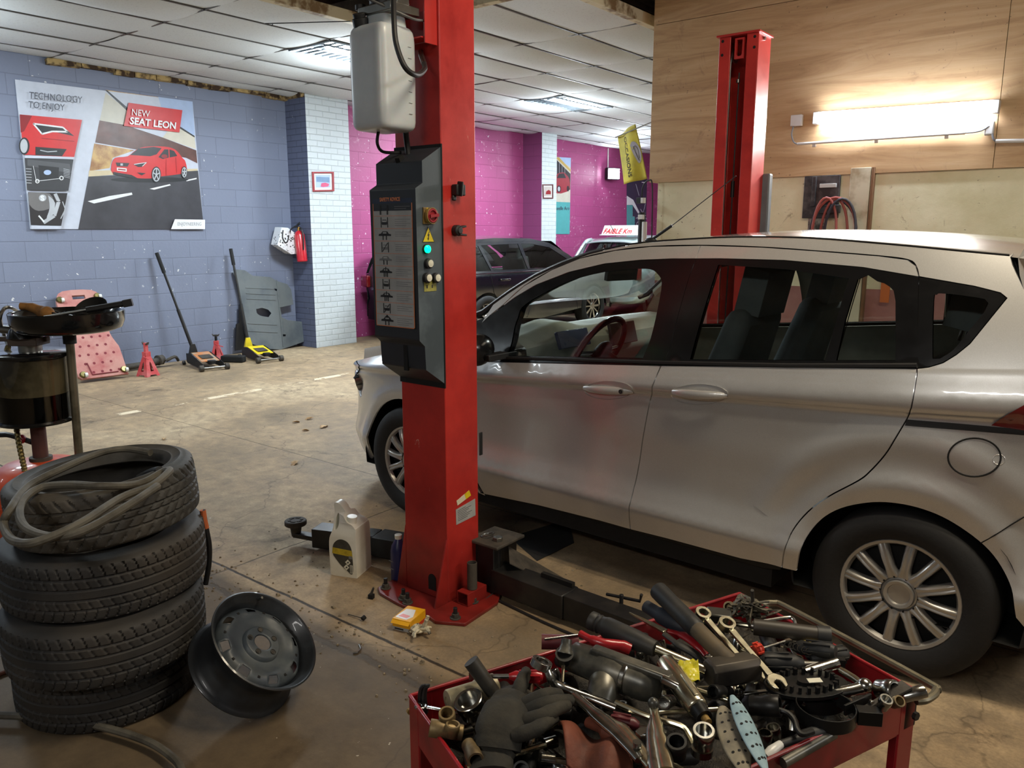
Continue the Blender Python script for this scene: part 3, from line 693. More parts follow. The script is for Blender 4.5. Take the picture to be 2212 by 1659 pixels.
# ---- wheels
def tyre_prof(Rr, r0, w): return [(r0, w * .42), (r0 + .012, w * .47), ((Rr + r0) / 2, w * .53), (Rr - .022, w * .48), (Rr - .006, w * .42), (Rr, w * .30), (Rr, -w * .30), (Rr - .006, -w * .42), (Rr - .022, -w * .48), ((Rr + r0) / 2, -w * .53), (r0 + .012, -w * .47), (r0, -w * .42)]
def wheel(x, near, rot=0.):
    y = .012 if near else CW - .012; sg = -1 if near else 1
    e = thing_part('wheel', car, (x, y, .302))
    mb = MB(); mb.lathe([(r, h + sg * -.085) for r, h in tyre_prof(.301, .195, .19)], m_rub, 56, axis=(0, 1, 0)); mb.build('tyre', e, sharp=60)
    if not near:
        mb = MB(); mb.lathe([(0, .0), (.19, 0), (.19, .1)], m_gap, 32, axis=(0, -sg, 0)); mb.build('wheel_disc', e); return
    mb = MB(); mb.lathe([(.0, .012), (.035, .012), (.038, .004), (.048, .002), (.052, .014), (.075, .02), (.082, .03)], m_cover, 40, axis=(0, 1, 0))
    mb.lathe([(.176, .020), (.184, .004), (.194, .002), (.202, .010), (.203, .03)], m_cover, 56, axis=(0, 1, 0))
    for k in range(12):
        a = rot + 2 * PI * k / 12; Rm = Matrix.Rotation(a, 4, 'Y')
        def spoke(t, b, Rm=Rm):
            r = .060 + t * .132; hw = .0165 + .011 * (1 - min(1, t * 3)) ** 2 + .003 * t; s_ = -1 + 2 * b
            prof = .0 + .010 * (abs(s_) ** 4) - .0035 * (1 - abs(abs(s_) * 2 - 1)) ; dome = .018 - .016 * math.sin(PI * (.15 + .75 * t))
            return Rm @ Vector((r, dome + prof + (.012 if abs(s_) > .99 else 0), hw * s_))
        mb.grid(spoke, 10, 12, m_cover)
    mb.build('wheel_cover', e, sharp=50)
    mb = MB()
    for k in range(10):
        a = 2 * PI * k / 10; mb.cyl((.062 * math.cos(a), .008, .062 * math.sin(a)), (.062 * math.cos(a), .016, .062 * math.sin(a)), .0035, m=m_gap, n=8)
    mb.build('wheel_cover_hole', e)
    mb = MB(); mb.lathe([(0, .05), (.10, .05), (.19, .06), (.19, .12)], m_gap, 32, axis=(0, 1, 0)); mb.build('wheel_disc', e)
def thing_part(name, parent, loc):
    o = bpy.data.objects.new(name, None); COL.objects.link(o); o.parent = parent; o.location = loc; return o
# a wheel's pieces hang on its tyre so that the car keeps two levels of parts
def wheel_set(x, near, rot):
    before = set(bpy.data.objects); wheel(x, near, rot)
    new = [o for o in bpy.data.objects if o not in before]; e = [o for o in new if o.type == 'EMPTY'][0]; ty = [o for o in new if o.name.startswith('tyre')][0]
    for o in new:
        if o in (e, ty): continue
        o.parent = ty
    ty.parent = car; ty.location = e.location; ty.name = 'wheel'; bpy.data.objects.remove(e)
wheel_set(0, True, .12); wheel_set(2.489, True, .13); wheel_set(0, False, 0); wheel_set(2.489, False, 0)
for xq in (0, 2.489):
  for yq, sq in ((0, 1), (CW, -1)):
    mb = MB()
    mb.lathe([(.37, .02), (.39, .05), (.395, .28), (0, .28)], m_gap, 30, o=(xq, yq, .305), axis=(0, sq, 0), a0=0, a1=360)
    mb.v = [(a, b, max(c, .23)) for a, b, c in mb.v]; mb.build('wheel_arch', car)
# ---- door mirror, aerial
c = cw(1032, 756, -.13); mb = MB(); mb.ball(c, (.055, .10, .075), m_blk, 20); mb.box((c[0] + .04, -.03, c[2] - .035), (.06, .2, .03), m_blkm); mb.build('door_mirror', car, bevel=.004)
a0 = Vector(cw(1406, 519, .875)); a1 = Vector(cw(1452, 487, .875)); a2 = Vector(cw(1590, 380, .875))
mb = MB(); mb.tube([a0 - Vector((.0, 0, .03)), a0, a1], .0075, m_blkm, 8); mb.tube([a1, a2], .0022, m_blkm, 6); mb.ball(a0, (.035, .02, .014), m_blkm); mb.build('aerial', car)
# ---- cabin
def dashf(a, b):
    y = .12 + b * (CW - .24); prof = [(.10, .93), (.30, 1.0), (.52, 1.035), (.66, 1.03), (.74, .98), (.75, .90), (.68, .80), (.62, .6)]; k = a * 7; i = min(6, int(k)); f = k - i
    x = prof[i][0] + (prof[i + 1][0] - prof[i][0]) * f; z = prof[i][1] + (prof[i + 1][1] - prof[i][1]) * f
    hood = math.exp(-((y - .46) / .17) ** 2) * .05 * (1 if .25 < a < .62 else 0); return (x + hood * .6, y, z + hood)
mb = MB(); mb.grid(dashf, 28, 30, m_dash); mb.build('dashboard', car, sharp=50)
mb = MB(); mb.box((.77, .46, 1.0), (.02, .26, .09), M('gauge_blue', (30, 46, 92), .3), (0, -20, 0)); mb.box((.755, .95, .98), (.02, .25, .12), m_blkm, (0, -15, 0)); mb.build('gauge_cluster', car, bevel=.004)
wc = Vector((.93, .46, .955)); F_ = Matrix.Translation(wc) @ Matrix.Rotation(R(-62), 4, 'Y')
mb = MB(); mb.T = F_; mb.tube([(.182 * math.cos(a), .182 * math.sin(a), 0) for a in [2 * PI * k / 36 for k in range(36)]], .0155, m_blk, 10, closed=True)
mb.ball((0, 0, -.02), (.065, .07, .03), m_blkm, 16)
for a in (0, 180, 90): mb.tube([(.05 * math.cos(R(a + 90)), .05 * math.sin(R(a + 90)), -.015), (.18 * math.cos(R(a + 90)), .18 * math.sin(R(a + 90)), 0)], .014, m_chr if a != 90 else m_blkm, 8, flat=.4)
mb.tube([(0, 0, -.02), (0, 0, -.3)], .03, m_blkm, 8); mb.build('steering_wheel', car)
def seat(x, y, wd=.5, back=.62):
    mb = MB(); mb.box((x - .05, y, .62), (.52, wd, .16), m_seat, (0, -6, 0)); mb.box((x + .28, y, .92), (.15, wd, back), m_seat, (0, 18, 0), top=(.7, .8)); s = mb.build('seat', car, bevel=.05, seg=3)
    mb = MB(); mb.box((x + .40, y, 1.29), (.11, .27, .19), m_seat, (0, 12, 0)); mb.cyl((x + .37, y - .06, 1.15), (x + .39, y - .06, 1.25), .007, m=m_chr, n=8); mb.cyl((x + .37, y + .06, 1.15), (x + .39, y + .06, 1.25), .007, m=m_chr, n=8); mb.build('headrest', s, bevel=.035, seg=3)
seat(1.36, .47); seat(1.36, 1.28); seat(2.15, .45, .55, .34); seat(2.15, 1.30, .55, .34)
mb = MB()
for s_ in (0, 1):
    q = [Vector((x + .05, (Wf(x, z) + .075) if not s_ else CW - Wf(x, z) - .075, z - .035)) for x, z in csm(lineA[1:8], 4)]
    mb.tube(q, .032, m_int, 8)
mb.build('pillar_trim', car)
c = cw(1342, 592, .80); mb = MB(); mb.box(c, (.03, .22, .065), m_blkm, (0, 8, -12)); mb.tube([c, (c[0] - .03, .84, c[2] + .07)], .01, m_blkm, 6); mb.build('interior_mirror', car, bevel=.012, seg=3)
mb = MB(); mb.box((2.62, CW / 2, .95), (.5, 1.3, .04), m_seat); mb.build('parcel_shelf', car, bevel=.005)
# ================================================================ TWO-POST LIFT
m_redl = M('lift_red', (186, 46, 42), .38, c2=(158, 36, 36), scale=5, coat=.3)
def mat_lift():
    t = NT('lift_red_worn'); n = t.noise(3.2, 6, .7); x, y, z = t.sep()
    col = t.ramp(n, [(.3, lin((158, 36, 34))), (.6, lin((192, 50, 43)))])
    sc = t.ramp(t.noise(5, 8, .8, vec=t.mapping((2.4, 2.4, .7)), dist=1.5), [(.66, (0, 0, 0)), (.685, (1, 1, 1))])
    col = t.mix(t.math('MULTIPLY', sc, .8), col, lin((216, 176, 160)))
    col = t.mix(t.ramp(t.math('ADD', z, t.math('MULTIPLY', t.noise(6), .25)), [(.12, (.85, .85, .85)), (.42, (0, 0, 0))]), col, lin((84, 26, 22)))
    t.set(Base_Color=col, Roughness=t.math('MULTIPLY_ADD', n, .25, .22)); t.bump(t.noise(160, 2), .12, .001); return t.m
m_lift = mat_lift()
m_panel = M('panel_plastic', (72, 82, 90), .4, c2=(104, 116, 124), thr=(.5, .8), scale=6, bump=.1)
m_panelf = M('panel_front', (38, 43, 50), .5, scale=4); m_yel = M('label_yellow', (226, 200, 30), .5, var=.2); m_lab = M('label_grey', (168, 170, 170), .5, var=.14, scale=14)
m_navy = M('label_navy', (34, 46, 70), .5); m_org = M('label_orange', (214, 130, 84), .5); m_ink = M('ink_dark', (28, 28, 32), .6); m_steel = M('bare_steel', (150, 150, 146), .32, 1., var=.2); m_dsteel = M('dark_steel', (46, 46, 48), .45, .6, var=.25)
m_armb = M('arm_black', (22, 22, 23), .45, c2=(40, 38, 35), scale=8); m_dust = M('dusty_steel', (72, 66, 58), .75, c2=(48, 44, 40), scale=12, bump=.3); m_txt = M('faint_print', (120, 122, 124), .6)
def mat_tank():
    t = NT('tank_plastic'); x, y, z = t.sep()
    col = t.ramp(t.noise(4, 5, .6), [(.3, lin((186, 194, 200))), (.7, lin((210, 216, 220)))])
    col = t.mix(t.ramp(t.math('ADD', z, t.math('MULTIPLY', t.noise(3), .05)), [(.0, (.45, .45, .45)), (.30, (.35, .35, .35)), (.32, (0, 0, 0))]), col, lin((150, 152, 146)))
    t.set(Base_Color=col, Roughness=.32, Subsurface_Weight=.25, Subsurface_Scale=.03, Transmission_Weight=.0); return t.m
m_tank = mat_tank()
post = thing('lift_post', 'red vehicle lift post with grey control box in front of the silver car', 'vehicle lift', (-2.22, 2.34, 0))
def lm(root): m = MB(); m.T = Matrix.Translation(-Vector(root.location)); return m
def channel(x0, x1, y0, y1, open_sign, lip=.055, t=.008):
    """C-section outline; the open side faces y*open_sign"""
    if open_sign > 0: q = [(x0, y0), (x1, y0), (x1, y1), (x1 - lip, y1), (x1 - lip, y1 - t), (x1 - t, y1 - t), (x1 - t, y0 + t), (x0 + t, y0 + t), (x0 + t, y1 - t), (x0 + lip, y1 - t), (x0 + lip, y1), (x0, y1)]
    else: q = [(x0, y1), (x0, y0), (x0 + lip, y0), (x0 + lip, y0 + t), (x0 + t, y0 + t), (x0 + t, y1 - t), (x1 - t, y1 - t), (x1 - t, y0 + t), (x1 - lip, y0 + t), (x1 - lip, y0), (x1, y0), (x1, y1)]
    return q
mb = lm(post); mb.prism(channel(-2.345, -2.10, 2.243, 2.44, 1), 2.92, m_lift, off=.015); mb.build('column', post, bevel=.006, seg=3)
bx = [(-2.441, 2.161), (-2.398, 2.132), (-2.272, 2.112), (-2.068, 2.104), (-2.034, 2.094), (-1.926, 2.152), (-1.942, 2.375), (-1.985, 2.45), (-1.985, 2.60), (-2.42, 2.60), (-2.46, 2.45)]
mb = lm(post); mb.prism(bx, .015, m_lift); mb.build('base_plate', post, bevel=.003)
F = Matrix(((1, 0, 0, 0), (0, 0, -1, 2.251), (0, 1, 0, 0), (0, 0, 0, 1)))
mb = lm(post); mb.prism([(-2.345, .015), (-2.345, .30), (-2.405, .015)], .008, m_lift, F); mb.build('gusset', post, bevel=.001)
F = Matrix(((0, 0, 1, -2.108), (1, 0, 0, 0), (0, 1, 0, 0), (0, 0, 0, 1)))
mb = lm(post); mb.prism([(2.243, .015), (2.243, .29), (2.165, .015)], .008, m_lift, F); mb.build('gusset', post, bevel=.001)
mb = lm(post); F = face_frame((-2.19, 2.2425, .045), (1, 0, 0)); mb.prism([(.022 * math.cos(R(a)), .05 + .022 * math.sin(R(a))) for a in range(0, 181, 20)] + [(-.022, 0), (.022, 0)], .0012, m_gap, F); mb.build('drain_slot', post)
def anchor(x, y, h=.05):
    mb = lm(post); mb.cyl((x, y, .015), (x, y, .02), .022, m=m_dust, n=20); mb.cyl((x, y, .02), (x, y, .036), .016, m=m_dust, n=6); mb.cyl((x, y, .03), (x, y, .036 + h * .5), .0085, m=m_dsteel, n=12); mb.build('anchor_bolt', post, bevel=.001)
for a in ((-2.405, 2.175), (-2.27, 2.15), (-1.985, 2.16), (-2.02, 2.31), (-2.23, 2.135)): anchor(*a)
mb = lm(post); g = [(0, 0), (.06, 0), (.06, .055), (0, .055)]
F = Matrix(((1, 0, 0, -2.068), (0, 0, 1, 2.262), (0, 1, 0, .0155), (0, 0, 0, 1))); mb.prism(g, .12, m_lift, F, holes=[[(.005, .005), (.055, .005), (.055, .05), (.005, .05)]]); mb.box((-2.038, 2.36, .043), (.05, .004, .045), m_gap); mb.build('foot_bracket', post, bevel=.001)
mb = lm(post); mb.lathe([(0, 0), (.021, 0), (.021, .115), (.018, .115), (.018, .012), (0, .012)], m_dust, 28, o=(-2.030, 2.315, .072)); mb.build('spacer_tube', post, bevel=.001)
# control box: side profile (y, z), front face in x
def prof_box(name, pr, x0, x1, mat_side, mat_front, par, bev=.004):
    mb = lm(post); n = len(pr); vs = [(x1, y, z) for y, z in pr] + [(x0, y, z) for y, z in pr]
    mb.add(vs, [tuple(range(n))], mat_side); mb.add(vs, [tuple(n + i for i in range(n))[::-1]], mat_side)
    mb.add(vs, [(i, (i + 1) % n, (i + 1) % n + n, i + n) for i in range(n)], mat_front)
    me = mb.build(name, par, bevel=bev); return me
cb = prof_box('control_box', [(2.243, 1.845), (2.14, 1.787), (2.14, 1.708), (2.103, 1.688), (2.108, 1.128), (2.135, 1.104), (2.14, 1.012), (2.243, .943)], -2.345, -2.099, m_panel, m_panelf, post)
mb = lm(post); mb.box((-2.222, 2.2425, 1.39), (.252, .006, .93), m_gap); mb.build('gasket', cb)
def boxpos(px_, py_):   # a point of the side face from its place in the photo
    p = atx(px_, py_, -2.0985); return p.y, p.z
fy = 2.1045; FB = face_frame((0, fy, 0), (1, 0, 0))   # front label plane
p00 = aty(805, 433, fy); p11 = aty(893, 717, fy)
sx0, sx1, sz1, sz0 = -2.330, -2.118, 1.667, 1.172
def lay(mb, pts, m, h, F=FB): mb.prism(pts, h, m, F)
def rc(x0, z0, x1, z1): return [(x0, z0), (x1, z0), (x1, z1), (x0, z1)]
mb = lm(post); tilt = [0]
mb.prism(rc(sx0, sz0 - .0, sx1, sz1), .0008, m_lab, FB); mb.prism(rc(sx0, sz1 - .030, sx1, sz1), .0012, m_navy, FB)
for a in (rc(sx0, sz0, sx0 + .003, sz1 - .03), rc(sx1 - .004, sz0, sx1, sz1 - .03), rc(sx0, sz0, sx1, sz0 + .003)): mb.prism(a, .0012, m_org, FB)
rh = (sz1 - .03 - sz0) / 10
for k in range(10):
    zt = sz1 - .03 - k * rh; zb_ = zt - rh; cx = sx0 + .062; cz = (zt + zb_) / 2
    if k: mb.prism(rc(sx0, zt - .0007, sx1, zt + .0007), .0013, m_org, FB)
    for j in range(4 if k % 2 else 3): mb.prism(rc(sx0 + .118, cz + .010 - j * .0075, sx1 - .012 - (j % 2) * .02, cz + .0115 - j * .0075), .0012, m_txt, FB)
    def el(cx, cz, rx, rz, n=14): return [(cx + rx * math.cos(2 * PI * i / n), cz + rz * math.sin(2 * PI * i / n)) for i in range(n)]
    h = .0015
    if k == 0:
        for sx_ in (-.02, .018): mb.prism(el(cx + sx_, cz + .013, .004, .004), h, m_ink, FB); mb.prism(rc(cx + sx_ - .0045, cz - .004, cx + sx_ + .0045, cz + .009), h, m_ink, FB); mb.prism(rc(cx + sx_ - .004, cz - .018, cx + sx_ - .0008, cz - .004), h, m_ink, FB); mb.prism(rc(cx + sx_ + .0008, cz - .018, cx + sx_ + .004, cz - .004), h, m_ink, FB)
        mb.prism(rc(cx - .012, cz + .002, cx + .012, cz + .005), h, m_ink, FB)
    elif k in (1, 3, 8, 6):
        mb.prism(rc(cx - .02, cz - .019, cx - .016, cz + .019), h, m_ink, FB); mb.prism(rc(cx + .016, cz - .019, cx + .02, cz + .019), h, m_ink, FB)
        mb.prism([(cx - .015, cz - .002), (cx - .010, cz + .010), (cx + .010, cz + .010), (cx + .015, cz - .002), (cx + .013, cz - .009), (cx - .013, cz - .009)], h, m_ink if k != 3 else m_txt, FB)
        mb.prism(rc(cx - .011, cz + .001, cx + .011, cz + .007), .0017, m_lab, FB)
        if k in (3, 8): mb.prism([(cx - .016, cz - .016), (cx - .012, cz - .016), (cx + .016, cz + .016), (cx + .012, cz + .016)], .0018, m_ink, FB)
    else:
        mb.prism([(cx - .034, cz - .004), (cx - .032, cz + .003), (cx - .02, cz + .005), (cx - .012, cz + .013), (cx + .014, cz + .013), (cx + .022, cz + .004), (cx + .034, cz + .002), (cx + .034, cz - .004)], h, m_ink if k != 4 else m_txt, FB)
        mb.prism(rc(cx - .012, cz - .019, cx - .007, cz - .002), h, m_ink, FB); mb.prism(rc(cx + .006, cz - .019, cx + .011, cz - .002), h, m_ink, FB)
        mb.prism(rc(cx - .010, cz + .005, cx + .010, cz + .010), .0017, m_lab, FB)
        if k in (5, 7): mb.prism(rc(cx - .002, cz - .018, cx + .002, cz + .019), .0017, m_ink, FB)
        if k == 9: mb.prism([(cx, cz + .022), (cx + .012, cz + .012), (cx - .012, cz + .012)], h, m_ink, FB)
sign = mb.build('safety_sign', cb); tag(sign, 'grey instruction panel with ten pictograms under a navy heading')
text('SAFETY ADVICE', .019, m_org, Matrix.Translation(-Vector(post.location)) @ FB @ Matrix.Translation((sx0 + .040, sz1 - .022, .0016)), parent=cb, depth=.0004, sx=.82, bold=.0006)
mb = lm(post); mb.box((-2.205, 2.139, 1.05), (.022, .008, .10), m_gap); mb.build('cable_slot', cb)
mb = lm(post); mb.box((-2.225, 2.15, 1.80), (.02, .03, .02), m_gap, (29, 0, 10)); mb.build('cable_slot', cb)
# side face controls
XS = -2.0985
def sf(u, v): p = atx(u, v, XS); return p
def sface(u, v): p = sf(u, v); return face_frame((XS, p.y, p.z), (0, 1, 0))
T0 = Matrix.Translation(-Vector(post.location))
def onface(u, v, name, fn, **k):
    mb = MB(); mb.T = T0 @ sface(u, v); fn(mb); return mb.build(name, cb, **k)
m_brass = M('worn_brass', (150, 120, 60), .5, c2=(90, 70, 44), scale=30)
m_knob = M('knob_red', (150, 26, 40), .35); m_grn = M('indicator_green', (0, 190, 120), .15, emit=(0, 235, 140), es=1.6); m_wbtn = M('button_cream', (226, 224, 206), .35)
def sw(mb):
    mb.box((0, 0, .003), (.060, .060, .006), m_brass); mb.box((.004, .022, .0065), (.036, .012, .001), m_yel); mb.lathe([(0, .010), (.024, .010), (.027, .014), (.027, .022), (.024, .026), (.019, .026), (.019, .020), (0, .020)], m_knob, 32); mb.box((.004, 0, .026), (.046, .011, .012), m_knob, (0, 0, 6)); mb.box((0, 0, .008), (.04, .04, .01), m_brass)
    mb.lathe([(.0265, .012), (.030, .012), (.030, .024), (.0265, .024)], m_brass, 32)
onface(925, 466, 'rotary_switch', sw, bevel=.001)
def tri(mb):
    mb.prism([(-.032, -.026), (.032, -.026), (0, .032)], .0010, m_ink); mb.prism([(-.0285, -.0240), (.0285, -.0240), (0, .0280)], .0014, m_yel)
    mb.prism([(.004, .014), (-.007, -.002), (-.001, -.001), (-.004, -.012), (-.007, -.011), (-.002, -.020), (.003, -.010), (0, -.011), (.006, .004), (0, .003), (.007, .013)], .0018, m_ink)
onface(925, 508, 'warning_label', tri)
onface(919, 538, 'indicator_light', lambda mb: (mb.lathe([(.017, 0), (.0175, .006), (.0145, .008), (.0145, .010)], m_gap, 24), mb.lathe([(.0145, .006), (.0145, .015), (.008, .021), (0, .022)], m_grn, 24)))
onface(923, 569, 'push_button', lambda mb: (mb.prism(rc(-.006, -.017, .024, .016), .001, m_yel), mb.lathe([(.019, 0), (.019, .014), (.014, .017), (.0135, .017)], m_ink, 24), mb.lathe([(.0135, .012), (.0135, .020), (0, .022)], m_wbtn, 24)), sharp=50)
for u in (920, 939): onface(u, 600, 'push_button', lambda mb: (mb.lathe([(.019, 0), (.019, .014), (.014, .017), (.0135, .017)], m_ink, 24), mb.lathe([(.0135, .012), (.0135, .020), (0, .022)], m_wbtn, 24)), sharp=50)
onface(929, 620, 'button_label', lambda mb: (mb.prism(rc(-.032, -.016, .034, .026), .001, M('label_olive', (150, 146, 70), .5, var=.3, scale=40)), mb.prism(rc(-.02, -.004, -.014, .008), .0014, m_ink), mb.prism(rc(.008, -.004, .014, .008), .0014, m_ink)))
# clips, sticker and rating plate on the post's right face
XR = -2.0995
def pface(u, v): p = atx(u, v, XR); return T0 @ face_frame((XR, p.y, p.z), (0, 1, 0))
def pf(u, v, name, fn, **k): mb = MB(); mb.T = pface(u, v); fn(mb); return mb.build(name, post, **k)
pf(984, 411, 'rubber_clip', lambda mb: (mb.box((0, 0, .016), (.05, .042, .03), m_blkm), mb.box((-.012, .004, .034), (.008, .055, .03), m_blkm, (8, 0, 0)), mb.box((-.02, -.03, .01), (.02, .02, .01), m_blkm)), bevel=.005)
pf(983, 498, 'rubber_clip', lambda mb: (mb.lathe([(.021, 0), (.021, .022), (.013, .026), (.013, .03), (0, .03)], m_blkm, 24), mb.box((.018, .014, .018), (.035, .008, .022), m_blkm, (0, 0, 8)), mb.box((.018, -.016, .018), (.04, .008, .022), m_blkm, (0, 0, -4))), bevel=.002)
q = [atx(u, v, XR) for u, v in ((984.5, 1101), (1026, 1077), (1027, 1113), (985.5, 1134))]
mb = lm(post); Fp = face_frame((XR, 0, 0), (0, 1, 0)); Rp = [(p.y, p.z) for p in q]; mb.prism(Rp, .001, m_lab, Fp)
for k in range(7):
    a = (k + 1.6) / 9.5; l = Vector(Rp[0]).lerp(Vector(Rp[3]), a); r_ = Vector(Rp[1]).lerp(Vector(Rp[2]), a); l2 = l.lerp(r_, .08); r2 = l.lerp(r_, .5 + .4 * ((k * 37) % 10) / 10)
    mb.prism([tuple(l2), tuple(r2), (r2.x, r2.y + .0016), (l2.x, l2.y + .0016)], .0014, m_ink, Fp)
mb.build('rating_plate', post)
q = [atx(u, v, XR) for u, v in ((986, 1082), (1013, 1059), (1017, 1070), (988, 1092))]; mb = lm(post); mb.prism([(p.y, p.z) for p in q], .0012, M('sticker_white', (224, 216, 190), .5), Fp)
q2 = [q[0].lerp(q[1], .62), q[1], q[2], q[3].lerp(q[2], .62)]; mb.prism([(p.y, p.z) for p in q2], .0016, m_yel, Fp); mb.build('sticker', post)
# hydraulic tank with cap, hoses, motor and brackets
def rbox_lathe(mb, x0, x1, y0, y1, levels, m, e=5, n=48):
    cx, cy, hx, hy = (x0 + x1) / 2, (y0 + y1) / 2, (x1 - x0) / 2, (y1 - y0) / 2
    def f(a, b):
        k = a * (len(levels) - 1); i = min(len(levels) - 2, int(k)); t = k - i; z = levels[i][0] + (levels[i + 1][0] - levels[i][0]) * t; s = levels[i][1] + (levels[i + 1][1] - levels[i][1]) * t
        g = 2 * PI * b; c, sn = math.cos(g), math.sin(g); r = (abs(c) ** e + abs(sn) ** e) ** (-1 / e); return (cx + hx * s * r * c, cy + hy * s * r * sn, z)
    mb.grid(f, (len(levels) - 1) * 2, n, m, closev=True)
mb = lm(post); rbox_lathe(mb, -2.318, -2.135, 1.992, 2.168, [(1.893, .0), (1.893, .80), (1.898, .90), (1.908, .96), (1.925, .985), (2.05, 1.0), (2.19, 1.0), (2.215, .985), (2.232, .95), (2.243, .88), (2.247, .80), (2.25, .5), (2.25, .0)], m_tank, e=7)
rbox_lathe(mb, -2.29, -2.15, 2.03, 2.16, [(2.24, .9), (2.262, .88), (2.285, .84), (2.287, .0)], m_tank, e=4)
for k in range(7): mb.box((-2.1345, 2.125 + .0, 1.95 + .038 * k), (.002, .016, .0012), m_txt)
tank = mb.build('oil_tank', post, sharp=50)
mb = lm(post); mb.cyl((-2.275, 2.03, 2.24), (-2.272, 2.018, 2.275), .028, m=m_blkm, n=20); mb.cyl((-2.272, 2.018, 2.275), (-2.270, 2.012, 2.29), .022, m=m_blkm, n=20); mb.build('tank_cap', tank, bevel=.002)
mb = lm(post); mb.box((-2.21, 2.10, 2.30), (.17, .14, .03), m_steel); mb.cyl((-2.22, 2.10, 2.31), (-2.22, 2.10, 2.52), .06, m=m_dsteel, n=28); mb.box((-2.15, 2.09, 2.33), (.05, .06, .04), m_steel); mb.cyl((-2.30, 2.05, 2.31), (-2.30, 2.05, 2.33), .02, m=m_blkm); mb.build('pump_motor', post, bevel=.003)
mb = lm(post)
for x in (-2.325, -2.115): mb.prism([(2.18, 2.20), (2.243, 2.20), (2.243, 2.45), (2.18, 2.45)], .005, m_redl, Matrix(((0, 0, 1, x), (1, 0, 0, 0), (0, 1, 0, 0), (0, 0, 0, 1))))
mb.box((-2.22, 2.2, 2.22), (.2, .06, .005), m_redl); mb.build('motor_bracket', post, bevel=.001)
mb = lm(post)
hz = [aty(u, v, y) for u, v, y in ((850, -20, 2.02), (851, 40, 1.97), (856, 95, 1.955), (875, 145, 1.96), (900, 162, 2.02), (917, 150, 2.12), (916, 138, 2.17))]
mb.tube(hz, .0095, m_blkm, 10, sm=6); mb.tube([hz[-1], aty(910, 120, 2.21), aty(909, 112, 2.243)], .010, m_steel, 10, sm=4); mb.build('hydraulic_hose', post)
mb = lm(post); mb.tube([(-2.26, 2.08, 1.895), aty(815, 310, 2.06), aty(828, 328, 2.12), (-2.27, 2.20, 1.83)], .006, m_blkm, 8, sm=6); mb.tube([(-2.21, 2.17, 1.90), (-2.235, 2.20, 1.86), (-2.235, 2.21, 1.8)], .011, m_blkm, 8, sm=4); mb.build('supply_hose', post)
mb = lm(post); mb.tube([aty(790, -5, 2.0), aty(850, 22, 2.05), aty(893, 41, 2.12), aty(917, 46, 2.2), aty(926, 60, 2.235)], .0045, M('grey_cable', (92, 92, 92), .5), 8, sm=5); mb.build('motor_cable', post)
mb = lm(post); mb.box((-2.094, 2.452, .655), (.006, .02, .1), m_blkm); mb.build('bumper_rubber', post, bevel=.004)
# carriage and arms
mb = lm(post); mb.box((-2.075, 2.50, .12), (.15, .16, .22), m_armb); mb.box((-2.045, 2.49, .235), (.17, .19, .014), m_dust); mb.build('arm_carriage', post, bevel=.004)
mb = lm(post); mb.cyl((-2.01, 2.46, .242), (-2.01, 2.46, .258), .022, m=m_steel, n=6); mb.cyl((-2.01, 2.46, .02), (-2.01, 2.46, .242), .016, m=m_dsteel); mb.build('arm_pin', post, bevel=.001)
mb = lm(post); mb.tube([(-2.075 + .028 * math.cos(a), 2.47 + .028 * math.sin(a), .25 + .008 * math.cos(a)) for a in [k * PI / 12 for k in range(24)]], .0028, m_steel, 6, closed=True); mb.build('pin_ring', post)
def arm(pts, wd, z0, z1):
    mb = lm(post)
    for (a, b), w_ in zip(zip(pts, pts[1:]), wd):
        a = Vector((*a, 0)); b = Vector((*b, 0)); Fm = frame(a, b); L = (b - a).length
        mb.prism([(0, -w_ / 2), (L, -w_ / 2), (L, w_ / 2), (0, w_ / 2)], z1 - z0, m_armb, Fm, off=z0)
    return mb.build('lift_arm', post, bevel=.004)
a1 = arm([(-2.01, 2.47), (-1.63, 2.45), (-1.18, 2.43)], [.11, .095], .025, .125)
mb = lm(post); mb.box((-1.72, 2.492, .135), (.16, .02, .02), m_armb, (0, 0, -3)); mb.build('arm_rail', a1); mb = lm(post); mb.cyl((-1.42, 2.49, .12), (-1.42, 2.49, .16), .008, m=m_dsteel); mb.tube([(-1.50, 2.51, .13), (-1.36, 2.53, .135), (-1.35, 2.52, .17)], .007, m_dsteel, 6); mb.build('arm_stop', a1, bevel=.002)
a2 = arm([(-2.36, 2.52), (-2.72, 2.42), (-3.03, 2.30)], [.12, .10], .02, .115)
mb = lm(post); mb.box((-3.09, 2.287, .05), (.14, .05, .022), m_armb, (0, 0, 15)); mb.cyl((-3.155, 2.27, .04), (-3.155, 2.27, .10), .022, .03, m=m_dust, n=20); mb.build('arm_foot', a2, bevel=.003)
mb = lm(post); mb.lathe([(0, .0), (.05, .0), (.054, .004), (.054, .022), (.05, .026), (0, .026)], m_dust, 36, o=(-3.155, 2.27, .098))
for k in range(6): a = k * PI / 3; mb.box((-3.155 + .03 * math.cos(a), 2.27 + .03 * math.sin(a), .1255), (.022, .014, .003), m_dust, (0, 0, math.degrees(a) + 90))
mb.build('arm_pad', a2, bevel=.001)
mb = lm(post); rp = [Vector((-2.00, 2.52, .20)), Vector((-1.93, 2.44, .17)), atz(1202, 1266, .02), atz(1226, 1253, .02)]
mb.add([tuple(p) for p in rp] + [tuple(p - Vector((0, 0, .006))) for p in rp], [(0, 1, 2, 3), (7, 6, 5, 4), (0, 4, 5, 1), (1, 5, 6, 2), (2, 6, 7, 3), (3, 7, 4, 0)], m_dust); mb.build('arm_guard', post, bevel=.001)
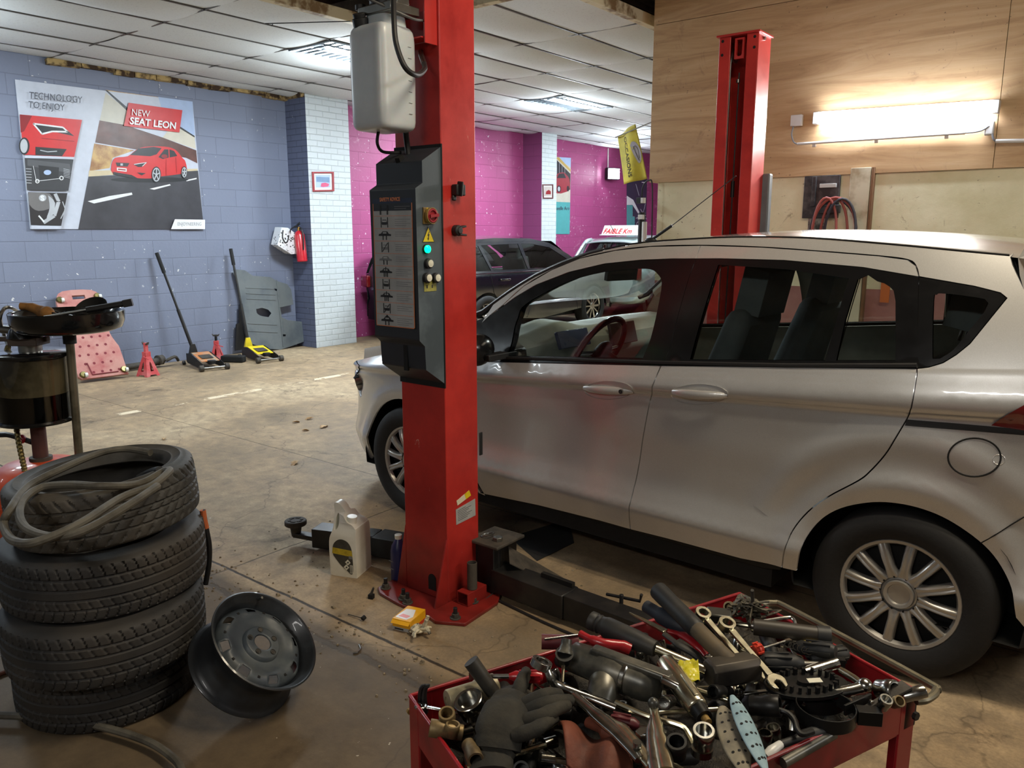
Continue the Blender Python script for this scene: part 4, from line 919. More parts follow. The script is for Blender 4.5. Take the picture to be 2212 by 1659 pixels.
# cable running out over the floor from the post foot
def floor_tube(name, pts, r, m, label, cat, z=None, sm=6, **k):
    mb = MB(); P = [atz(u, v, (z or r)) for u, v in pts]; mb.tube(P, r, m, 8, sm=sm); return tag(mb.build(name), label, cat, **k)
floor_tube('floor_cable', [(1052, 1286), (1062, 1290), (1110, 1313), (1170, 1342), (1230, 1368), (1262, 1380)], .0055, m_blkm, 'black cable running from the lift post foot towards the tool trolley', 'cable')
mb = MB(); mb.tube([Vector((-2.0, 2.36, .012)), atz(1080, 1270, .02), atz(1100, 1252, .05)], .003, m_steel, 6); mb.ball(atz(1100, 1251, .05), .006, m_steel); tag(mb.build('release_rod'), 'thin steel rod with ball end beside the lift post foot', 'rod')
# ---- second post behind the car
p2 = thing('lift_post', 'red open lift post standing behind the silver car by the plywood wall', 'vehicle lift', (-2.065, 4.95, 0))
mb = lm(p2); mb.prism(channel(-2.19, -1.94, 4.85, 5.05, -1, lip=.075), 2.69, m_lift, off=.015); mb.build('column', p2, bevel=.005)
mb = lm(p2); mb.box((-2.065, 4.945, 2.708), (.275, .225, .012), m_redl); mb.build('top_plate', p2, bevel=.002)
mb = lm(p2); mb.box((-2.065, 4.95, .008), (.4, .42, .015), m_lift); mb.build('base_plate', p2)
mb = lm(p2); mb.prism([(-.03, -.06), (.03, -.06), (.03, .06), (-.03, .06)], .02, m_redl, face_frame((-2.065, 4.885, 2.63), (1, 0, 0)), holes=[[(-.018, .05), (-.018, -.035), (-.008, -.045), (.008, -.045), (.018, -.035), (.018, .05)]]); mb.build('pulley_bracket', p2)
mb = lm(p2); mb.cyl((-2.118, 4.92, 2.60), (-2.108, 4.92, 2.60), .045, m=m_steel, n=28); mb.build('pulley', p2)
mb = lm(p2); mb.tube([(-2.125, 4.90, 2.62), (-2.13, 4.90, 2.55), (-2.135, 4.90, .3)], .0055, m_steel, 8); mb.build('lift_cable', p2)
mb = lm(p2); mb.tube([(-2.085, 4.93, 2.5), (-2.09, 4.93, 1.7), (-2.10, 4.93, .3)], .005, m_dsteel, 8); mb.cyl((-2.085, 4.92, 2.44), (-2.085, 4.92, 2.46), .012, m=m_steel); mb.cyl((-2.09, 4.93, 1.75), (-2.09, 4.93, 1.85), .012, m=m_dsteel); mb.build('hydraulic_line', p2)
for zz, xx in ((2.68, -2.167), (2.60, -2.167), (2.68, -1.965), (2.62, -1.965)):
    mb = lm(p2); mb.cyl((xx, 4.849, zz), (xx, 4.852, zz), .009, m=m_gap, n=12); mb.build('bolt_hole', p2)
mb = lm(p2); mb.cyl((-1.941, 4.93, 2.68), (-1.93, 4.93, 2.68), .012, m=m_steel, n=6); mb.build('side_bolt', p2)
mb = lm(p2); mb.box((-2.045, 5.03, 1.71), (.03, .01, .05), m_gap); mb.box((-2.045, 5.03, 1.655), (.03, .01, .035), m_gap); mb.build('latch_window', p2)
mb = lm(p2); mb.box((-1.925, 5.07, 1.62), (.06, .06, .55), M('grey_case', (98, 104, 108), .5)); mb.build('latch_cover', p2, bevel=.01)
mb = lm(p2); mb.box((-2.065, 4.82, .6), (.26, .06, .5), m_armb); mb.build('arm_carriage', p2, bevel=.004)
mb = lm(p2); mb.prism([(0, -.05), (.75, -.05), (.75, .05), (0, .05)], .1, m_armb, frame((-2.0, 4.80, .02), (-1.3, 4.65, .02))); mb.build('lift_arm', p2, bevel=.004)
# ================================================================ NEAR FLOOR: tyres, rim, hoses, jerrycan, box
def mat_tyre(name, c, dusty=.5):
    t = NT(name); n = t.noise(6, 6, .7); col = t.ramp(n, [(.35, lin(c)), (.7, lin(tuple(k + 30 * dusty for k in c)))])
    col = t.mix(t.math('MULTIPLY', t.ramp(t.noise(2.2, 4), [(.45, (0, 0, 0)), (.7, (1, 1, 1))]), .4 * dusty), col, lin((112, 100, 84)))
    t.set(Base_Color=col, Roughness=.68); t.bump(t.noise(90, 3), .25, .002); return t.m
def make_tyre(name, label, loc, Rr, w, mat, rot=(0, 0, 0), rb=.19, nb=60, style=0, rz=0):
    n = nb * 8; hw = w / 2
    prof = []  # (r, h, zone)
    tread = [i / 30 for i in range(31)]
    def fn(a, b):
        pass
    side_t = [(rb, hw * .55), (rb + .006, hw * .82), (rb + .020, hw * .98), (rb + .028, hw * .96), ((Rr + rb) / 2 + .005, hw * 1.06), (Rr - .03, hw * 1.0), (Rr - .024, hw * 1.005), (Rr - .014, hw * .95), (Rr - .007, hw * .90)]
    tr = [(Rr - .004 * abs(1 - 2 * t) ** 4, hw * (.86 - 1.72 * t)) for t in tread]
    side_b = [(r, -h) for r, h in side_t[::-1]]
    inner = [(rb + .004, -hw * .5), (Rr - .03, -hw * .85), (Rr - .014, -hw * .6), (Rr - .014, hw * .6), (Rr - .03, hw * .85), (rb + .004, hw * .5)]
    P = side_t + tr + side_b + inner; L = len(P); k0 = len(side_t); vs = []; fs = []
    grooves = {0: (.22, .42, .58, .78), 1: (.2, .4, .6, .8), 2: (.24, .5, .76)}[style]
    for i in range(n):
        g = 2 * PI * i / n; c, s = math.cos(g), math.sin(g)
        for j, (r, h) in enumerate(P):
            q = j - k0
            if 0 <= q < 31:
                t = q / 30; ph = (i / 8 + (abs(t - .5) * (3.2 if style == 0 else 2.0))) % 1.0
                if any(abs(t - gg) < .018 for gg in grooves): r -= .007
                elif t < .22 or t > .78: r -= .006 * (1 if ph < .16 else 0)
                elif style == 0: r -= .006 * (1 if ((i / 8 + (t * 4)) % 1.0) < .2 else 0)
                elif style == 1 and (.4 < t < .6): pass
                elif style == 1: r -= .004 * (1 if ((i / 8 - t * 2.5) % 1.0) < .14 else 0)
            vs.append((r * c, r * s, h))
    for i in range(n):
        a = (i + 1) % n
        for j in range(L): b = (j + 1) % L; fs.append((i * L + j, a * L + j, a * L + b, i * L + b))
    mb = MB(); mb.add(vs, fs, mat); o = mb.build(name, None, sharp=42)
    o.location = loc; o.rotation_euler = tuple(R(k) for k in rot); return tag(o, label, 'tyre', 'old tyres in the stack')
make_tyre('tyre', 'lowest tyre of the stack, resting on the floor, smallest and darkest', (-2.60, 1.09, .093), .283, .185, mat_tyre('tyre_a', (24, 24, 25), .35), style=1, rz=3)
make_tyre('tyre', 'second tyre from the bottom of the stack, with plain circumferential grooves', (-2.545, 1.075, .281), .302, .185, mat_tyre('tyre_b', (30, 31, 33), .5), (.4, -.4, 40), style=1, nb=56)
make_tyre('tyre', 'wide tyre directly under the tilted top tyre of the stack', (-2.60, 1.115, .475), .312, .19, mat_tyre('tyre_c', (34, 34, 35), .6), (.6, -.6, 80), style=1, nb=64)
TT = (-2.575, 1.12, .688)
make_tyre('tyre', 'topmost tilted winter tyre of the stack with deep blocks and hose on it', TT, .283, .18, mat_tyre('tyre_d', (44, 43, 40), .9), (3.5, -3, 10), style=0, nb=44, rb=.195)
m_hose = M('rubber_hose', (96, 92, 82), .7, c2=(70, 66, 58), scale=12); m_hosed = M('dark_hose', (40, 42, 44), .6)
mb = MB()
zt = lambda dx, dy: 0
def tp(u, v, lift=.0):   # a point lying on the top plane of the tilted tyre
    Rm = Matrix.Rotation(R(10), 4, 'Z') @ Matrix.Rotation(R(-3), 4, 'Y') @ Matrix.Rotation(R(3.5), 4, 'X'); n = (Rm @ Vector((0, 0, 1))); c = Vector(TT) + n * (.097 + lift); d = ray(u, v); s = (c - O).dot(n) / d.dot(n); return O + d * s
hp = [tp(325, 978, .01), tp(270, 970, .02), tp(215, 979, .03), tp(140, 1010, .03), tp(62, 1050, .02), tp(22, 1100, .012), tp(9, 1130, -.02), tp(22, 1163, -.03), tp(60, 1174, -.01), tp(110, 1160, .0), tp(180, 1127, .01), tp(262, 1075, .012), tp(330, 1048, .012), tp(366, 1018, .016), tp(352, 1019, .0), tp(300, 1045, -.01), tp(220, 1050, .02), tp(150, 1047, .02), tp(90, 1053, .015), tp(50, 1080, .01), tp(42, 1115, -.0), tp(62, 1145, -.01), tp(120, 1160, -.01), tp(190, 1142, .0), tp(280, 1090, .012), tp(340, 1050, .014)]
mb.tube(hp, .0115, m_hose, 10, sm=7); tag(mb.build('air_hose'), 'grey rubber hose coiled in loops over the topmost tyre', 'hose')
mb = MB(); mb.tube([tp(345, 1015, .0), tp(325, 1020, -.04), tp(300, 1032, -.06)], .012, m_hosed, 10, sm=5); mb.cyl(tp(318, 1024, -.05), tp(306, 1027, -.06), .008, m=m_steel); tag(mb.build('hose_end'), 'black hose end with metal coupling inside the top tyre', 'hose')
def beside(u, v, c=(-2.60, 1.115), extra=.02):
    d = ray(u, v); s = (Vector((c[0], c[1], 0)) - Vector((0, 0, 0))).dot(Vector((d.x, d.y, 0))) / (d.x ** 2 + d.y ** 2); return O + d * (s + extra)
mb = MB(); mb.tube([beside(438, 1102), beside(445, 1140), beside(452, 1180), beside(451, 1220), beside(444, 1262)], .0095, m_blkm, 10, sm=5); mb.tube([beside(438, 1102), beside(441, 1122), beside(445.3, 1141)], .0105, M('hose_orange', (196, 104, 60), .6), 10, sm=4); tag(mb.build('lead_hose'), 'black hose with an orange sleeve hanging behind the tyre stack', 'hose')
floor_tube('floor_hose', [(-60, 1540), (0, 1545), (80, 1549), (170, 1560), (250, 1578), (320, 1602), (365, 1630), (392, 1662), (398, 1720)], .0115, m_hose, 'grey hose lying along the floor in front of the tyre stack', 'hose', z=.03)
floor_tube('floor_pipe', [(-30, 1470), (10, 1452), (40, 1443)], .008, M('rusty', (96, 56, 40), .8), 'short rusty pipe end on the floor left of the tyres', 'pipe')
# steel wheel rim leaning on the stack
rc_ = O + Vector((-2.2926571, 1.47699902, .11354199 - CAMH)) * .916 + Vector((.012, .008, 0)); rn = Vector((.60057877, .24952426, .75963332))
m_rim = M('rim_black', (30, 33, 37), .38, c2=(52, 58, 64), thr=(.45, .75), scale=7, coat=.2); m_rimg = M('rim_face', (58, 66, 74), .45, c2=(84, 90, 92), scale=6, bump=.1)
rimT = thing('steel_wheel', 'bare black steel wheel rim leaning against the tyre stack', 'wheel rim', rc_, rot=(rn.to_track_quat('Z', 'Y').to_matrix() @ Matrix.Rotation(R(35), 3, 'Z')).to_euler())
mb = MB(); mb.lathe([(.186, -.002), (.187, .003), (.182, .005), (.176, .0), (.174, -.012), (.163, -.018), (.160, -.036), (.150, -.046), (.148, -.075), (.151, -.108), (.164, -.122), (.165, -.138), (.174, -.142), (.176, -.150), (.183, -.152), (.186, -.146), (.178, -.136), (.170, -.132), (.168, -.118), (.156, -.104), (.153, -.08), (.155, -.05), (.165, -.040), (.168, -.022), (.178, -.010)], m_rim, 72); mb.build('rim_barrel', rimT, sharp=60)
def disc():
    mb = MB(); N = 96
    prof = [(.029, -.018), (.032, -.014), (.036, -.014), (.056, -.014), (.060, -.016), (.064, -.030), (.080, -.034), (.100, -.026), (.112, -.018), (.120, -.016), (.132, -.020), (.142, -.030), (.153, -.042)]
    vs = []; fs = []
    for i in range(N):
        g = 2 * PI * i / N
        for r, h in prof:
            w_ = .5 + .5 * math.cos(g * 8)
            if r > .105: h -= .006 * w_
            vs.append((r * math.cos(g), r * math.sin(g), h))
    L = len(prof)
    for i in range(N):
        a = (i + 1) % N; slot = (math.cos(2 * PI * (i + .5) / N * 8) < -.35)
        for j in range(L - 1):
            if slot and prof[j][0] >= .119 and prof[j + 1][0] <= .143: continue
            fs.append((i * L + j, a * L + j, a * L + j + 1, i * L + j + 1))
    mb.add(vs, fs, m_rimg); return mb
o = disc().build('rim_disc', rimT, sharp=60, solid=.003)
for k in range(5):
    a = 2 * PI * k / 5 + .3; mb = MB(); mb.lathe([(.004, .001), (.0075, .0005), (.0095, .004), (.0095, 0)], m_dust, 16, o=(.046 * math.cos(a), .046 * math.sin(a), -.0135)); mb.cyl((.046 * math.cos(a), .046 * math.sin(a), -.0135), (.046 * math.cos(a), .046 * math.sin(a), -.0120), .0065, m=m_gap if k == 1 else m_dust); mb.build('bolt_hole', o)
for k in range(8):
    a = 2 * PI * k / 8; mb = MB(); c_, s_ = math.cos(a), math.sin(a); mb.box((.126 * c_, .126 * s_, -.0225), (.011, .009, .002), m_gap, (0, 0, math.degrees(a))); mb.build('vent_square', o)
mb = MB(); mb.cyl((.165, .03, -.01), (.158, .028, .012), .004, m=m_steel); mb.build('valve', rimT)
# jerrycan
jb = Vector((-2.69, 2.225, 0)); ja = math.degrees(math.atan2(2.19 - 2.145, -2.63 + 2.746))
jt = thing('jerrycan', 'white plastic jerrycan with a black and yellow label beside the red lift post', 'jerrycan', jb, rotz=R(ja))
m_jug = M('jug_plastic', (240, 239, 228), .4, c2=(226, 222, 204), scale=5); 
jo = csm([(-.066, .012), (-.054, .0), (.054, .0), (.066, .012), (.067, .10), (.066, .215), (.060, .232), (.046, .246), (.020, .258), (-.004, .292), (-.026, .322), (-.048, .332), (-.060, .324), (-.057, .28), (-.053, .22), (-.067, .165), (-.068, .08)], 4)
jh = csm([(-.044, .215), (-.036, .214), (-.028, .235), (-.030, .268), (-.038, .285), (-.044, .27), (-.046, .24)], 3)
mb = MB(); mb.prism(jo, .14, m_jug, Matrix(((1, 0, 0, 0), (0, 0, -1, .07), (0, 1, 0, 0), (0, 0, 0, 1))), holes=[jh])
mb.v = [(x, y * (1 if z < .19 else max(.34, 1 - (z - .19) * 6.5 * (1 if x < .0 else .35))), z) for x, y, z in mb.v]
can = mb.build('body', jt, sharp=50, bevel=.012, seg=4)
mb = MB(); mb.cyl((.028, -.028, .235), (.032, -.030, .268), .021, m=m_jug, n=28); mb.lathe([(.0225, .0), (.0225, .016), (0, .017)], m_jug, 28, o=(.031, -.0295, .262), axis=(.1, -.05, 1)); mb.build('cap', jt, bevel=.001)
FJ = face_frame((0, -.0702, 0), (1, 0, 0)); m_lbl = M('label_dark', (66, 64, 58), .5, var=.25, scale=60)
mb = MB(); ol = csm([(-.052, .118), (-.046, .150), (-.026, .172), (.0, .178), (.028, .166), (.044, .136), (.048, .09), (.049, .03), (.038, .016), (.02, .03), (-.015, .058), (-.048, .098)], 4); mb.prism(ol, .0008, m_lbl, FJ)
mb.prism([(-.053, .108), (-.050, .136), (.045, .130), (.048, .100)], .0012, M('label_mustard', (190, 166, 40), .5, var=.3, scale=50), FJ); mb.prism(rc(.030, .090, .046, .104), .0014, m_txt, FJ)
for cx_, cz_ in ((.024, .072), (.016, .048)): mb.prism([(cx_ - .014, cz_), (cx_, cz_ - .014), (cx_ + .014, cz_), (cx_, cz_ + .014)], .0014, m_wbtn, FJ); mb.prism([(cx_ - .006, cz_ - .004), (cx_ + .005, cz_ - .003), (cx_ + .003, cz_ + .006), (cx_ - .002, cz_ + .001)], .0017, m_ink, FJ)
mb.prism(rc(.033, .022, .048, .060), .0012, m_wbtn, FJ)
for k in range(6): mb.prism(rc(.034 + k * .0022, .024, .035 + k * .0022, .058), .0015, m_ink, FJ)
mb.build('label_sheet', can)
# blue bottle tucked behind the post
bb = thing('oil_bottle', 'dark blue plastic bottle with cream cap behind the post gusset', 'bottle', (-2.44, 2.29, 0)); m_bl = M('bottle_blue', (40, 44, 92), .35)
mb = MB(); mb.lathe([(0, 0), (.034, 0), (.037, .006), (.037, .14), (.032, .165), (.018, .19), (.014, .2), (0, .2)], m_bl, 28); bo = mb.build('body', bb)
mb = MB(); mb.lathe([(.0155, 0), (.0165, .018), (0, .019)], m_wbtn, 24, o=(0, 0, .198)); mb.build('cap', bb); mb = MB(); mb.box((-.012, -.0358, .10), (.03, .002, .004), m_txt); mb.box((-.010, -.0362, .065), (.025, .002, .004), m_txt); mb.build('label_sheet', bo)
# yellow spare-part box and crumpled glove
yb = thing('carton', 'yellow spare part carton lying on the floor before the lift post', 'box', (-2.112, 2.028, 0), rotz=R(14)); m_yb = M('carton_yellow', (230, 168, 24), .4, var=.08)
mb = MB(); mb.box((0, 0, .024), (.082, .118, .048), m_yb); bb_ = mb.build('body', yb, bevel=.002)
mb = MB(); mb.prism(rc(-.0405, .002, .0405, .016), .0006, m_lab, face_frame((0, -.0592, 0), (1, 0, 0))); mb.prism(rc(-.030, .006, .010, .012), .0009, m_ink, face_frame((0, -.0592, 0), (1, 0, 0)))
mb.prism(rc(-.058, .0, .058, .014), .0006, M('carton_red', (196, 60, 30), .4), face_frame((.0412, 0, 0), (0, 1, 0)))
mb.prism([(-.035, -.045), (.018, -.05), (.03, -.02), (.01, .035), (-.03, .03)], .0006, M('carton_print', (226, 226, 230), .3), Matrix.Translation((0, 0, .0482))); mb.prism([(-.028, -.035), (.012, -.038), (.018, -.018), (-.02, -.012)], .0009, M('carton_pink', (226, 130, 130), .3), Matrix.Translation((0, 0, .0482))); mb.build('print', bb_)
mb = MB(); mb.box((-.0, -.063, .041), (.080, .022, .0012), m_yb, (35, 0, 0)); mb.build('flap', yb)
m_glv = M('latex_soiled', (206, 196, 168), .6, c2=(60, 54, 46), thr=(.5, .62), scale=22)
mb = MB(); random.seed(4); gc = atz(900, 1373)
for k in range(9):
    a = random.uniform(0, 6.28); p0 = gc + Vector((random.uniform(-.025, .025), random.uniform(-.02, .02), .012)); q = [p0 + Vector((math.cos(a) * t * .05 + random.uniform(-.01, .01), math.sin(a) * t * .05 + random.uniform(-.01, .01), .012 * math.sin(PI * t) + (.012 if k % 2 else 0))) for t in (0, .35, .7, 1)]
    mb.tube(q, [.009, .009, .0075, .006], m_glv, 7, sm=3, flat=.7)
for k in range(2):
    a = k * .4; q = [gc + Vector((.02 + t * .015, .02 + t * .01 * k, .02 + t * .05 + .01 * k)) for t in (0, .4, .8, 1)]; mb.tube(q, .0075, m_glv, 7, sm=3)
tag(mb.build('crumpled_glove'), 'crumpled soiled white glove lying against the yellow carton', 'glove')
# loose anchor block and plug on the floor, small litter
mb = MB(); p = atz(802, 1288, .01); mb.box(p, (.022, .02, .02), m_gap, (0, 0, 20)); mb.cyl(p + Vector((0, 0, .01)), p + Vector((.01, .006, .04)), .006, .004, m=m_dust); tag(mb.build('loose_bolt', bevel=.001), 'black bolt plug standing on the floor left of the post base plate', 'bolt')
mb = MB(); p = atz(785, 1336, .01); mb.cyl(p + Vector((0, -.006, 0)), p + Vector((0, .008, .004)), .009, m=m_gap, n=14); mb.tube([p, atz(752, 1327, .006)], .0022, m_dust, 6); tag(mb.build('blind_rivet'), 'black headed pin lying on the floor near the slab joint', 'pin')
floor_tube('bent_pin', [(763, 1411), (772, 1409), (779, 1402), (776, 1393)], .0035, m_steel, 'small bent metal hook on the floor in front of the crack', 'hook')
m_leaf = M('dry_leaf', (150, 118, 78), .8, c2=(190, 160, 120)); random.seed(12)
LF = [(637, 1001, 'dry leaf on the bare floor between the rim and the blue wall'), (660, 930, 'dry leaf lying nearest the white pillar in the leaf litter'), (700, 922, 'small dry leaf to the right of the leaf cluster'), (640, 912, 'curled dry leaf above the other floor litter'), (355, 948, 'dark leaf scrap alone on the floor beyond the tyres'), (668, 905, 'thin leaf scrap furthest from the tyres')]
for u, v, lb in LF:
    p = atz(u, v, .004); mb = MB(); L = random.uniform(.03, .06); a = random.uniform(0, 180)
    mb.T = Matrix.Translation(p) @ rotm(random.uniform(-12, 12), random.uniform(-12, 12), a); nn = 8
    mb.grid(lambda s, t, L=L: ((s - .5) * L * 2, (t - .5) * L * .9 * math.sin(PI * min(.97, s + .03)) ** .7 * (1 + .35 * math.sin(s * 19)), .012 * math.sin(PI * s) * abs(t - .5) * 2), nn, 4, m_leaf)
    tag(mb.build('dry_leaf', solid=.001), lb, 'leaf')
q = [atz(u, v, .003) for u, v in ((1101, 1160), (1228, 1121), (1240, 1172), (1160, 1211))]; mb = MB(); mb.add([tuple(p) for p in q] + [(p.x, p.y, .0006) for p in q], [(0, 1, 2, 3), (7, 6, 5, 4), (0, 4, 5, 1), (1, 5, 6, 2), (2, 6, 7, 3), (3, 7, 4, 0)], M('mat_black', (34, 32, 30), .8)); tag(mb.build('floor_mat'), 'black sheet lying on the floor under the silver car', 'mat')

# ---- grit along the broken joint: too much to count
mb = MB(); random.seed(31); m_grit = M('grit', (150, 136, 112), .9, c2=(92, 80, 64), scale=40)
for k in range(420):
    x_ = random.uniform(-3.6, -1.3); y_ = 1.80 + random.gauss(0, .07) + .05 * math.sin(x_ * 5); r_q = random.uniform(.0015, .0055) * (1.6 if random.random() < .08 else 1)
    if random.random() < .3: x_, y_ = random.uniform(-3.4, -1.5), random.uniform(1.9, 2.9)
    if -2.5 < x_ < -1.88 and 2.05 < y_ < 2.65: continue
    mb.box((x_, y_, r_q * .5), (r_q * 2.2, r_q * 1.6, r_q), m_grit, (random.uniform(-20, 20), random.uniform(-20, 20), random.uniform(0, 180)), top=(.6, .7))
tag(mb.build('floor_grit'), 'small stones and cement crumbs scattered along the cracked floor joint', 'grit', kind='stuff')
# ================================================================ LAMPS, FLAG, POSTERS, WALL THINGS
m_tube = M('tube_lit', (255, 255, 255), .4, emit=(236, 246, 255), es=60); m_diff = M('diffuser_lit', (255, 255, 255), .4, emit=(226, 236, 255), es=20); m_wht = M('white_plastic', (214, 214, 210), .45, var=.05); m_louv = M('louvre_silver', (120, 126, 130), .35, .7)
def louvre_fit(y0, label, cx=-6.41, hid=False):
    t = thing('ceiling_light', label, 'ceiling light', (cx, y0 + .63, 3.28), group=None)
    mb = MB(); mb.box((0, 0, .055), (.63, 1.25, .006), m_louv)
    for s in (-1, 1): mb.box((s * .312, 0, .015), (.006, 1.25, .08), m_louv); mb.box((0, s * .622, .015), (.63, .006, .08), m_louv)
    mb.build('housing', t)
    for x in (-.03, .03):
        mb = MB(); mb.cyl((x, -.42, .03), (x, .56, .03), .019, m=m_tube, n=12); mb.build('tube', t)
    mb = MB()
    for k in range(14): mb.box((0, -.57 + k * .088, -.002), (.62, .003, .016), m_louv)
    for x in (-.1, .1): mb.box((x, 0, -.002), (.003, 1.23, .016), m_louv)
    mb.build('louvre', t); return t
louvre_fit(5.045, 'louvred fluorescent ceiling light nearer the camera, partly behind the white tank')
louvre_fit(8.81, 'bright louvred fluorescent ceiling light over the far bay')
wl_ = thing('wall_light', 'long lit fluorescent batten fixed on the plywood wall', 'wall light', (-1.417, 6.20, 2.34), rot=(0, R(1.2), 0))
mb = MB(); mb.box((0, -.02, .02), (1.17, .035, .05), m_wht); mb.build('housing', wl_, bevel=.004)
mb = MB(); mb.lathe([(0, -.555), (.042, -.552), (.042, .552), (0, .555)], m_diff, 24, o=(0, -.066, .0), axis=(1, 0, 0)); mb.build('diffuser', wl_)
for s in (-1, 1): mb = MB(); mb.box((s * .572, -.045, 0), (.036, .07, .085), m_wht); mb.build('end_cap', wl_, bevel=.004)
mb = MB(); mb.box((-2.142, 6.18, 2.353), (.082, .04, .08), m_wht); tag(mb.build('junction_box', bevel=.004), 'square white junction box left of the wall light', 'junction box')
mb = MB(); mb.box((-.875, 6.18, 2.20), (.055, .035, .09), m_wht); tag(mb.build('junction_box', bevel=.01, seg=3), 'small upright white junction box below the right end of the wall light', 'junction box')
c1 = thing('conduit', 'white cable conduit clipped under the wall light', 'conduit', (-1.56, 6.18, 2.18))
mb = lm(c1); a_, b_ = aty(1722, 311, 6.17), aty(2085, 287, 6.17); mb.cyl(a_, b_, .010, m=m_wht, n=12); mb.build('pipe', c1)
for t_ in (.11, .5, .9): q = a_.lerp(b_, t_); mb = lm(c1); mb.box(q + Vector((0, .012, -.012)), (.024, .02, .034), m_wht); mb.build('clip', c1, bevel=.003)
mb = lm(c1); mb.tube([aty(1714, 272, 6.17), aty(1710, 290, 6.16), aty(1714, 306, 6.16), a_], .0055, m_txt, 8, sm=5); mb.build('cable', c1); mb = lm(c1); mb.tube([b_, aty(2100, 286, 6.16), aty(2120, 282, 6.16), aty(2137, 272, 6.165)], .0055, m_txt, 8, sm=5); mb.build('cable', c1)
mb = MB(); a_ = aty(2151, 305, 6.17); mb.cyl(a_, aty(2290, 303, 6.17), .013, m=m_wht, n=12); mb.tube([aty(2143, 288, 6.17), aty(2146, 300, 6.165), a_], .007, m_txt, 8, sm=4); tag(mb.build('conduit'), 'second white conduit running off to the right of the upright junction box', 'conduit')
# small cable on the ply above the left junction box
# hose coil on the bracket
mb = MB(); m_hr = M('hose_redbrown', (150, 74, 66), .5); m_hb = M('hose_blackwall', (44, 44, 52), .5)
def loop(cx, cz, rx, rz, y): return [(cx + rx * math.cos(a), y + .015 * math.sin(2 * a), cz + rz * math.sin(a)) for a in [2 * PI * k / 28 for k in range(28)]]
coil = thing('wall_hose', 'red and black air hoses coiled on the bracket of the cream wall', 'hose', (-1.80, 6.15, 1.78))
for cx, cz, rx, rz, m_, y in ((-1.80, 1.52, .155, .26, m_hr, 6.12), (-1.81, 1.51, .165, .255, m_hb, 6.14), (-1.86, 1.50, .085, .28, m_hr, 6.10), (-1.75, 1.50, .11, .27, m_hb, 6.11), (-1.80, 1.42, .10, .35, m_hr, 6.13)):
    mb = lm(coil); mb.tube(loop(cx, cz, rx, rz, y), .0095, m_, 8, closed=True); mb.build('hose_loop', coil)
mb = MB(); mb.box((-1.425, 6.19, 1.16), (.06, .012, .26), M('orange_strap', (206, 110, 50), .6)); tag(mb.build('wall_strap'), 'orange strap hanging on the wall seen through the rear door window', 'strap')
# airline filter at the partition's edge
af = thing('filter_unit', 'black and white upright filter unit with cable at the edge of the plywood partition', 'filter unit', (-3.42, 6.25, 1.5))
mb = lm(af); mb.cyl((-3.44, 6.2, 1.42), (-3.44, 6.2, 1.70), .03, m=m_blkm, n=20); mb.cyl((-3.40, 6.18, 1.40), (-3.40, 6.18, 1.62), .022, m=m_wht, n=16); mb.box((-3.43, 6.17, 1.66), (.05, .03, .04), m_wht); mb.build('body', af, bevel=.004)
mb = lm(af); mb.box((-3.45, 6.2, 1.80), (.07, .05, .05), m_blkm); mb.box((-3.42, 6.18, 1.80), (.03, .04, .045), m_wht); mb.build('valve_block', af, bevel=.003)
mb = lm(af); mb.tube([(-3.44, 6.19, 1.82), (-3.42, 6.17, 1.92), (-3.36, 6.16, 1.965), (-3.325, 6.16, 1.9), (-3.32, 6.17, 1.4)], .006, m_blkm, 8, sm=6); mb.build('cable', af)
# ---- flag on its rod
m_flag = M('flag_yellow', (206, 190, 70), .7, c2=(170, 160, 80), thr=(.4, .7), scale=6); m_fog = M('flag_fog', (206, 208, 206), .7)
fy_ = 6.9; FL = thing('flag', 'yellow hanging banner with mirrored dark lettering beside the partition', 'flag', (-3.97, fy_, 2.45))
r0, r1 = aty(1329, 297, fy_ + .0), aty(1412, 262, fy_ - .35)
mb = lm(FL); mb.cyl(r0, r1, .006, m=m_steel, n=8); mb.cyl(r1, (-3.38, 6.40, r1.z - .01), .006, m=m_steel, n=8); mb.build('rod', FL)
f00, f10, f01, f11 = aty(1334, 294, fy_), aty(1392, 272, fy_), aty(1346, 398, fy_), aty(1397, 386, fy_)
f10.y = r0.y + (r1.y - r0.y) * (f10.x - r0.x) / (r1.x - r0.x)
def flg(a, b, o=0.):
    p = f00.lerp(f10, a).lerp(f01.lerp(f11, a), b); return p + Vector((0, .018 * math.sin(a * 7 + b * 2) - .0 + o, 0))
mb = lm(FL); mb.grid(flg, 16, 20, m_flag); fl_ = mb.build('cloth', FL, solid=.002)
# mirrored lettering runs down the cloth (seen from its back)
def flag_text():
    cu = MB(); me = text('OCCASIONS', .10, m_ink, Matrix.Identity(4), depth=0, bold=.001); vs = [v.co.copy() for v in me.data.vertices]; fs = [tuple(p.vertices) for p in me.data.polygons]; bpy.data.objects.remove(me)
    Lx = max(v.x for v in vs); Hh = max(v.y for v in vs); out = []
    for v in vs: out.append(flg(.30 + .17 * (v.y / Hh), .10 + .80 * v.x / Lx, -.004))
    m2 = MB(); m2.T = Matrix.Translation(-Vector(FL.location)); m2.add(out, fs, m_ink); return m2
flag_text().build('lettering', fl_, fix=False)
mb = lm(FL); pts = [(.62, .32), (.72, .27), (.85, .30), (.95, .42), (.96, .56), (.88, .66), (.80, .68), (.74, .60), (.66, .46)]
n_ = len(pts); mb.add([flg(.8, .47, -.004)] + [flg(a, b, -.004) for a, b in csm(pts + [pts[0]], 3)[:-1]], [(0, 1 + k, 1 + (k + 1) % (n_ * 3)) for k in range(n_ * 3)], M('flag_badge', (176, 172, 184), .6))
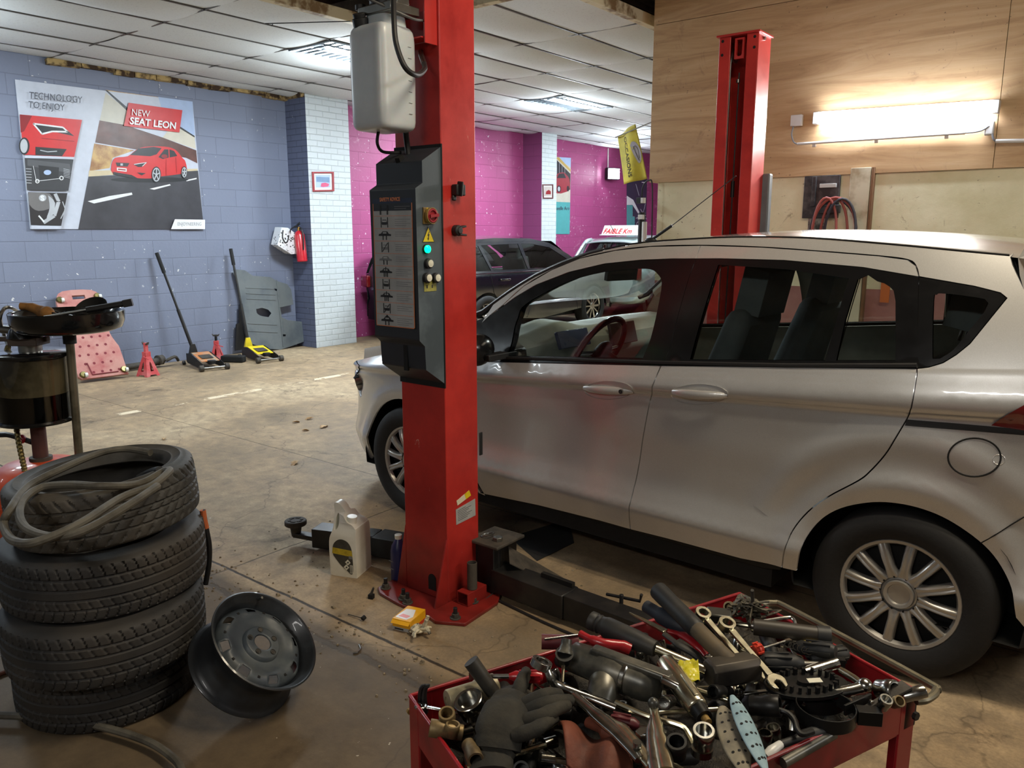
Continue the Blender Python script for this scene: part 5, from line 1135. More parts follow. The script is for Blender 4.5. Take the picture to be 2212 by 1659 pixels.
mb.tube([flg(a, b, -.006) for a, b in csm([(.70, .42), (.80, .36), (.88, .44), (.86, .60)], 4)], .0018, m_ink, 5); mb.tube([flg(a, b, -.006) for a, b in csm([(.74, .36), (.78, .50), (.84, .64)], 4)], .0018, m_ink, 5); mb.build('badge', fl_, fix=False)
# ---- floodlight on the far wall
fd = thing('floodlight', 'dazzling white floodlight on the far magenta wall', 'floodlight', (-8.9, 14.68, 2.73))
mb = MB(); mb.box((.03, 0, 0), (.10, .30, .24), m_blkm, (0, 0, -25)); mb.build('housing', fd, bevel=.01)
mb = MB(); mb.box((.088, -.022, 0), (.006, .26, .20), M('flood_lit', (255, 255, 255), .4, emit=(240, 246, 255), es=70), (0, 0, -25)); mb.build('lens', fd)
mb = MB(); mb.tube([(-.08, 0, .1), (-.085, 0, .52)], .012, m_wht, 6); mb.build('cable', fd)
# ---- posters
def PLX(x): return lambda u, v: (lambda p: (p.y, p.z))(atx(u, v, x))
class Art:
    """flat printed sheet on a wall x = const; outlines given in picture positions of a zoomed crop"""
    def __init__(s, name, label, cat, x, sc, ox=0, oy=0):
        s.x = x; s.sc = sc; s.o = (ox, oy); s.k = 0; s.F = face_frame((x, 0, 0), (0, 1, 0)); s.mb = MB(); s.name = name; s.label = label; s.cat = cat
    def p(s, a, b): q = atx(a / s.sc + s.o[0], b / s.sc + s.o[1], s.x); return (q.y, q.z)
    def poly(s, pts, m, up=1, sm=0):
        s.k += up; P = [s.p(*q) for q in pts]
        if sm: P = csm(P + [P[0]], sm)[:-1]
        s.mb.prism(P, .0004, m, s.F, off=.001 + s.k * .00035); return s
    def ell(s, a, b, ra, rb, m, n=20, hole=0): 
        return s.poly([(a + ra * math.cos(2 * PI * i / n), b + rb * math.sin(2 * PI * i / n)) for i in range(n)], m)
    def line(s, pts, w_, m):
        s.k += 1; P = [Vector(s.p(*q)) for q in pts]
        for a, b in zip(P, P[1:]):
            d = (b - a); n = Vector((-d.y, d.x)).normalized() * w_ * .8 if d.length > 1e-6 else Vector((0, 0)); s.mb.prism([tuple(a - n), tuple(b - n), tuple(b + n), tuple(a + n)], .0004, m, s.F, off=.001 + s.k * .00035)
        return s
    def text(s, st, a, b, a2, b2, h, m, shear=0., bold=0., par=None, sx=1.):
        q, q2 = Vector(s.p(a, b)), Vector(s.p(a2, b2)); an = math.atan2(q2.y - q.y, q2.x - q.x); hh = (Vector(s.p(a, b)) - Vector(s.p(a, b - h))).length
        F = s.F @ Matrix.Translation((q.x, q.y, .002 + s.k * .00035)) @ Matrix.Rotation(an, 4, 'Z'); cap = hh / .7
        ob = text(st, cap, m, F, depth=.0004, shear=shear, bold=bold, sx=1)
        w_ = max(v.co.y for v in ob.data.vertices) - min(v.co.y for v in ob.data.vertices); tgt = (q2 - q).length; k = tgt / max(1e-4, (Vector((0, *([max(v.co.y for v in ob.data.vertices), 0]))) - Vector((0, q.x, 0))).length / math.cos(an))
        bpy.data.objects.remove(ob); return text(st, cap, m, F, depth=.0004, shear=shear, bold=bold, sx=k, parent=par)
    def done(s, base=None):
        o = s.mb.build(s.name, fix=True); return tag(o, s.label, s.cat)
C = lambda n, c, **k: M('print_' + n, c, .38, var=k.pop('var', .06), **k)
A = Art('poster', 'large car advertising board on the blue wall', 'poster', -8.992, 2.962)
cg, cr, cro, cw_ = C('grey', (196, 202, 216)), C('red', (206, 44, 46)), C('road', (66, 66, 72), var=.25, scale=3), C('white', (228, 230, 232))
cdk = C('dark', (36, 38, 42)); coc = C('ochre', (200, 164, 104), c2=(150, 104, 60), thr=(.4, .62), scale=7); cbr = C('brown', (92, 58, 50), var=.3, scale=6); csk = C('sky', (168, 188, 222)); csi = C('silver', (180, 184, 190)); ctx = C('text', (74, 78, 92)); cdr = C('darkred', (140, 28, 34))
B_ = [(95, 508), (1232, 650), (1303, 1466), (193, 1466)]
A.mb.prism([A.p(*q) for q in B_], .006, cg, A.F, off=-.004)
PI_ = [(675, 575), (1232, 650), (1303, 1466), (500, 1466)]
A.poly(PI_, coc).poly([(1012, 620), (1232, 650), (1250, 905), (1165, 855), (1035, 700)], csk).poly([(675, 592), (835, 722), (800, 835), (638, 768)], C('plaster', (196, 192, 178))).poly([(1100, 800), (1245, 868), (1252, 955), (1040, 880)], C('haze', (206, 200, 184)))
A.poly([(636, 770), (800, 800), (1040, 880), (1255, 962), (1262, 1045), (1190, 1010), (900, 962), (608, 912)], cbr).poly([(672, 577), (684, 577), (822, 695), (815, 712)], cdk).poly([(1090, 770), (1244, 870), (1244, 880), (1085, 782)], cdk)
A.poly([(602, 918), (860, 962), (720, 1010), (700, 1075), (572, 1095)], coc).poly([(568, 1092), (1264, 1080), (1262, 1098), (700, 1120), (565, 1132)], C('kerb', (206, 190, 156))).poly([(565, 1130), (1266, 1092), (1303, 1466), (500, 1466)], cro)
A.poly([(560, 1288), (700, 1254), (842, 1232), (846, 1246), (720, 1276), (600, 1302)], cw_).poly([(955, 1208), (1085, 1178), (1091, 1186), (985, 1214)], cw_).poly([(1188, 1152), (1256, 1138), (1256, 1146), (1192, 1160)], cw_)
A.ell(955, 1150, 250, 18, cdk)
A.poly([(712, 1050), (735, 1010), (815, 1000), (865, 962), (925, 940), (1050, 938), (1120, 958), (1165, 1010), (1185, 1035), (1190, 1100), (1120, 1118), (1020, 1130), (960, 1142), (860, 1138), (722, 1112)], cr, sm=3)
A.poly([(830, 992), (885, 950), (980, 940), (1032, 948), (1000, 988), (960, 1000)], cdk).poly([(1012, 1006), (1050, 956), (1075, 956), (1078, 1008), (1040, 1018)], cdk).poly([(1082, 956), (1112, 966), (1132, 998), (1084, 1008)], cdk).ell(1050, 1000, 20, 12, cdr)
A.poly([(738, 1040), (826, 1044), (814, 1066), (746, 1064)], cdk).poly([(768, 1046), (784, 1046), (784, 1060), (768, 1060)], csi).poly([(745, 1072), (808, 1078), (808, 1099), (746, 1092)], cw_).poly([(752, 1079), (802, 1084), (802, 1092), (752, 1087)], cdr).poly([(850, 1052), (940, 1038), (905, 1068), (880, 1068)], cdk).line([(855, 1052), (935, 1040), (908, 1064)], .004, cw_)
A.poly([(722, 1100), (840, 1120), (876, 1140), (860, 1144), (722, 1116)], cdk).poly([(874, 1104), (930, 1108), (905, 1122)], cdk).line([(1060, 1020), (1060, 1120)], .002, cdr).line([(1122, 1010), (1128, 1108)], .002, cdr)
for a, b, ra, rb in ((997, 1118, 30, 52), (1175, 1103, 19, 38)):
    A.ell(a, b, ra, rb, cdk).ell(a, b, ra * .84, rb * .86, csi).ell(a, b, ra * .66, rb * .7, cdk)
    for k in range(5): g = k * 1.257 - .3; A.line([(a, b), (a + ra * .8 * math.cos(g), b + rb * .8 * math.sin(g))], .008, csi)
A.poly([(818, 658), (1162, 706), (1143, 848), (788, 806)], cr)
A.poly([(122, 733), (520, 768), (470, 1006), (145, 990)], cr).poly([(122, 733), (200, 742), (150, 840), (128, 850)], cdr).poly([(206, 790), (398, 812), (470, 872), (330, 842), (262, 862)], cdk).line([(208, 792), (398, 816), (428, 844), (330, 842), (264, 858), (208, 792)], .010, cw_).poly([(222, 940), (422, 955), (392, 1000), (222, 992)], cdk).line([(252, 962), (300, 972), (360, 968)], .006, csi).ell(150, 935, 34, 55, cdk).ell(148, 935, 24, 45, csi).line([(260, 885), (470, 905)], .003, cdr)
A.poly([(152, 1012), (464, 1022), (432, 1222), (168, 1216)], C('console', (58, 60, 64))).poly([(170, 1020), (440, 1050), (452, 1110), (170, 1060)], C('console2', (84, 86, 90))).poly([(240, 1058), (372, 1072), (366, 1146), (250, 1150)], cdk).ell(298, 1104, 24, 16, csk)
for k in range(6): A.line([(160, 1080 + k * 18), (196, 1082 + k * 18)], .004, csi); A.line([(400, 1080 + k * 10), (440, 1090 + k * 10)], .003, csi)
for a, b in ((232, 1160), (386, 1140)): A.ell(a, b, 14, 14, cw_).ell(a, b, 8, 8, cdk)
A.line([(205, 1062), (225, 1160), (380, 1142)], .003, cw_)
A.poly([(172, 1230), (424, 1236), (384, 1445), (190, 1440)], C('wheelbg', (44, 42, 44))).poly([(175, 1232), (310, 1240), (330, 1320), (240, 1350), (182, 1310)], C('hub', (112, 110, 110)), sm=3).line([(345, 1240), (368, 1290), (340, 1380), (270, 1425)], .022, csi).line([(240, 1380), (275, 1420)], .01, cw_).poly([(300, 1250), (345, 1300), (320, 1400), (290, 1400), (310, 1330)], csi, sm=3).ell(265, 1267, 24, 22, csi).line([(392, 1290), (410, 1340), (380, 1400)], .006, csi)
A.poly([(190, 1442), (386, 1446), (382, 1466), (194, 1466)], cg).poly([(1110, 1403), (1303, 1406), (1303, 1466), (1085, 1466)], cw_).poly([(150, 994), (468, 1006), (464, 1020), (152, 1012)], cg)
pst = A.done()
A.text('TECHNOLOGY', 177, 632, 522, 662, 44, ctx, shear=.2, par=pst); A.text('TO ENJOY', 172, 690, 410, 710, 42, ctx, shear=.2, par=pst)
A.text('NEW', 830, 738, 955, 752, 42, cw_, shear=.18, par=pst); A.text('SEAT LEON', 820, 794, 1122, 828, 44, cw_, shear=.18, bold=.003, par=pst)
A.text('ENJOYNEERING', 1126, 1444, 1280, 1444, 22, C('textgrey', (150, 154, 160)), shear=.15, par=pst); A.text('S', 254, 1283, 278, 1283, 30, cw_, bold=.004, par=pst)
def framed(name, label, x, q, inner, cf):
    t = thing(name, label, 'picture', (x, 0, 0)); P = [(lambda p: (p.y, p.z))(atx(u, v, x + .012)) for u, v in q]; c = [sum(p[0] for p in P) / 4, sum(p[1] for p in P) / 4]; Fm = face_frame((0, 0, 0), (0, 1, 0))
    ins = [(c[0] + (a - c[0]) * .84, c[1] + (b - c[1]) * .84) for a, b in P]
    mb = MB(); mb.prism(P, .018, cf, Fm, holes=[ins]); mb.build('frame', t, bevel=.002)
    def pt(a, b): p = Vector(P[3]).lerp(Vector(P[2]), a).lerp(Vector(P[0]).lerp(Vector(P[1]), a), b); return (p.x, p.y)
    mb = MB(); mb.prism(P, .004, cw_, Fm); k = 0
    for pts, m in inner: k += 1; mb.prism([pt(*a) for a in pts], .0006, m, Fm, off=.004 + k * .0006)
    mb.build('print', t); return t
framed('framed_picture', 'red framed car print on the white pillar next to the extinguisher', -8.58, [(674, 371), (721, 371), (722, 413), (676, 414)], [([(.16, .2), (.84, .2), (.84, .84), (.16, .84)], csk), ([(.2, .5), (.8, .45), (.8, .72), (.2, .75)], C('blue2', (110, 140, 176))), ([(.38, .25), (.5, .22), (.74, .25), (.78, .38), (.6, .45), (.42, .42)], C('pinkred', (206, 80, 120)))], M('frame_red', (150, 44, 50), .5))
framed('framed_picture', 'dark framed photograph on the far white pillar', -8.58, [(1172, 398), (1195, 398), (1195, 429), (1173, 429)], [([(.16, .16), (.84, .16), (.84, .84), (.16, .84)], C('sepia', (186, 176, 170))), ([(.3, .3), (.8, .3), (.8, .5), (.6, .62), (.35, .5)], cdr)], M('frame_brown', (96, 50, 50), .5))
A = Art('poster', 'tall poster of a red car over a teal band next to the far pillar', 'poster', -8.992, 5.53, 1140, 260); cte = C('teal', (84, 164, 166)); crd2 = C('carred', (150, 50, 60))
A.mb.prism([A.p(*q) for q in [(322, 435), (515, 448), (500, 1358), (318, 1358)]], .0008, cte, A.F)
A.poly([(322, 435), (515, 448), (505, 980), (320, 972)], C('sand', (196, 190, 176))).poly([(322, 435), (515, 448), (512, 560), (420, 500)], csk).poly([(322, 450), (510, 640), (505, 830), (322, 860)], cdk).poly([(325, 440), (372, 440), (512, 590), (508, 615)], C('beam', (190, 160, 90)))
for k in range(4): A.line([(345 + k * 32, 480 + k * 30), (345 + k * 32, 650)], .006, csi)
A.poly([(325, 700), (350, 640), (420, 620), (460, 650), (495, 700), (500, 800), (470, 850), (325, 870)], crd2, sm=2).poly([(345, 690), (370, 640), (430, 632), (455, 690)], cdk).ell(370, 820, 24, 42, cdk).ell(370, 820, 15, 28, csi).ell(478, 815, 14, 34, cdk); ps2 = A.done(); A.text('uvelle Aro', 330, 1070, 494, 1070, 44, ctx, par=ps2)
A = Art('poster', 'dark poster with white line drawings at the far end of the magenta wall', 'poster', -8.992, 5.53, 1140, 260)
A.mb.prism([A.p(*q) for q in [(1182, 740), (1425, 690), (1412, 1340), (1280, 1330), (1280, 1145), (1255, 1140), (1255, 1010), (1182, 1010)]], .0008, C('navyprint', (52, 56, 76)), A.F)
A.poly([(1182, 900), (1260, 950), (1350, 1130), (1330, 1130), (1250, 1010), (1182, 1010)], cw_).line([(1290, 760), (1330, 900)], .012, csi)
for k in range(3): A.line([(1360, 740 + k * 198), (1410, 742 + k * 198)], .010, cw_)
for a in (1315, 1385): A.line([(a + 18 * math.cos(g), 1245 + 30 * math.sin(g)) for g in [k * PI / 8 for k in range(17)]], .010, csi)
A.line([(1290, 1170), (1350, 1150), (1408, 1170)], .010, csi).line([(1345, 1060), (1375, 1110), (1410, 970)], .012, csi); A.done()
A = Art('poster', 'plain teal panel left of the dark poster on the magenta wall', 'poster', -8.996, 5.53, 1140, 260); A.mb.prism([A.p(*q) for q in [(1182, 1012), (1252, 1012), (1252, 1148), (1278, 1150), (1276, 1330), (1182, 1320)]], .003, cte, A.F); A.done()
# ---- extinguisher and bag on the pillar
ex = thing('fire_extinguisher', 'red fire extinguisher hung on the blue side of the near pillar', 'fire extinguisher', (-8.675, 6.57, 1.15)); m_exr = M('extinguisher_red', (190, 30, 44), .3, coat=.5)
mb = MB(); mb.T = Matrix.Rotation(R(-6), 4, 'Y'); mb.lathe([(0, 0), (.06, 0), (.068, .01), (.068, .34), (.05, .385), (.022, .405), (0, .405)], m_exr, 28); b_ = mb.build('cylinder', ex)
mb = MB(); mb.T = Matrix.Rotation(R(-6), 4, 'Y'); mb.cyl((0, 0, .40), (0, 0, .45), .02, m=M('brass', (170, 130, 70), .4, .8)); mb.box((.0, -.02, .47), (.03, .14, .014), m_blkm, (18, 0, 30)); mb.box((0, -.02, .45), (.03, .12, .014), m_blkm, (4, 0, 30)); mb.tube([(.02, 0, .43), (.08, -.02, .42), (.10, -.02, .32), (.078, -.02, .15)], .010, m_blkm, 8, sm=4); mb.build('valve', ex)
mb = MB(); mb.T = Matrix.Rotation(R(-6), 4, 'Y'); mb.lathe([(.0685, .10), (.0688, .10), (.0688, .27), (.0685, .27)], m_wht, 8, a0=40, a1=60); mb.lathe([(.0685, .14), (.0688, .14), (.0688, .20), (.0685, .20)], m_wht, 8, a0=100, a1=125); mb.build('label_sheet', b_)
bg = thing('shopping_bag', 'black and white patterned paper bag hanging beside the extinguisher', 'bag', (0, 0, 0))
def bagm():
    t = NT('bag_pattern'); v = t.vor(26, vec=t.mapping((1, 1, 1.3))); n = t.noise(30, 4)
    col = t.ramp(t.math('MULTIPLY', v, n), [(.10, lin((22, 22, 26))), (.17, lin((226, 228, 232)))]); col = t.mix(t.math('GREATER_THAN', t.sep()[2], 1.545), col, lin((226, 230, 234))); t.set(Base_Color=col, Roughness=.5); return t.m
bq = [atx(600 + (a - 235) / 11.85 * 0 + (a / 11.85 - 20), 460 + b / 11.85, -8.765) for a, b in ((335, 380), (500, 380), (760, 570), (725, 1050), (580, 1060), (230, 830))]
mb = MB(); n = len(bq); bk = [Vector((-8.93, p.y + .015, p.z + .01)) for p in bq]; mb.add(bq + bk, [tuple(range(n)), tuple(n + i for i in range(n))[::-1]] + [(i, (i + 1) % n, (i + 1) % n + n, i + n) for i in range(n)], bagm()); mb.build('body', bg, bevel=.004)
mb = MB(); hp_ = [atx(580 + a / 11.85, 460 + b / 11.85, -8.757) for a, b in ((375, 440), (360, 610), (400, 720), (440, 760), (490, 720), (520, 570))]; mb.tube(hp_, .009, m_ink, 6, sm=4, flat=.3); hp_ = [atx(580 + a / 11.85, 460 + b / 11.85, -8.745) for a, b in ((560, 500), (570, 420), (700, 330), (800, 240))]; mb.tube(hp_, .009, m_ink, 6, sm=4, flat=.4); mb.build('handle', bg)
# ---- creeper board leaning on the blue wall
m_crp = M('creeper_pink', (188, 136, 126), .8, c2=(168, 88, 88), thr=(.42, .75), scale=6); 
BL, BR, TL, TR = Vector((-8.44, 3.52, .03)), Vector((-8.41, 4.00, .03)), Vector((-8.95, 3.52, .90)), Vector((-8.95, 4.02, .88))
ex_ = (BR - BL).normalized(); ez_ = ((TL - BL) - ex_ * (TL - BL).dot(ex_)).normalized(); FC = face_frame(BL, ex_, ez_); LC = (TL - BL).length; WC = .49
cr_ = thing('creeper', 'dusty pink mechanic creeper board leaning on the blue wall', 'creeper board', BL)
TC = Matrix.Translation(-BL) @ FC
mb = MB(); mb.T = TC; out = csm([(.03, 0), (WC - .03, 0), (WC, .03), (WC, .30), (WC - .015, .36), (WC - .05, .48), (WC - .05, .66), (WC - .02, .78), (WC - .02, LC - .10), (WC - .10, LC), (.10, LC), (.02, LC - .10), (.02, .78), (.05, .66), (.05, .48), (.015, .36), (0, .30), (0, .03)], 3)
mb.prism(out, .035, m_crp, holes=[[(.18, LC - .10), (.31, LC - .10), (.31, LC - .055), (.18, LC - .055)]]); brd = mb.build('board', cr_, bevel=.006); 
m_crd = M('creeper_hole', (120, 40, 50), .8)
for i in range(5):
    for j in range(6):
        x_ = .075 + i * .085 + (.03 if j % 2 else 0); y_ = .06 + j * .10
        if x_ > WC - .05: continue
        mb = MB(); mb.T = TC; mb.cyl((x_, y_, .0352), (x_, y_, .0365), .014, m=m_crd, n=14); mb.build('dimple', brd)
mb = MB(); mb.T = TC; mb.box((.13, .10, .04), (.008, .14, .01), m_crd, (0, 0, 8)); mb.box((.27, .035, .04), (.26, .008, .01), m_crd); mb.build('ridge', brd, bevel=.001)
for x_, y_ in ((.05, .045), (WC - .03, .05), (.05, LC - .10), (WC - .06, LC - .08), (WC - .03, .62)):
    mb = MB(); mb.T = TC; mb.lathe([(0, .03), (.028, .03), (.034, .02), (.036, 0)], M('caster_brass', (120, 110, 70), .25, .9), 20, o=(x_, y_, .03)); mb.cyl((x_ + .01, y_ - .012, .055), (x_ + .035, y_ - .012, .055), .024, m=m_wht, n=18); mb.build('caster', cr_)
# ---- jack stands
m_jred = M('stand_red', (190, 64, 66), .55, c2=(198, 106, 106), scale=8)
def stand(p, hh, label, rz, k=1.):
    t = thing('jack_stand', label, 'jack stand', p, R(rz)); b, w_ = .085 * k, .028 * k
    mb = MB(); hb = hh * .62
    for s in range(4):
        T = Matrix.Rotation(R(90 * s), 4, 'Z'); mb.T = T
        A1, A2, B1, B2 = Vector((-b, -b, 0)), Vector((b, -b, 0)), Vector((-w_, -w_, hb)), Vector((w_, -w_, hb))
        l = lambda u, v: A1.lerp(A2, u).lerp(B1.lerp(B2, u), v)
        o_ = [l(0, 0), l(.22, 0), l(.30, .08), l(.70, .08), l(.78, 0), l(1, 0), l(1, 1), l(0, 1)]; ii = [l(.36, .25), l(.64, .25), l(.60, .62), l(.5, .72), l(.40, .62)]
        nz = (A2 - A1).cross(B1 - A1).normalized(); xx = (A2 - A1).normalized(); yy = nz.cross(xx); Fm = Matrix(((xx.x, yy.x, nz.x, A1.x), (xx.y, yy.y, nz.y, A1.y), (xx.z, yy.z, nz.z, A1.z), (0, 0, 0, 1))); Fi = Fm.inverted()
        to2 = lambda P: [(Fi @ q).to_2d()[:] for q in P]; mb.prism(to2(o_), .004, m_jred, Fm, holes=[to2(ii)], off=-.004)
    mb.T = Matrix.Identity(4); mb.box((0, 0, hb + .015), (w_ * 2.2, w_ * 2.2, .05), m_jred); mb.build('base', t, bevel=.001)
    mb = MB(); mb.box((0, 0, (hb + hh) / 2), (w_ * 1.1, w_ * 1.3, hh - hb), m_jred if k > .9 else m_dsteel); mb.prism([(-.045, .02), (-.03, -.01), (.03, -.01), (.045, .02), (.03, .008), (-.03, .008)], .03, m_dust, Matrix(((1, 0, 0, 0), (0, 0, -1, .015), (0, 1, 0, hh - .01), (0, 0, 0, 1)))); mb.build('post', t, bevel=.002)
    mb = MB(); mb.tube([(0, -w_, hb), (.03, -w_ - .03, hb - .01), (.10, -w_ - .03, hb - .03)], .006, m_jred, 6); mb.build('lever', t)
stand((-8.33, 4.20, 0), .36, 'faded red jack stand standing just right of the pink creeper', 12)
stand((-8.80, 5.32, 0), .30, 'smaller bright red jack stand close to the wall between the two trolley jacks', 40, .8)
# ---- trolley jacks (local x points to the front wheels)
def jack(name, label, p, q, hl, mc, L=.62, grip=.24):
    p, q = Vector(p), Vector(q); t = thing(name, label, 'trolley jack', p, math.atan2(q.y - p.y, q.x - p.x)); L = (q - p).length; inv = Matrix.Rotation(-t.rotation_euler.z, 4, 'Z') @ Matrix.Translation(-p)
    for s in (-1, 1):
        mb = MB(); mb.prism([(0, .03), (0, .13), (.16, .15), (L - .02, .075), (L, .045), (L - .02, .02), (L * .5, .02), (.05, .02)], .006, m_blkm, Matrix(((1, 0, 0, 0), (0, 0, 1, s * .115 - .003), (0, 1, 0, 0), (0, 0, 0, 1)))); mb.build('side_plate', t, bevel=.001)
        mb = MB(); mb.cyl((L, s * .12, .036), (L, s * .165, .036), .036, m=m_dust, n=24); mb.build('front_wheel', t, bevel=.004)
        mb = MB(); mb.cyl((.02, s * .14, .024), (.02, s * .17, .024), .024, m=m_dsteel, n=20); mb.build('rear_wheel', t)
    mb = MB(); mb.cyl((L, -.12, .036), (L, .12, .036), .011, m=m_steel, n=12); mb.build('axle', t)
    mb = MB(); mb.add([(.14, -.10, .152), (.14, .10, .152), (L - .12, .10, .095), (L - .12, -.10, .095), (.14, -.10, .146), (.14, .10, .146), (L - .12, .10, .089), (L - .12, -.10, .089)], [(0, 1, 2, 3), (7, 6, 5, 4), (0, 4, 5, 1), (1, 5, 6, 2), (2, 6, 7, 3), (3, 7, 4, 0)], mc); mb.build('cover_plate', t, bevel=.001)
    mb = MB(); mb.box((L * .55, 0, .127), (.16, .13, .002), m_dust, (0, 7, 0)); mb.build('worn_decal', t)
    mb = MB(); mb.cyl((L - .09, 0, .07), (L - .09, 0, .105), .045, m=m_dsteel, n=24); mb.box((L - .2, 0, .085), (.22, .06, .03), m_blkm, (0, 6, 0)); mb.build('saddle_arm', t, bevel=.002)
    h = [inv @ Vector(a) for a in hl]; d = (h[1] - h[0]); l_ = d.length; d.normalize()
    mb = MB(); mb.tube([h[0], h[0] + d * l_ * .42], .020, m_armb, 12); mb.tube([h[0] + d * l_ * .4, h[0] + d * (l_ - grip + .02)], .0145, m_armb, 12); ho = mb.build('handle', t)
    mb = MB(); mb.tube([h[0] + d * (l_ - grip), h[1]], .022, m_rub, 12); mb.build('grip', ho)
    mb = MB(); mb.box(h[0] + Vector((0, 0, .01)), (.05, .10, .12), m_armb if mc != m_yel else m_yel, top=(.6, .5)); mb.build('handle_socket', t, bevel=.003)
    return t
jack('trolley_jack', 'low trolley jack with orange cover plate and long black handle against the blue wall', (-8.68, 4.98, 0), (-8.06, 4.83, 0), ((-8.66, 4.93, .17), (-8.90, 4.712, 1.30)), C('jackorange', (196, 120, 60), c2=(150, 146, 130), thr=(.4, .6), scale=10))
jack('trolley_jack', 'low trolley jack with yellow cover plate and upright black handle', (-8.62, 5.68, 0), (-8.06, 5.56, 0), ((-8.64, 5.66, .17), (-8.88, 5.655, 1.33)), m_yel, grip=.2)
mb = MB(); mb.box((-8.42, 5.30, .04), (.28, .11, .08), m_gap, (0, 0, 30)); tag(mb.build('rubber_block', bevel=.015), 'dark rubber block on the floor between the two trolley jacks', 'rubber block')
mb = MB(); a_, b_ = atz(262, 800, .05), atz(330, 778, .05); mb.tube([Vector((-8.75, 4.02, .05)), Vector((-8.80, 4.50, .05)), Vector((-8.78, 4.62, .06))], .035, m_dust, 12); mb.lathe([(.03, 0), (.06, .01), (.06, .03), (.035, .05), (.035, .12), (.06, .13), (.05, .2)], m_dust, 20, o=(-8.72, 4.42, .07), axis=(-.3, 1, .1)); mb.tube([(-8.72, 4.62, .07), (-8.7, 4.72, .11), (-8.78, 4.80, .05)], .018, m_dust, 8, sm=3); tag(mb.build('exhaust_pipe'), 'dusty grey exhaust pipe section lying behind the faded red jack stand', 'pipe')
# ---- grey undertray leaning on the wall by the pillar
m_und = M('undertray_grey', (104, 110, 112), .6, c2=(84, 92, 98), scale=3, bump=.1)
ut = thing('undertray', 'large grey plastic car undertray leaning on the blue wall near the pillar', 'undertray', (-8.87, 6.2, 0))
def up_(a, b): q = atx(260 + a / 5.267, 520 + b / 5.267, -8.88); return (q.y, q.z)
FU = face_frame((-8.885, 0, 0), (0, 1, 0)); FU2 = Matrix.Translation(-Vector(ut.location)) @ Matrix.Translation((-8.90, 0, 0)) @ Matrix.Rotation(R(-9), 4, 'Y') @ Matrix.Translation((.0, 0, 0)) @ face_frame((0, 0, 0), (0, 1, 0))
FU2 = Matrix.Translation(-Vector(ut.location)) @ Matrix(((0, -.10, 1, -8.845), (1, 0, 0, 0), (0, 1, 0, 0), (0, 0, 0, 1)))
ou = [up_(*q) for q in ((1320, 362), (1450, 372), (1540, 435), (1740, 450), (1800, 490), (1925, 530), (1965, 590), (1980, 760), (1830, 795), (1840, 905), (1900, 935), (2065, 955), (2072, 1180), (1900, 1240), (1800, 1270), (1640, 1262), (1440, 1190), (1410, 820), (1380, 620), (1320, 400))]
mnz = min(z for _, z in ou); ou = [(y, z - mnz) for y, z in ou]; sh = lambda P: [(y, z - mnz) for y, z in P]
ho = [sh([up_(*q) for q in ((1555, 815), (1620, 800), (1690, 820), (1725, 860), (1690, 905), (1600, 890), (1560, 860))]), sh([up_(*q) for q in ((1772, 575), (1810, 590), (1800, 610), (1780, 600))]), sh([up_(*q) for q in ((1842, 1095), (1875, 1100), (1870, 1120), (1840, 1118))])]
mb = MB(); mb.prism(ou, .006, m_und, FU2, holes=ho); sh_ = mb.build('panel', ut, bevel=.002)
mb = MB(); 
for z_ in (575, 640, 700, 980, 1065): q = sh([up_(1450, z_), up_(1780, z_ + 15)]); mb.prism([q[0], q[1], (q[1][0], q[1][1] + .008), (q[0][0], q[0][1] + .008)], .006, m_und, FU2, off=.006)
q = sh([up_(1800, 480), up_(1830, 1240)]); mb.prism([(q[0][0], q[0][1]), (q[1][0], q[1][1]), (q[1][0] + .012, q[1][1]), (q[0][0] + .012, q[0][1])], .008, m_und, FU2, off=.006)
mb.build('ribs', sh_, bevel=.002)
mb = MB(); mb.T = Matrix.Translation(-Vector(ut.location)); mb.prism([(5.66, .05), (5.80, .05), (5.83, .35), (5.80, .6), (5.76, .62), (5.74, .4), (5.70, .38)], .02, m_blkm, face_frame((-8.95, 0, 0), (0, 1, 0))); mb.build('side_flap', ut)
# ---- wire hanging under the ceiling
mb = MB(); a_, b_ = atz(573, 51, 3.20), atz(757, 46, 3.20); mb.tube([a_, b_], .004, m_gap, 5); mb.tube([atz(588, 50, 3.2), atz(589, 54, 3.17), atz(586, 55, 3.18)], .004, m_gap, 5); tag(mb.build('ceiling_wire'), 'thin dark wire with a small hook hanging under the ceiling opening', 'wire')
# ================================================================ PARKED CARS BEHIND
def far_wheel(par, x, y, r, m, side):
    mb = MB(); mb.lathe([(rr, h) for rr, h in tyre_prof(r, r * .66, .2)], m_rub, 40, o=(x, y + side * .1, r), axis=(0, 1, 0)); w_ = mb.build('wheel', par, sharp=60)
    yo = y + side * .03; mb = MB(); mb.lathe([(0, 0), (.05, 0), (.06, .012)], m, 20, o=(x, yo, r), axis=(0, side, 0)); mb.lathe([(r * .60, .012), (r * .64, 0), (r * .68, .01)], m, 40, o=(x, yo, r), axis=(0, side, 0))
    for k in range(10):
        a = 2 * PI * k / 10; mb.box((x + .5 * r * .66 * math.cos(a), yo + side * .012, r + .5 * r * .66 * math.sin(a)), (r * .60, .012, .022 if k % 2 else .034), m, (0, -math.degrees(a), 0))
    mb.build('rim', w_); mb = MB(); mb.cyl((x, y + side * .07, r), (x, y + side * .09, r), r * .64, m=m_gap, n=32); mb.build('brake_disc', w_)
wg = thing('black_estate_car', 'glossy black estate car parked along the magenta wall', 'car', (-7.17, 7.62, 0), R(88.0 - 0))
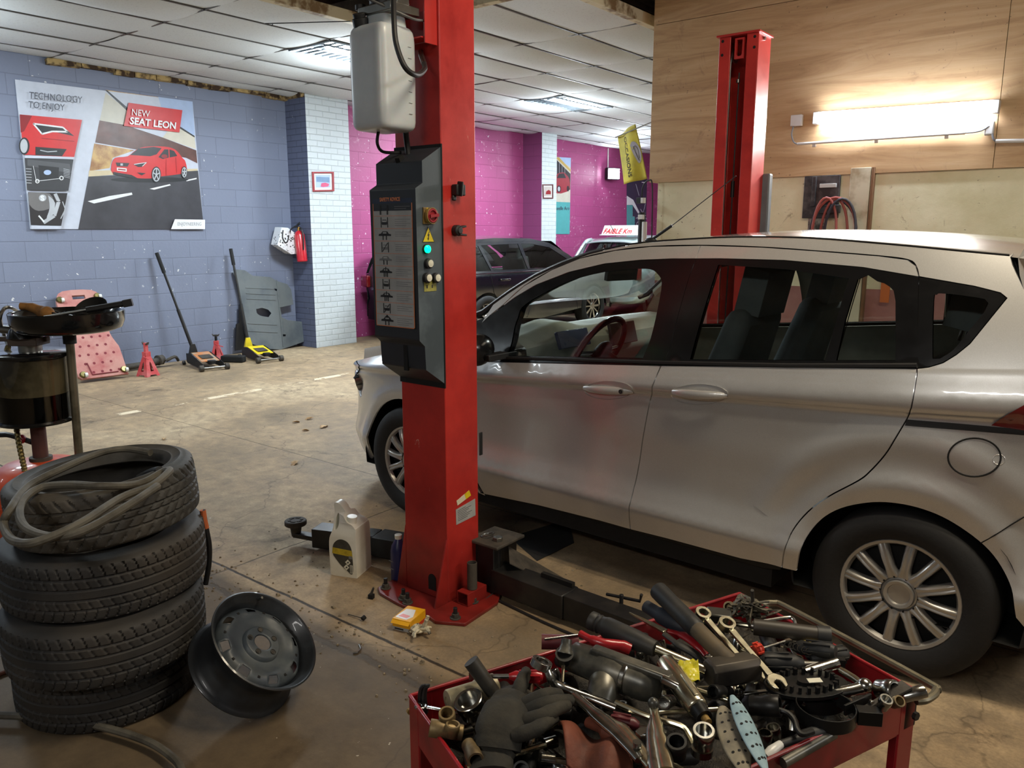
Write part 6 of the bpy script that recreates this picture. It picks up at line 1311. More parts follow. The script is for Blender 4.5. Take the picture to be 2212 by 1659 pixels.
# local x runs from the tail to the nose; the side turned to the camera is y = 0 and the far side y = +1.74
m_pb = mat_paint('black_paint', (18, 20, 28), .1, .2); m_pb2 = m_blk
def Wb(x, z):
    v = 0. if z < .93 else .40 * (z - .93) + .25 * max(0, z - 1.3) ** 2
    v += .02 * math.exp(-((z - .62) / .07) ** 2) + (.05 * ((.35 - z) / .15) ** 2 if z < .35 else 0)
    if x < .35: v += .22 * ((.35 - x) / .35) ** 2.2
    if x > 3.9: v += .30 * ((x - 3.9) / .6) ** 2
    return v
SB = Skin(Wb, 1.74); r_ = .33; xr, xf = .93, 3.56
arc = lambda xc, r, a0=-4, a1=184: [(xc + r * math.cos(R(a)), .33 + r * math.sin(R(a))) for a in range(a0, a1 + 1, 8)]
low = [(.04, .34), (.0, .6), (.03, .93), (1.0, .94), (2.5, .93), (3.3, .93), (3.75, .90), (4.2, .80), (4.42, .66), (4.44, .34), (4.3, .25)] + arc(xf, .37) + [(2.2, .24)] + arc(xr, .37) + [(.3, .25)]
grn = [(.06, .945), (.16, 1.15), (.40, 1.36), (.62, 1.42), (1.3, 1.45), (2.1, 1.44), (2.55, 1.37), (2.95, 1.19), (3.36, .945)]
w1 = [(.42, 1.0), (.40, 1.08), (.62, 1.31), (.90, 1.345), (1.02, 1.0)]; w2 = [(1.07, 1.0), (.96, 1.35), (1.78, 1.365), (1.84, 1.0)]; w3 = [(1.90, 1.0), (1.86, 1.365), (2.10, 1.36), (2.52, 1.30), (2.86, 1.13), (3.02, 1.0)]
for sd in (0, 1):
    SB.panel('body_side', m_pb, low, wg, sd, step=.06, gap=0)
    SB.panel('window_frame', m_pb, grn, wg, sd, holes=[w1, w2, w3], step=.06, gap=0)
    for q in (w1, w2, w3): SB.panel('window_glass', m_tint if q != w3 else m_glass, q, wg, sd, off=.006, gap=-.004, flange=0, step=.1)
mb = MB(); mb.tube([SB.pt(x, z, 0, -.004) for x, z in resample([(.35, .965), (3.2, .965)], .2, False)], .006, m_chr, 6); mb.build('chrome_strip', wg)
for pts in ([(1.9, .95), (1.9, .5), (1.8, .28)], [(3.05, .94), (3.02, .6), (3.1, .3)], [(.98, .95), (1.05, .7), (1.25, .5)]): mb = MB(); mb.tube([SB.pt(x, z, 0, -.001) for x, z in resample(pts, .08, False)], .004, m_gap, 5); mb.build('door_seam', wg)
for x in (1.28, 2.18):
    mb = MB(); mb.grid(lambda a, b, x=x: (x - .11 + .22 * a, -.012 - .022 * math.sin(PI * a) ** .5 + .010 * math.cos(2 * PI * b), .865 + .016 * math.sin(2 * PI * b)), 10, 8, m_pb, closev=True); hh_ = mb.build('door_handle', wg)
    mb = MB(); mb.tube([(x - .11 + .22 * k / 8, -.02 - .02 * math.sin(PI * k / 8), .872) for k in range(9)], .004, m_chr, 5); mb.build('chrome_bar', hh_)
def rfb(a, b):
    x = .10 + 3.0 * a; t = -1 + 2 * b; z0 = interp(grn, x) ; w0 = Wb(x, z0); xx = x
    return (xx, .87 + t * (.87 - w0), z0 + (.045 if x < 2.5 else .045) * (1 - abs(t) ** 2.4))
mb = MB(); mb.grid(lambda a, b: rfb(.16 + .66 * a, b), 24, 20, m_pb); mb.build('roof', wg, sharp=60)
mb = MB(); mb.grid(lambda a, b: (2.56 + .86 * a + .10 * (1 - (-1 + 2 * b) ** 2), .87 + (-1 + 2 * b) * (.70 - .02 * a + .02), 1.40 - .47 * a ** 1.1), 10, 14, m_glass); mb.build('windscreen', wg, sharp=60)
mb = MB(); mb.grid(lambda a, b: (3.36 + 1.08 * a + .07 * (1 - (-1 + 2 * b) ** 2), .87 + (-1 + 2 * b) * (.84 - .24 * a), .95 + .04 * (1 - (-1 + 2 * b) ** 2) - .22 * a ** 1.7), 14, 14, m_pb); mb.build('bonnet', wg, sharp=60)
mb = MB(); mb.grid(lambda a, b: (4.44 + .07 * (1 - (-1 + 2 * b) ** 2), .87 + (-1 + 2 * b) * .60, .30 + .44 * a), 6, 14, m_pb); mb.build('front_bumper', wg, sharp=60)
mb = MB(); mb.grid(lambda a, b: (.02 + .56 * max(0, a - .55) ** 1.4 * 2.1 - .05 * (1 - (-1 + 2 * b) ** 2), .87 + (-1 + 2 * b) * (.66 - .05 * a), .30 + 1.12 * a), 16, 16, m_pb); gt = mb.build('tailgate', wg, sharp=60)
mb = MB(); mb.grid(lambda a, b: (.10 + .30 * a - .045 * (1 - (-1 + 2 * b) ** 2), .87 + (-1 + 2 * b) * .58, .99 + .33 * a), 5, 12, m_blk); mb.build('rear_window', gt)
for y in (.18, 1.56): mb = MB(); mb.box((-.005 + .06, y, .84), (.12, .24, .17), m_red, (0, 0, 18 if y < 1 else -18)); mb.build('tail_lamp', wg, bevel=.02)
text('GOLF', .055, m_chr, Matrix.Translation((.002, 1.42, .72)) @ face_frame((0, 0, 0), (0, -1, 0)), name='lettering', parent=wg, depth=.002, bold=.001)
mb = MB(); mb.ball((2.92, -.12, 1.0), (.07, .10, .07), m_pb, 14); mb.build('door_mirror', wg)
mb = MB(); mb.box((2.2, .87, .26), (3.9, 1.3, .1), m_gap); mb.build('floor_pan', wg)
mb = MB(); mb.box((2.1, .87, .6), (2.4, 1.4, .3), m_seat); mb.box((2.95, .87, .86), (.4, 1.4, .14), m_seat); mb.build('cabin', wg)
for x, y in ((1.15, .42), (1.15, 1.3), (2.05, .42), (2.05, 1.3)): mb = MB(); mb.box((x, y, .93), (.14, .46, .5), m_seat, (0, -14, 0)); mb.box((x - .08, y, 1.22), (.1, .24, .16), m_seat); mb.build('seat', wg, bevel=.03)
for x in (xr, xf): far_wheel(wg, x, .0, r_, m_chr if x == xf else m_cover, 1); far_wheel(wg, x, 1.74, r_, m_cover, -1)
# ---- small silver car with a roof sign, tail towards us
sc = thing('small_silver_car', 'small pale silver hatchback seen from behind with a sign on its roof', 'car', (-7.72, 12.5, 0), R(0))
m_ps = mat_paint('pale_silver', (176, 190, 190), .4, .3)
def body(a, b):
    """rings along local y; rounded box cross-section"""
    st = [(.0, .60, .35, .60), (.02, .72, .28, .80), (.10, .80, .24, .93), (.5, .82, .22, .96), (2.7, .82, .22, .95), (3.4, .74, .24, .84), (3.75, .62, .3, .66)]
    k = a * (len(st) - 1); i = min(len(st) - 2, int(k)); t = k - i; y, hw, z0, z1 = (st[i][q] + (st[i + 1][q] - st[i][q]) * t for q in range(4)); g = 2 * PI * b; c, s_ = math.cos(g), math.sin(g); r = (abs(c) ** 5 + abs(s_) ** 5) ** (-1 / 5)
    return (hw * r * c, y, (z0 + z1) / 2 + (z1 - z0) / 2 * r * s_)
mb = MB(); mb.grid(body, 24, 48, m_ps, closev=True); mb.add([body(0, b / 48) for b in range(48)], [tuple(range(48))], m_ps); mb.build('lower_body', sc, sharp=60)
top = [(.28, .56, 1.36), (.55, .565, 1.43), (1.3, .57, 1.475), (2.0, .56, 1.45), (2.25, .55, 1.40)]
def rfs(a, b):
    k = a * 4; i = min(3, int(k)); t = k - i; y, hw, z = (top[i][q] + (top[i + 1][q] - top[i][q]) * t for q in range(3)); s_ = -1 + 2 * b; return (hw * s_ * 1.02, y, z - .05 * abs(s_) ** 3)
mb = MB(); mb.grid(rfs, 16, 16, m_ps); mb.build('roof', sc, sharp=60, solid=.02)
mb = MB(); mb.grid(lambda a, b: ((-1 + 2 * b) * (.66 - .11 * a), .06 + .20 * a - .05 * (1 - (-1 + 2 * b) ** 2), .95 + .38 * a), 8, 14, m_glass); mb.build('rear_window', sc, sharp=60)
for s_ in (-1, 1):
    mb = MB(); mb.tube([(s_ * .74, .10, .93), (s_ * .66, .20, 1.15), (s_ * .575, .33, 1.36), (s_ * .57, .5, 1.39)], .035, m_ps, 8, sm=3); mb.build('rear_pillar', sc)
    mb = MB(); mb.add([(s_ * .80, .45, .96), (s_ * .80, 2.55, .96), (s_ * .60, 2.15, 1.37), (s_ * .60, .55, 1.37)], [(0, 1, 2, 3)], m_tint); mb.build('side_glass', sc, solid=.004)
    mb = MB(); mb.tube([(s_ * .80, .35, .95), (s_ * .60, .45, 1.385), (s_ * .585, 2.2, 1.375), (s_ * .80, 2.8, .95)], .028, m_ps, 8); mb.tube([(s_ * .80, 1.35, .95), (s_ * .60, 1.35, 1.38)], .03, m_blk, 8); mb.build('side_frame', sc)
    mb = MB(); mb.box((s_ * .72, .03, .80), (.14, .08, .22), m_red, (0, 0, s_ * 20)); mb.build('tail_lamp', sc, bevel=.03)
    for y in (.62, 3.0): mb = MB(); mb.lathe([(rr, h) for rr, h in tyre_prof(.29, .19, .18)] + [(0, -.03)], m_rub, 32, o=(s_ * .74, y, .29), axis=(1, 0, 0)); mb.build('wheel', sc)
mb = MB(); mb.grid(lambda a, b: ((-1 + 2 * b) * (.56 + .13 * a), 2.25 + .55 * a + .08 * (1 - (-1 + 2 * b) ** 2), 1.40 - .45 * a), 6, 12, m_glass); mb.build('windscreen', sc, sharp=60)
for x in (-.36, .36): mb = MB(); mb.box((x, 1.35, .95), (.44, .12, .5), m_seat); mb.box((x, 1.30, 1.24), (.26, .09, .18), m_seat); mb.build('seat', sc, bevel=.04)
mb = MB(); mb.box((0, .5, .9), (1.2, .5, .06), m_seat); mb.build('parcel_shelf', sc)
mb = MB(); mb.tube([(-.05, .52, 1.46), (-.04, .50, 1.50), (-.10, .42, 1.66)], .006, m_blkm, 6); mb.build('aerial', sc)
rs = thing('roof_sign', 'white triangular roof sign with slanted red lettering on the small silver car', 'sign', (-7.66, 13.05, 1.475)); m_sgn = M('sign_white', (228, 230, 226), .4)
mb = MB(); mb.prism([(-.11, .015), (.11, .015), (.0, .185)], .74, m_sgn, Matrix(((0, 0, 1, -.37), (1, 0, 0, 0), (0, 1, 0, 0), (0, 0, 0, 1)))); mb.build('board', rs, bevel=.003)
mb = MB(); mb.box((0, 0, .008), (.80, .26, .016), m_sgn); mb.build('base', rs, bevel=.004)
Fs = Matrix.Translation((-.34, -.107, .035)) @ face_frame((0, 0, 0), (1, 0, 0), (0, .11, .17)); text('FAIBLE Km', .155, M('sign_red', (196, 26, 36), .4), Fs, parent=rs, shear=.22, bold=.002, sx=.84, depth=.001)
# ================================================================ OIL DRAINER
m_tor = M('tank_orange', (214, 80, 40), .45, c2=(120, 44, 30), thr=(.52, .72), scale=5, coat=.3); m_pan = M('pan_black', (18, 20, 22), .16, coat=.6); m_tubeg = M('worn_tube', (128, 122, 104), .4, .7, c2=(96, 90, 72), scale=10)
dr = thing('oil_drainer', 'oil drainer with orange tank, dark reservoir and round black pan at the left edge', 'oil drainer', (-3.63, 1.36, 0))
ax_ = lambda z: Vector((-3.665 + .012 * z * 2, 1.329 + .012 * z, z))   # the drainer stands a little out of plumb
DX = lm(dr)
mb = lm(dr); o_ = ax_(.3); mb.lathe([(0, .06), (.17, .06), (.205, .10), (.215, .30), (.212, .42), (.205, .47), (.185, .515), (.14, .545), (.06, .56), (0, .562)], m_tor, 48, o=(o_.x, o_.y, 0)); mb.lathe([(.2155, .40), (.2175, .405), (.2155, .41)], m_tor, 48, o=(o_.x, o_.y, 0)); tk = mb.build('tank', dr, sharp=60)
for a in (20, 140, 260): mb = lm(dr); mb.cyl((o_.x + .19 * math.cos(R(a)), o_.y + .19 * math.sin(R(a)), .03), (o_.x + .19 * math.cos(R(a)), o_.y + .19 * math.sin(R(a)), .055), .03, m=m_gap, n=16); mb.cyl((o_.x + .19 * math.cos(R(a)) - .015, o_.y + .19 * math.sin(R(a)), .03), (o_.x + .19 * math.cos(R(a)) + .015, o_.y + .19 * math.sin(R(a)), .03), .03, m=m_gap, n=20); mb.build('castor', dr)
mb = lm(dr); q = ax_(.6); mb.cyl((q.x, q.y, .55), (q.x + .005, q.y, .72), .03, m=M('rusty_pipe', (92, 62, 58), .6, .4), n=20); mb.cyl((q.x, q.y, .56), (q.x, q.y, .575), .045, m=m_dust, n=20); mb.tube([(q.x - .02, q.y - .02, .64), (q.x - .12, q.y - .08, .67), (q.x - .22, q.y - .12, .65)], .012, m_dsteel, 8, sm=4); mb.ball((q.x - .05, q.y - .05, .655), .02, m_knob); mb.build('neck_pipe', dr)
m_res = _g('reservoir_glass', (.72, .70, .62), .8)
q0, q1 = ax_(.74), ax_(1.02)
mb = lm(dr); mb.cyl((q0.x, q0.y, .745), (q1.x, q1.y, 1.02), .142, m=m_res, n=48, cap=False); rs_ = mb.build('reservoir', dr)
mb = lm(dr); mb.cyl((q0.x, q0.y, .748), (q0.x + .001, q0.y, .86), .136, m=M('waste_oil', (10, 9, 8), .12), n=40); mb.build('waste_oil', rs_)
mb = lm(dr); mb.cyl((q0.x, q0.y, .86), (q1.x, q1.y, 1.015), .136, m=M('oily_film', (150, 140, 116), .5, c2=(60, 54, 44), thr=(.4, .6), scale=5), n=40); mb.build('inner_liner', rs_)
mb = lm(dr); mb.lathe([(.0, .0), (.148, .0), (.152, .006), (.150, .018), (.140, .022), (0, .024)], m_pan, 48, o=(q1.x, q1.y, 1.015)); mb.build('reservoir_lid', dr, sharp=50)
mb = lm(dr); mb.lathe([(0, 0), (.148, 0), (.151, .008), (.146, .016), (0, .016)], m_pan, 48, o=(q0.x, q0.y, .735)); mb.build('reservoir_base', dr, sharp=50)
FRs = Matrix.Translation(-Vector(dr.location))
mb = lm(dr); cam2 = (Vector((0, 0, 0)) - Vector((q1.x, q1.y, 0))).normalized(); an = math.degrees(math.atan2(cam2.y, cam2.x))
m_scl = M('scale_red', (150, 50, 40), .5); ax2 = (q1 - q0).normalized()
fz = frame((q0.x, q0.y, .745), (q1.x, q1.y, 1.02))
mb.lathe([(.1435, .09), (.1440, .09), (.1440, .255), (.1435, .255)], m_scl, 8, o=(q0.x, q0.y, .745), axis=ax2, a0=200, a1=222); sc_ = mb.build('level_scale', rs_)
# turn the scale towards the side seen: right of the middle as viewed from the bay
mb = lm(dr); mb.box((q1.x + .02, q1.y - .01, 1.085), (.12, .10, .035), M('bracket_brown', (92, 78, 70), .6), (0, 0, 38)); mb.box((q1.x - .02, q1.y - .02, 1.09), (.22, .03, .02), M('bracket_brown', (92, 78, 70), .6), (0, 0, 38)); mb.cyl((q1.x, q1.y, 1.035), (q1.x, q1.y, 1.07), .045, m=m_steel, n=24); mb.build('valve_head', dr, bevel=.003)
mb = lm(dr); mb.lathe([(.07, 0), (.06, .03), (.04, .06), (.035, .075)], m_pan, 28, o=(q1.x + .02, q1.y - .02, 1.10)); mb.build('funnel', dr)
mb = lm(dr); mb.tube([(q1.x - .03, q1.y - .03, 1.125), (q1.x - .09, q1.y - .07, 1.13), (q1.x - .15, q1.y - .12, 1.10), (q1.x - .25, q1.y - .2, 1.02)], .014, m_hose, 10, sm=5); mb.cyl((q1.x - .03, q1.y - .03, 1.125), (q1.x - .09, q1.y - .07, 1.13), .017, m=m_steel, n=16); mb.build('suction_hose', dr)
pc = Vector((-3.51, 1.45, 0)); pp = pc + Vector((.004, -.004, 0))
mb = lm(dr); mb.tube([(pp.x - .02, pp.y - .008, .42), (pp.x, pp.y, 1.11)], .017, m_tubeg, 16); mb.cyl((pp.x - .001, pp.y, 1.07), (pp.x, pp.y, 1.13), .026, m=m_blkm, n=20); mb.build('pan_pole', dr)
pan_prof = [(0, 0), (.10, .001), (.17, .006), (.200, .020), (.212, .045), (.214, .085), (.219, .088), (.220, .084), (.216, .080), (.2145, .046)]
pan_prof = [(0, .012), (.10, .012), (.18, .018), (.205, .032), (.209, .085), (.214, .089), (.218, .086), (.215, .045), (.203, .016), (.17, .004), (.10, 0), (0, 0)]
mb = lm(dr); mb.lathe(pan_prof, m_pan, 64, o=(pc.x, pc.y, 1.118)); mb.build('drain_pan', dr, sharp=50)
hp_ = [atz(38, 672, 1.20), atz(22, 664, 1.225), atz(8, 668, 1.22), atz(0, 690, 1.18), atz(8, 720, 1.10), atz(18, 748, 1.05)]
mb = lm(dr); mb.tube([tuple(p) for p in hp_], .0075, m_steel, 8, sm=5); mb.build('air_pipe', dr)
hp_ = [hp_[-1], hp_[-1] + Vector((.03, -.03, -.06)), atz(28, 800, .93), atz(30, 860, .82), atz(38, 940, .68), atz(52, 1010, .56), atz(60, 1050, .48)]
mb = lm(dr); P_ = smooth_path(hp_, 26); mb.tube(P_, [(.012 if k % 3 else .0095) for k in range(len(P_))], M('braided_brass', (120, 106, 66), .4, .8), 10); mb.build('braided_hose', dr)
# ---- things lying in the pan
ZP = 1.14
def W(u, v, z): return atz(u, v, z)
m_bgl = M('glove_tan', (150, 104, 50), .85, c2=(110, 76, 40), scale=18)
mb = MB(); c = Vector((pc.x - .12, pc.y - .085, ZP + .045)); mb.ball(c + Vector((.055, .03, .012)), (.034, .03, .03), m_bgl, 14); mb.tube([c + Vector((-.045, -.03, .04)), c + Vector((-.01, -.0, .035)), c + Vector((.05, .03, .01))], [.016, .02, .026], m_bgl, 12, sm=3); tag(mb.build('work_glove'), 'tan work glove crumpled in the drain pan', 'glove')
mb = MB(); random.seed(8); c = Vector((pc.x - .03, pc.y - .01, ZP + .035))
P_ = [c + Vector((random.uniform(-.05, .05), random.uniform(-.04, .04), random.uniform(-.015, .03))) for _ in range(26)]; mb.tube(P_, .0035, m_dsteel, 6, sm=4); tag(mb.build('wire_bundle'), 'tangle of dark wire in the middle of the drain pan', 'wire')
mb = MB(); c = Vector((pc.x + .075, pc.y + .075, ZP + .055)); mb.lathe([(0, 0), (.045, .0), (.062, .02), (.066, .035), (.062, .035), (.045, .006), (0, .006)], m_gap, 28, o=c, axis=(.35, -.5, .8)); tag(mb.build('rubber_cup'), 'black round cup tilted on edge in the drain pan', 'cup')
mb = MB(); c = Vector((pc.x + .03, pc.y + .05, ZP + .04)); mb.box(c, (.05, .045, .06), m_blkm, (20, 15, 40)); mb.box(c + Vector((.0, .0, .035)), (.05, .02, .016), m_blkm, (10, 0, 50)); tag(mb.build('hose_clamp_block', bevel=.004), 'black angular plastic part standing in the drain pan', 'part')
mb = MB(); a_, b_ = Vector((pc.x + .02, pc.y - .10, ZP + .05)), Vector((pc.x + .20, pc.y + .16, ZP + .10)); mb.tube([a_, a_.lerp(b_, .5)], .006, m_steel, 8); mb.tube([a_.lerp(b_, .5), b_], .013, m_blkm, 10); mb.box(b_, (.035, .03, .03), m_blkm, (0, -10, 55)); tag(mb.build('ratchet'), 'black handled ratchet resting over the right rim of the drain pan', 'ratchet')
mb = MB(); random.seed(2); c = Vector((pc.x, pc.y - .05, ZP + .008)); mb.grid(lambda a, b: (c.x + (a - .5) * .24, c.y + (b - .5) * .14, c.z + .02 * noise.noise(Vector((a * 6, b * 5, 1))) + .012), 20, 14, M('oily_rag', (52, 44, 38), .7)); tag(mb.build('oily_rag', solid=.004), 'flat dark oily rag spread in the front of the drain pan', 'rag')
# ================================================================ TOOL TROLLEY
m_cred = M('trolley_red', (150, 22, 30), .35, c2=(110, 18, 26), scale=7, coat=.3); ZR = .80
A_, B2, C_ = Vector((-.839, .803, 0)), Vector((-.568, 1.481, 0)), Vector((-.204, 1.320, 0)); D_ = A_ + C_ - B2
cart = thing('tool_trolley', 'red metal tool trolley heaped with tools in the foreground', 'trolley', ((A_ + C_) / 2))
def wallp(p, q, z0, z1, t=.003, m=None):
    mb = lm(cart); d = (q - p); L = d.length; F = frame(Vector((p.x, p.y, 0)), Vector((q.x, q.y, 0))); mb.box((0, 0, 0), (0, 0, 0), m_cred) if False else None
    mb.T = mb.T @ F; mb.box((L / 2, 0, (z0 + z1) / 2), (L, t, z1 - z0), m or m_cred); mb.tube([(0, 0, z1), (L, 0, z1)], .0035, m_cred, 8); return mb
for p, q in ((A_, B2), (B2, C_), (C_, D_), (D_, A_)): wallp(p, q, ZR - .065, ZR).build('tray_wall', cart, bevel=.0008)
mb = lm(cart); mb.add([(p.x, p.y, z) for z in (ZR - .068, ZR - .064) for p in (A_, B2, C_, D_)], [(3, 2, 1, 0), (4, 5, 6, 7), (0, 1, 5, 4), (1, 2, 6, 5), (2, 3, 7, 6), (3, 0, 4, 7)], m_cred); mb.build('tray_floor', cart)
for z in (.42, .12):
    mb = lm(cart); mb.add([(p.x, p.y, zz) for zz in (z - .004, z) for p in (A_, B2, C_, D_)], [(3, 2, 1, 0), (4, 5, 6, 7), (0, 1, 5, 4), (1, 2, 6, 5), (2, 3, 7, 6), (3, 0, 4, 7)], m_cred); mb.build('shelf', cart)
cx_ = (A_ + C_) / 2
for p in (A_, B2, C_, D_):
    e1 = ((B2 - A_).normalized() * (1 if p in (A_, D_) else -1)); e2 = ((D_ - A_).normalized() * (1 if p in (A_, B2) else -1))
    mb = lm(cart)
    for e in (e1, e2):
        F = frame(Vector((p.x, p.y, 0)), Vector((p.x, p.y, 0)) + e); T_ = mb.T; mb.T = mb.T @ F; mb.box((.019, 0, .405), (.038, .004, .79), m_cred); mb.T = T_
    mb.build('leg', cart, bevel=.001)
    mb = lm(cart); mb.lathe([(0, -.014), (.033, -.014), (.036, -.008), (.036, .008), (.033, .014), (0, .014)], m_gap, 24, o=(p.x * .97 + cx_.x * .03, p.y * .97 + cx_.y * .03, .037), axis=(1, .3, 0)); mb.build('castor', cart)
sd_ = (C_ - B2).normalized(); out_ = (B2 - A_).normalized()
ht = [B2 + sd_ * .05, B2 + sd_ * .06 + out_ * .035, B2 + sd_ * .10 + out_ * .045, C_ - sd_ * .02 + out_ * .045, C_ + sd_ * .012 + out_ * .035, C_ + sd_ * .02, C_ + sd_ * .014 - out_ * .02]
mb = lm(cart); mb.tube([(p.x, p.y, ZR - .004) for p in ht], .0065, m_tubeg, 10, sm=5); mb.build('push_handle', cart)
mb = lm(cart); F = frame(Vector((C_.x, C_.y, 0)), Vector((D_.x, D_.y, 0))); mb.T = mb.T @ F; mb.box((.012, .004 - .008, ZR - .032), (.036, .012, .064), m_blkm); br_ = mb.build('corner_bracket', cart, bevel=.004)
pb = C_ + (D_ - C_).normalized() * .012 + sd_ * 0 - out_ * .012 + sd_ * .0
mb = lm(cart); pz = (D_ - C_).cross(Vector((0, 0, 1))).normalized(); 
if (pz.dot(C_ - cx_)) < 0: pz = -pz
q = Vector((C_.x, C_.y, ZR - .035)) + (D_ - C_).normalized() * .012 + pz * .008; mb.cyl(q, q + pz * .006, .007, m=m_dsteel, n=6); mb.build('bracket_bolt', br_)
q = Vector((A_.x, A_.y, ZR - .03)) - (D_ - A_).normalized() * .002; mb = lm(cart); mb.cyl(q, q - (D_ - A_).normalized() * .005, .005, m=m_brass, n=6); mb.build('rivet', cart)
# ---- hand tools: every builder works along local x from p to q
m_sat = M('satin_chrome', (206, 200, 176), .24, 1., var=.1, scale=30); m_ch2 = M('worn_chrome', (176, 176, 172), .22, 1., c2=(110, 104, 92), thr=(.5, .75), scale=24); m_imp = M('impact_black', (34, 34, 34), .4, .5); m_hbk = M('handle_black', (28, 29, 30), .55, c2=(58, 54, 46), thr=(.5, .8), scale=12); m_wd = M('worn_wood', (92, 78, 56), .7, c2=(60, 56, 50), thr=(.4, .6), scale=10)
m_hr = M('handle_red', (150, 22, 30), .35, coat=.4); m_gre = M('greasy_grey', (70, 70, 66), .35, .4, c2=(120, 116, 104), thr=(.5, .75), scale=15); m_mar = M('handle_maroon', (84, 28, 34), .45)
def Z(u, v, z=.80): return atz(u, v, z)
def TF(p, q, up=(0, 0, 1), roll=0): return frame(p, q, up) @ Matrix.Rotation(R(roll), 4, 'X')
def root(name, label, cat, p, group=None): return thing(name, label, cat, tuple(p), group=group)
def loc(T, r): m = MB(); m.T = Matrix.Translation(-Vector(r.location)) @ T; return m
def circ(r, n=20, c=(0, 0), a0=0, a1=360): return [(c[0] + r * math.cos(R(a0 + (a1 - a0) * k / n)), c[1] + r * math.sin(R(a0 + (a1 - a0) * k / n))) for k in range(n if a1 - a0 >= 360 else n + 1)]
def hexa(r, c=(0, 0), n=6): return [(c[0] + r * math.cos(2 * PI * k / n), c[1] + r * math.sin(2 * PI * k / n)) for k in range(n)]
def spanner(p, q, label, rr=.015, ow=.017, m=None, th=.007, roll=0, name='spanner', open_=True, twist=0):
    m = m or m_ch2; L = (q - p).length; T = TF(p, q, roll=roll); r = root(name, label, 'spanner', p)
    mb = loc(T, r); mb.prism(circ(rr, 28), th * 1.5, m, holes=[hexa(rr * .62, n=12)], off=-th * .75); mb.build('ring_end', r, bevel=.0012)
    mb = loc(T, r); w_ = rr * .42; mb.prism([(rr * .9, -w_), (L * .5, -w_ * .8), (L - ow * .8, -w_), (L - ow * .8, w_), (L * .5, w_ * .8), (rr * .9, w_)], th * .7, m, off=-th * .35); mb.build('shank', r, bevel=.0015)
    mb = loc(T, r)
    if open_: mb.prism([(L - ow * .9, -ow * .35), (L - ow * .5, -ow * .85), (L + ow * .1, -ow), (L + ow * .75, -ow * .75), (L + ow * .85, -ow * .40), (L + ow * .1, -ow * .42), (L - ow * .15, 0), (L + ow * .1, ow * .42), (L + ow * .85, ow * .40), (L + ow * .75, ow * .75), (L + ow * .1, ow), (L - ow * .5, ow * .85), (L - ow * .9, ow * .35)], th, m, off=-th * .5)
    else: mb.prism(circ(ow, 28, (L, 0)), th * 1.5, m, holes=[hexa(ow * .62, (L, 0), 12)], off=-th * .75)
    mb.build('jaw' if open_ else 'ring_end', r, bevel=.0012); return r
def screwdriver(p, q, label, hl=.09, hr=.013, sr=.003, mh=None, band=None, roll=0, cat='screwdriver', name='screwdriver', flat=True):
    """handle starts at p, blade tip at q"""
    mh = mh or m_hr; L = (q - p).length; T = TF(p, q, roll=roll); r = root(name, label, cat, p)
    mb = loc(T, r); mb.lathe([(0, 0), (hr * .7, .002), (hr, .010), (hr * 1.02, hl * .35), (hr * .8, hl * .6), (hr * .95, hl * .8), (hr * .6, hl * .95), (hr * .5, hl), (0, hl)], mh, 18, axis=(1, 0, 0)); h = mb.build('handle', r, sharp=50)
    mb = loc(T, r)
    for k in range(6): a = k * PI / 3; mb.box((hl * .4, hr * .98 * math.cos(a), hr * .98 * math.sin(a)), (hl * .6, .003, .003), mh)
    mb.build('grip_rib', h)
    if band: mb = loc(T, r); mb.cyl((hl * .55, 0, 0), (hl * .66, 0, 0), hr * 1.03, m=band, n=18); mb.build('band', h)
    mb = loc(T, r); mb.cyl((hl, 0, 0), (L - .012, 0, 0), sr, m=m_ch2, n=10)
    if flat: mb.add([(L - .012, -sr, -sr), (L - .012, sr, -sr), (L - .012, sr, sr), (L - .012, -sr, sr), (L, -sr * 1.7, -.0006), (L, sr * 1.7, -.0006), (L, sr * 1.7, .0006), (L, -sr * 1.7, .0006)], [(0, 1, 5, 4), (1, 2, 6, 5), (2, 3, 7, 6), (3, 0, 4, 7), (4, 5, 6, 7)], m_ch2)
    mb.build('blade', r); return r
def socket(p, d, label, r_=.012, L=.03, m=None, group=None, name='socket', cat='socket'):
    m = m or m_ch2; q = p + Vector(d).normalized() * L; T = TF(p, q); r = root(name, label, cat, p, group)
    mb = loc(T, r); mb.lathe([(r_ * .5, 0), (r_ * .8, 0), (r_ * .88, .001), (r_ * .9, L * .45), (r_, L * .55), (r_, L - .001), (r_ * .95, L), (r_ * .72, L), (r_ * .70, L * .4), (0, L * .4)], m, 24, axis=(1, 0, 0)); mb.build('body', r, sharp=40); return r
def bar(p, q, label, r_, m, name='handle_bar', cat='bar', sm=0, pts=None, flat=1., taper=None):
    mb = MB(); P = pts or [p, q]; o = P[0]; mb.T = Matrix.Identity(4); mb.tube(P, taper or r_, m, 14, sm=sm, flat=flat); return tag(mb.build(name, sharp=50), label, cat)
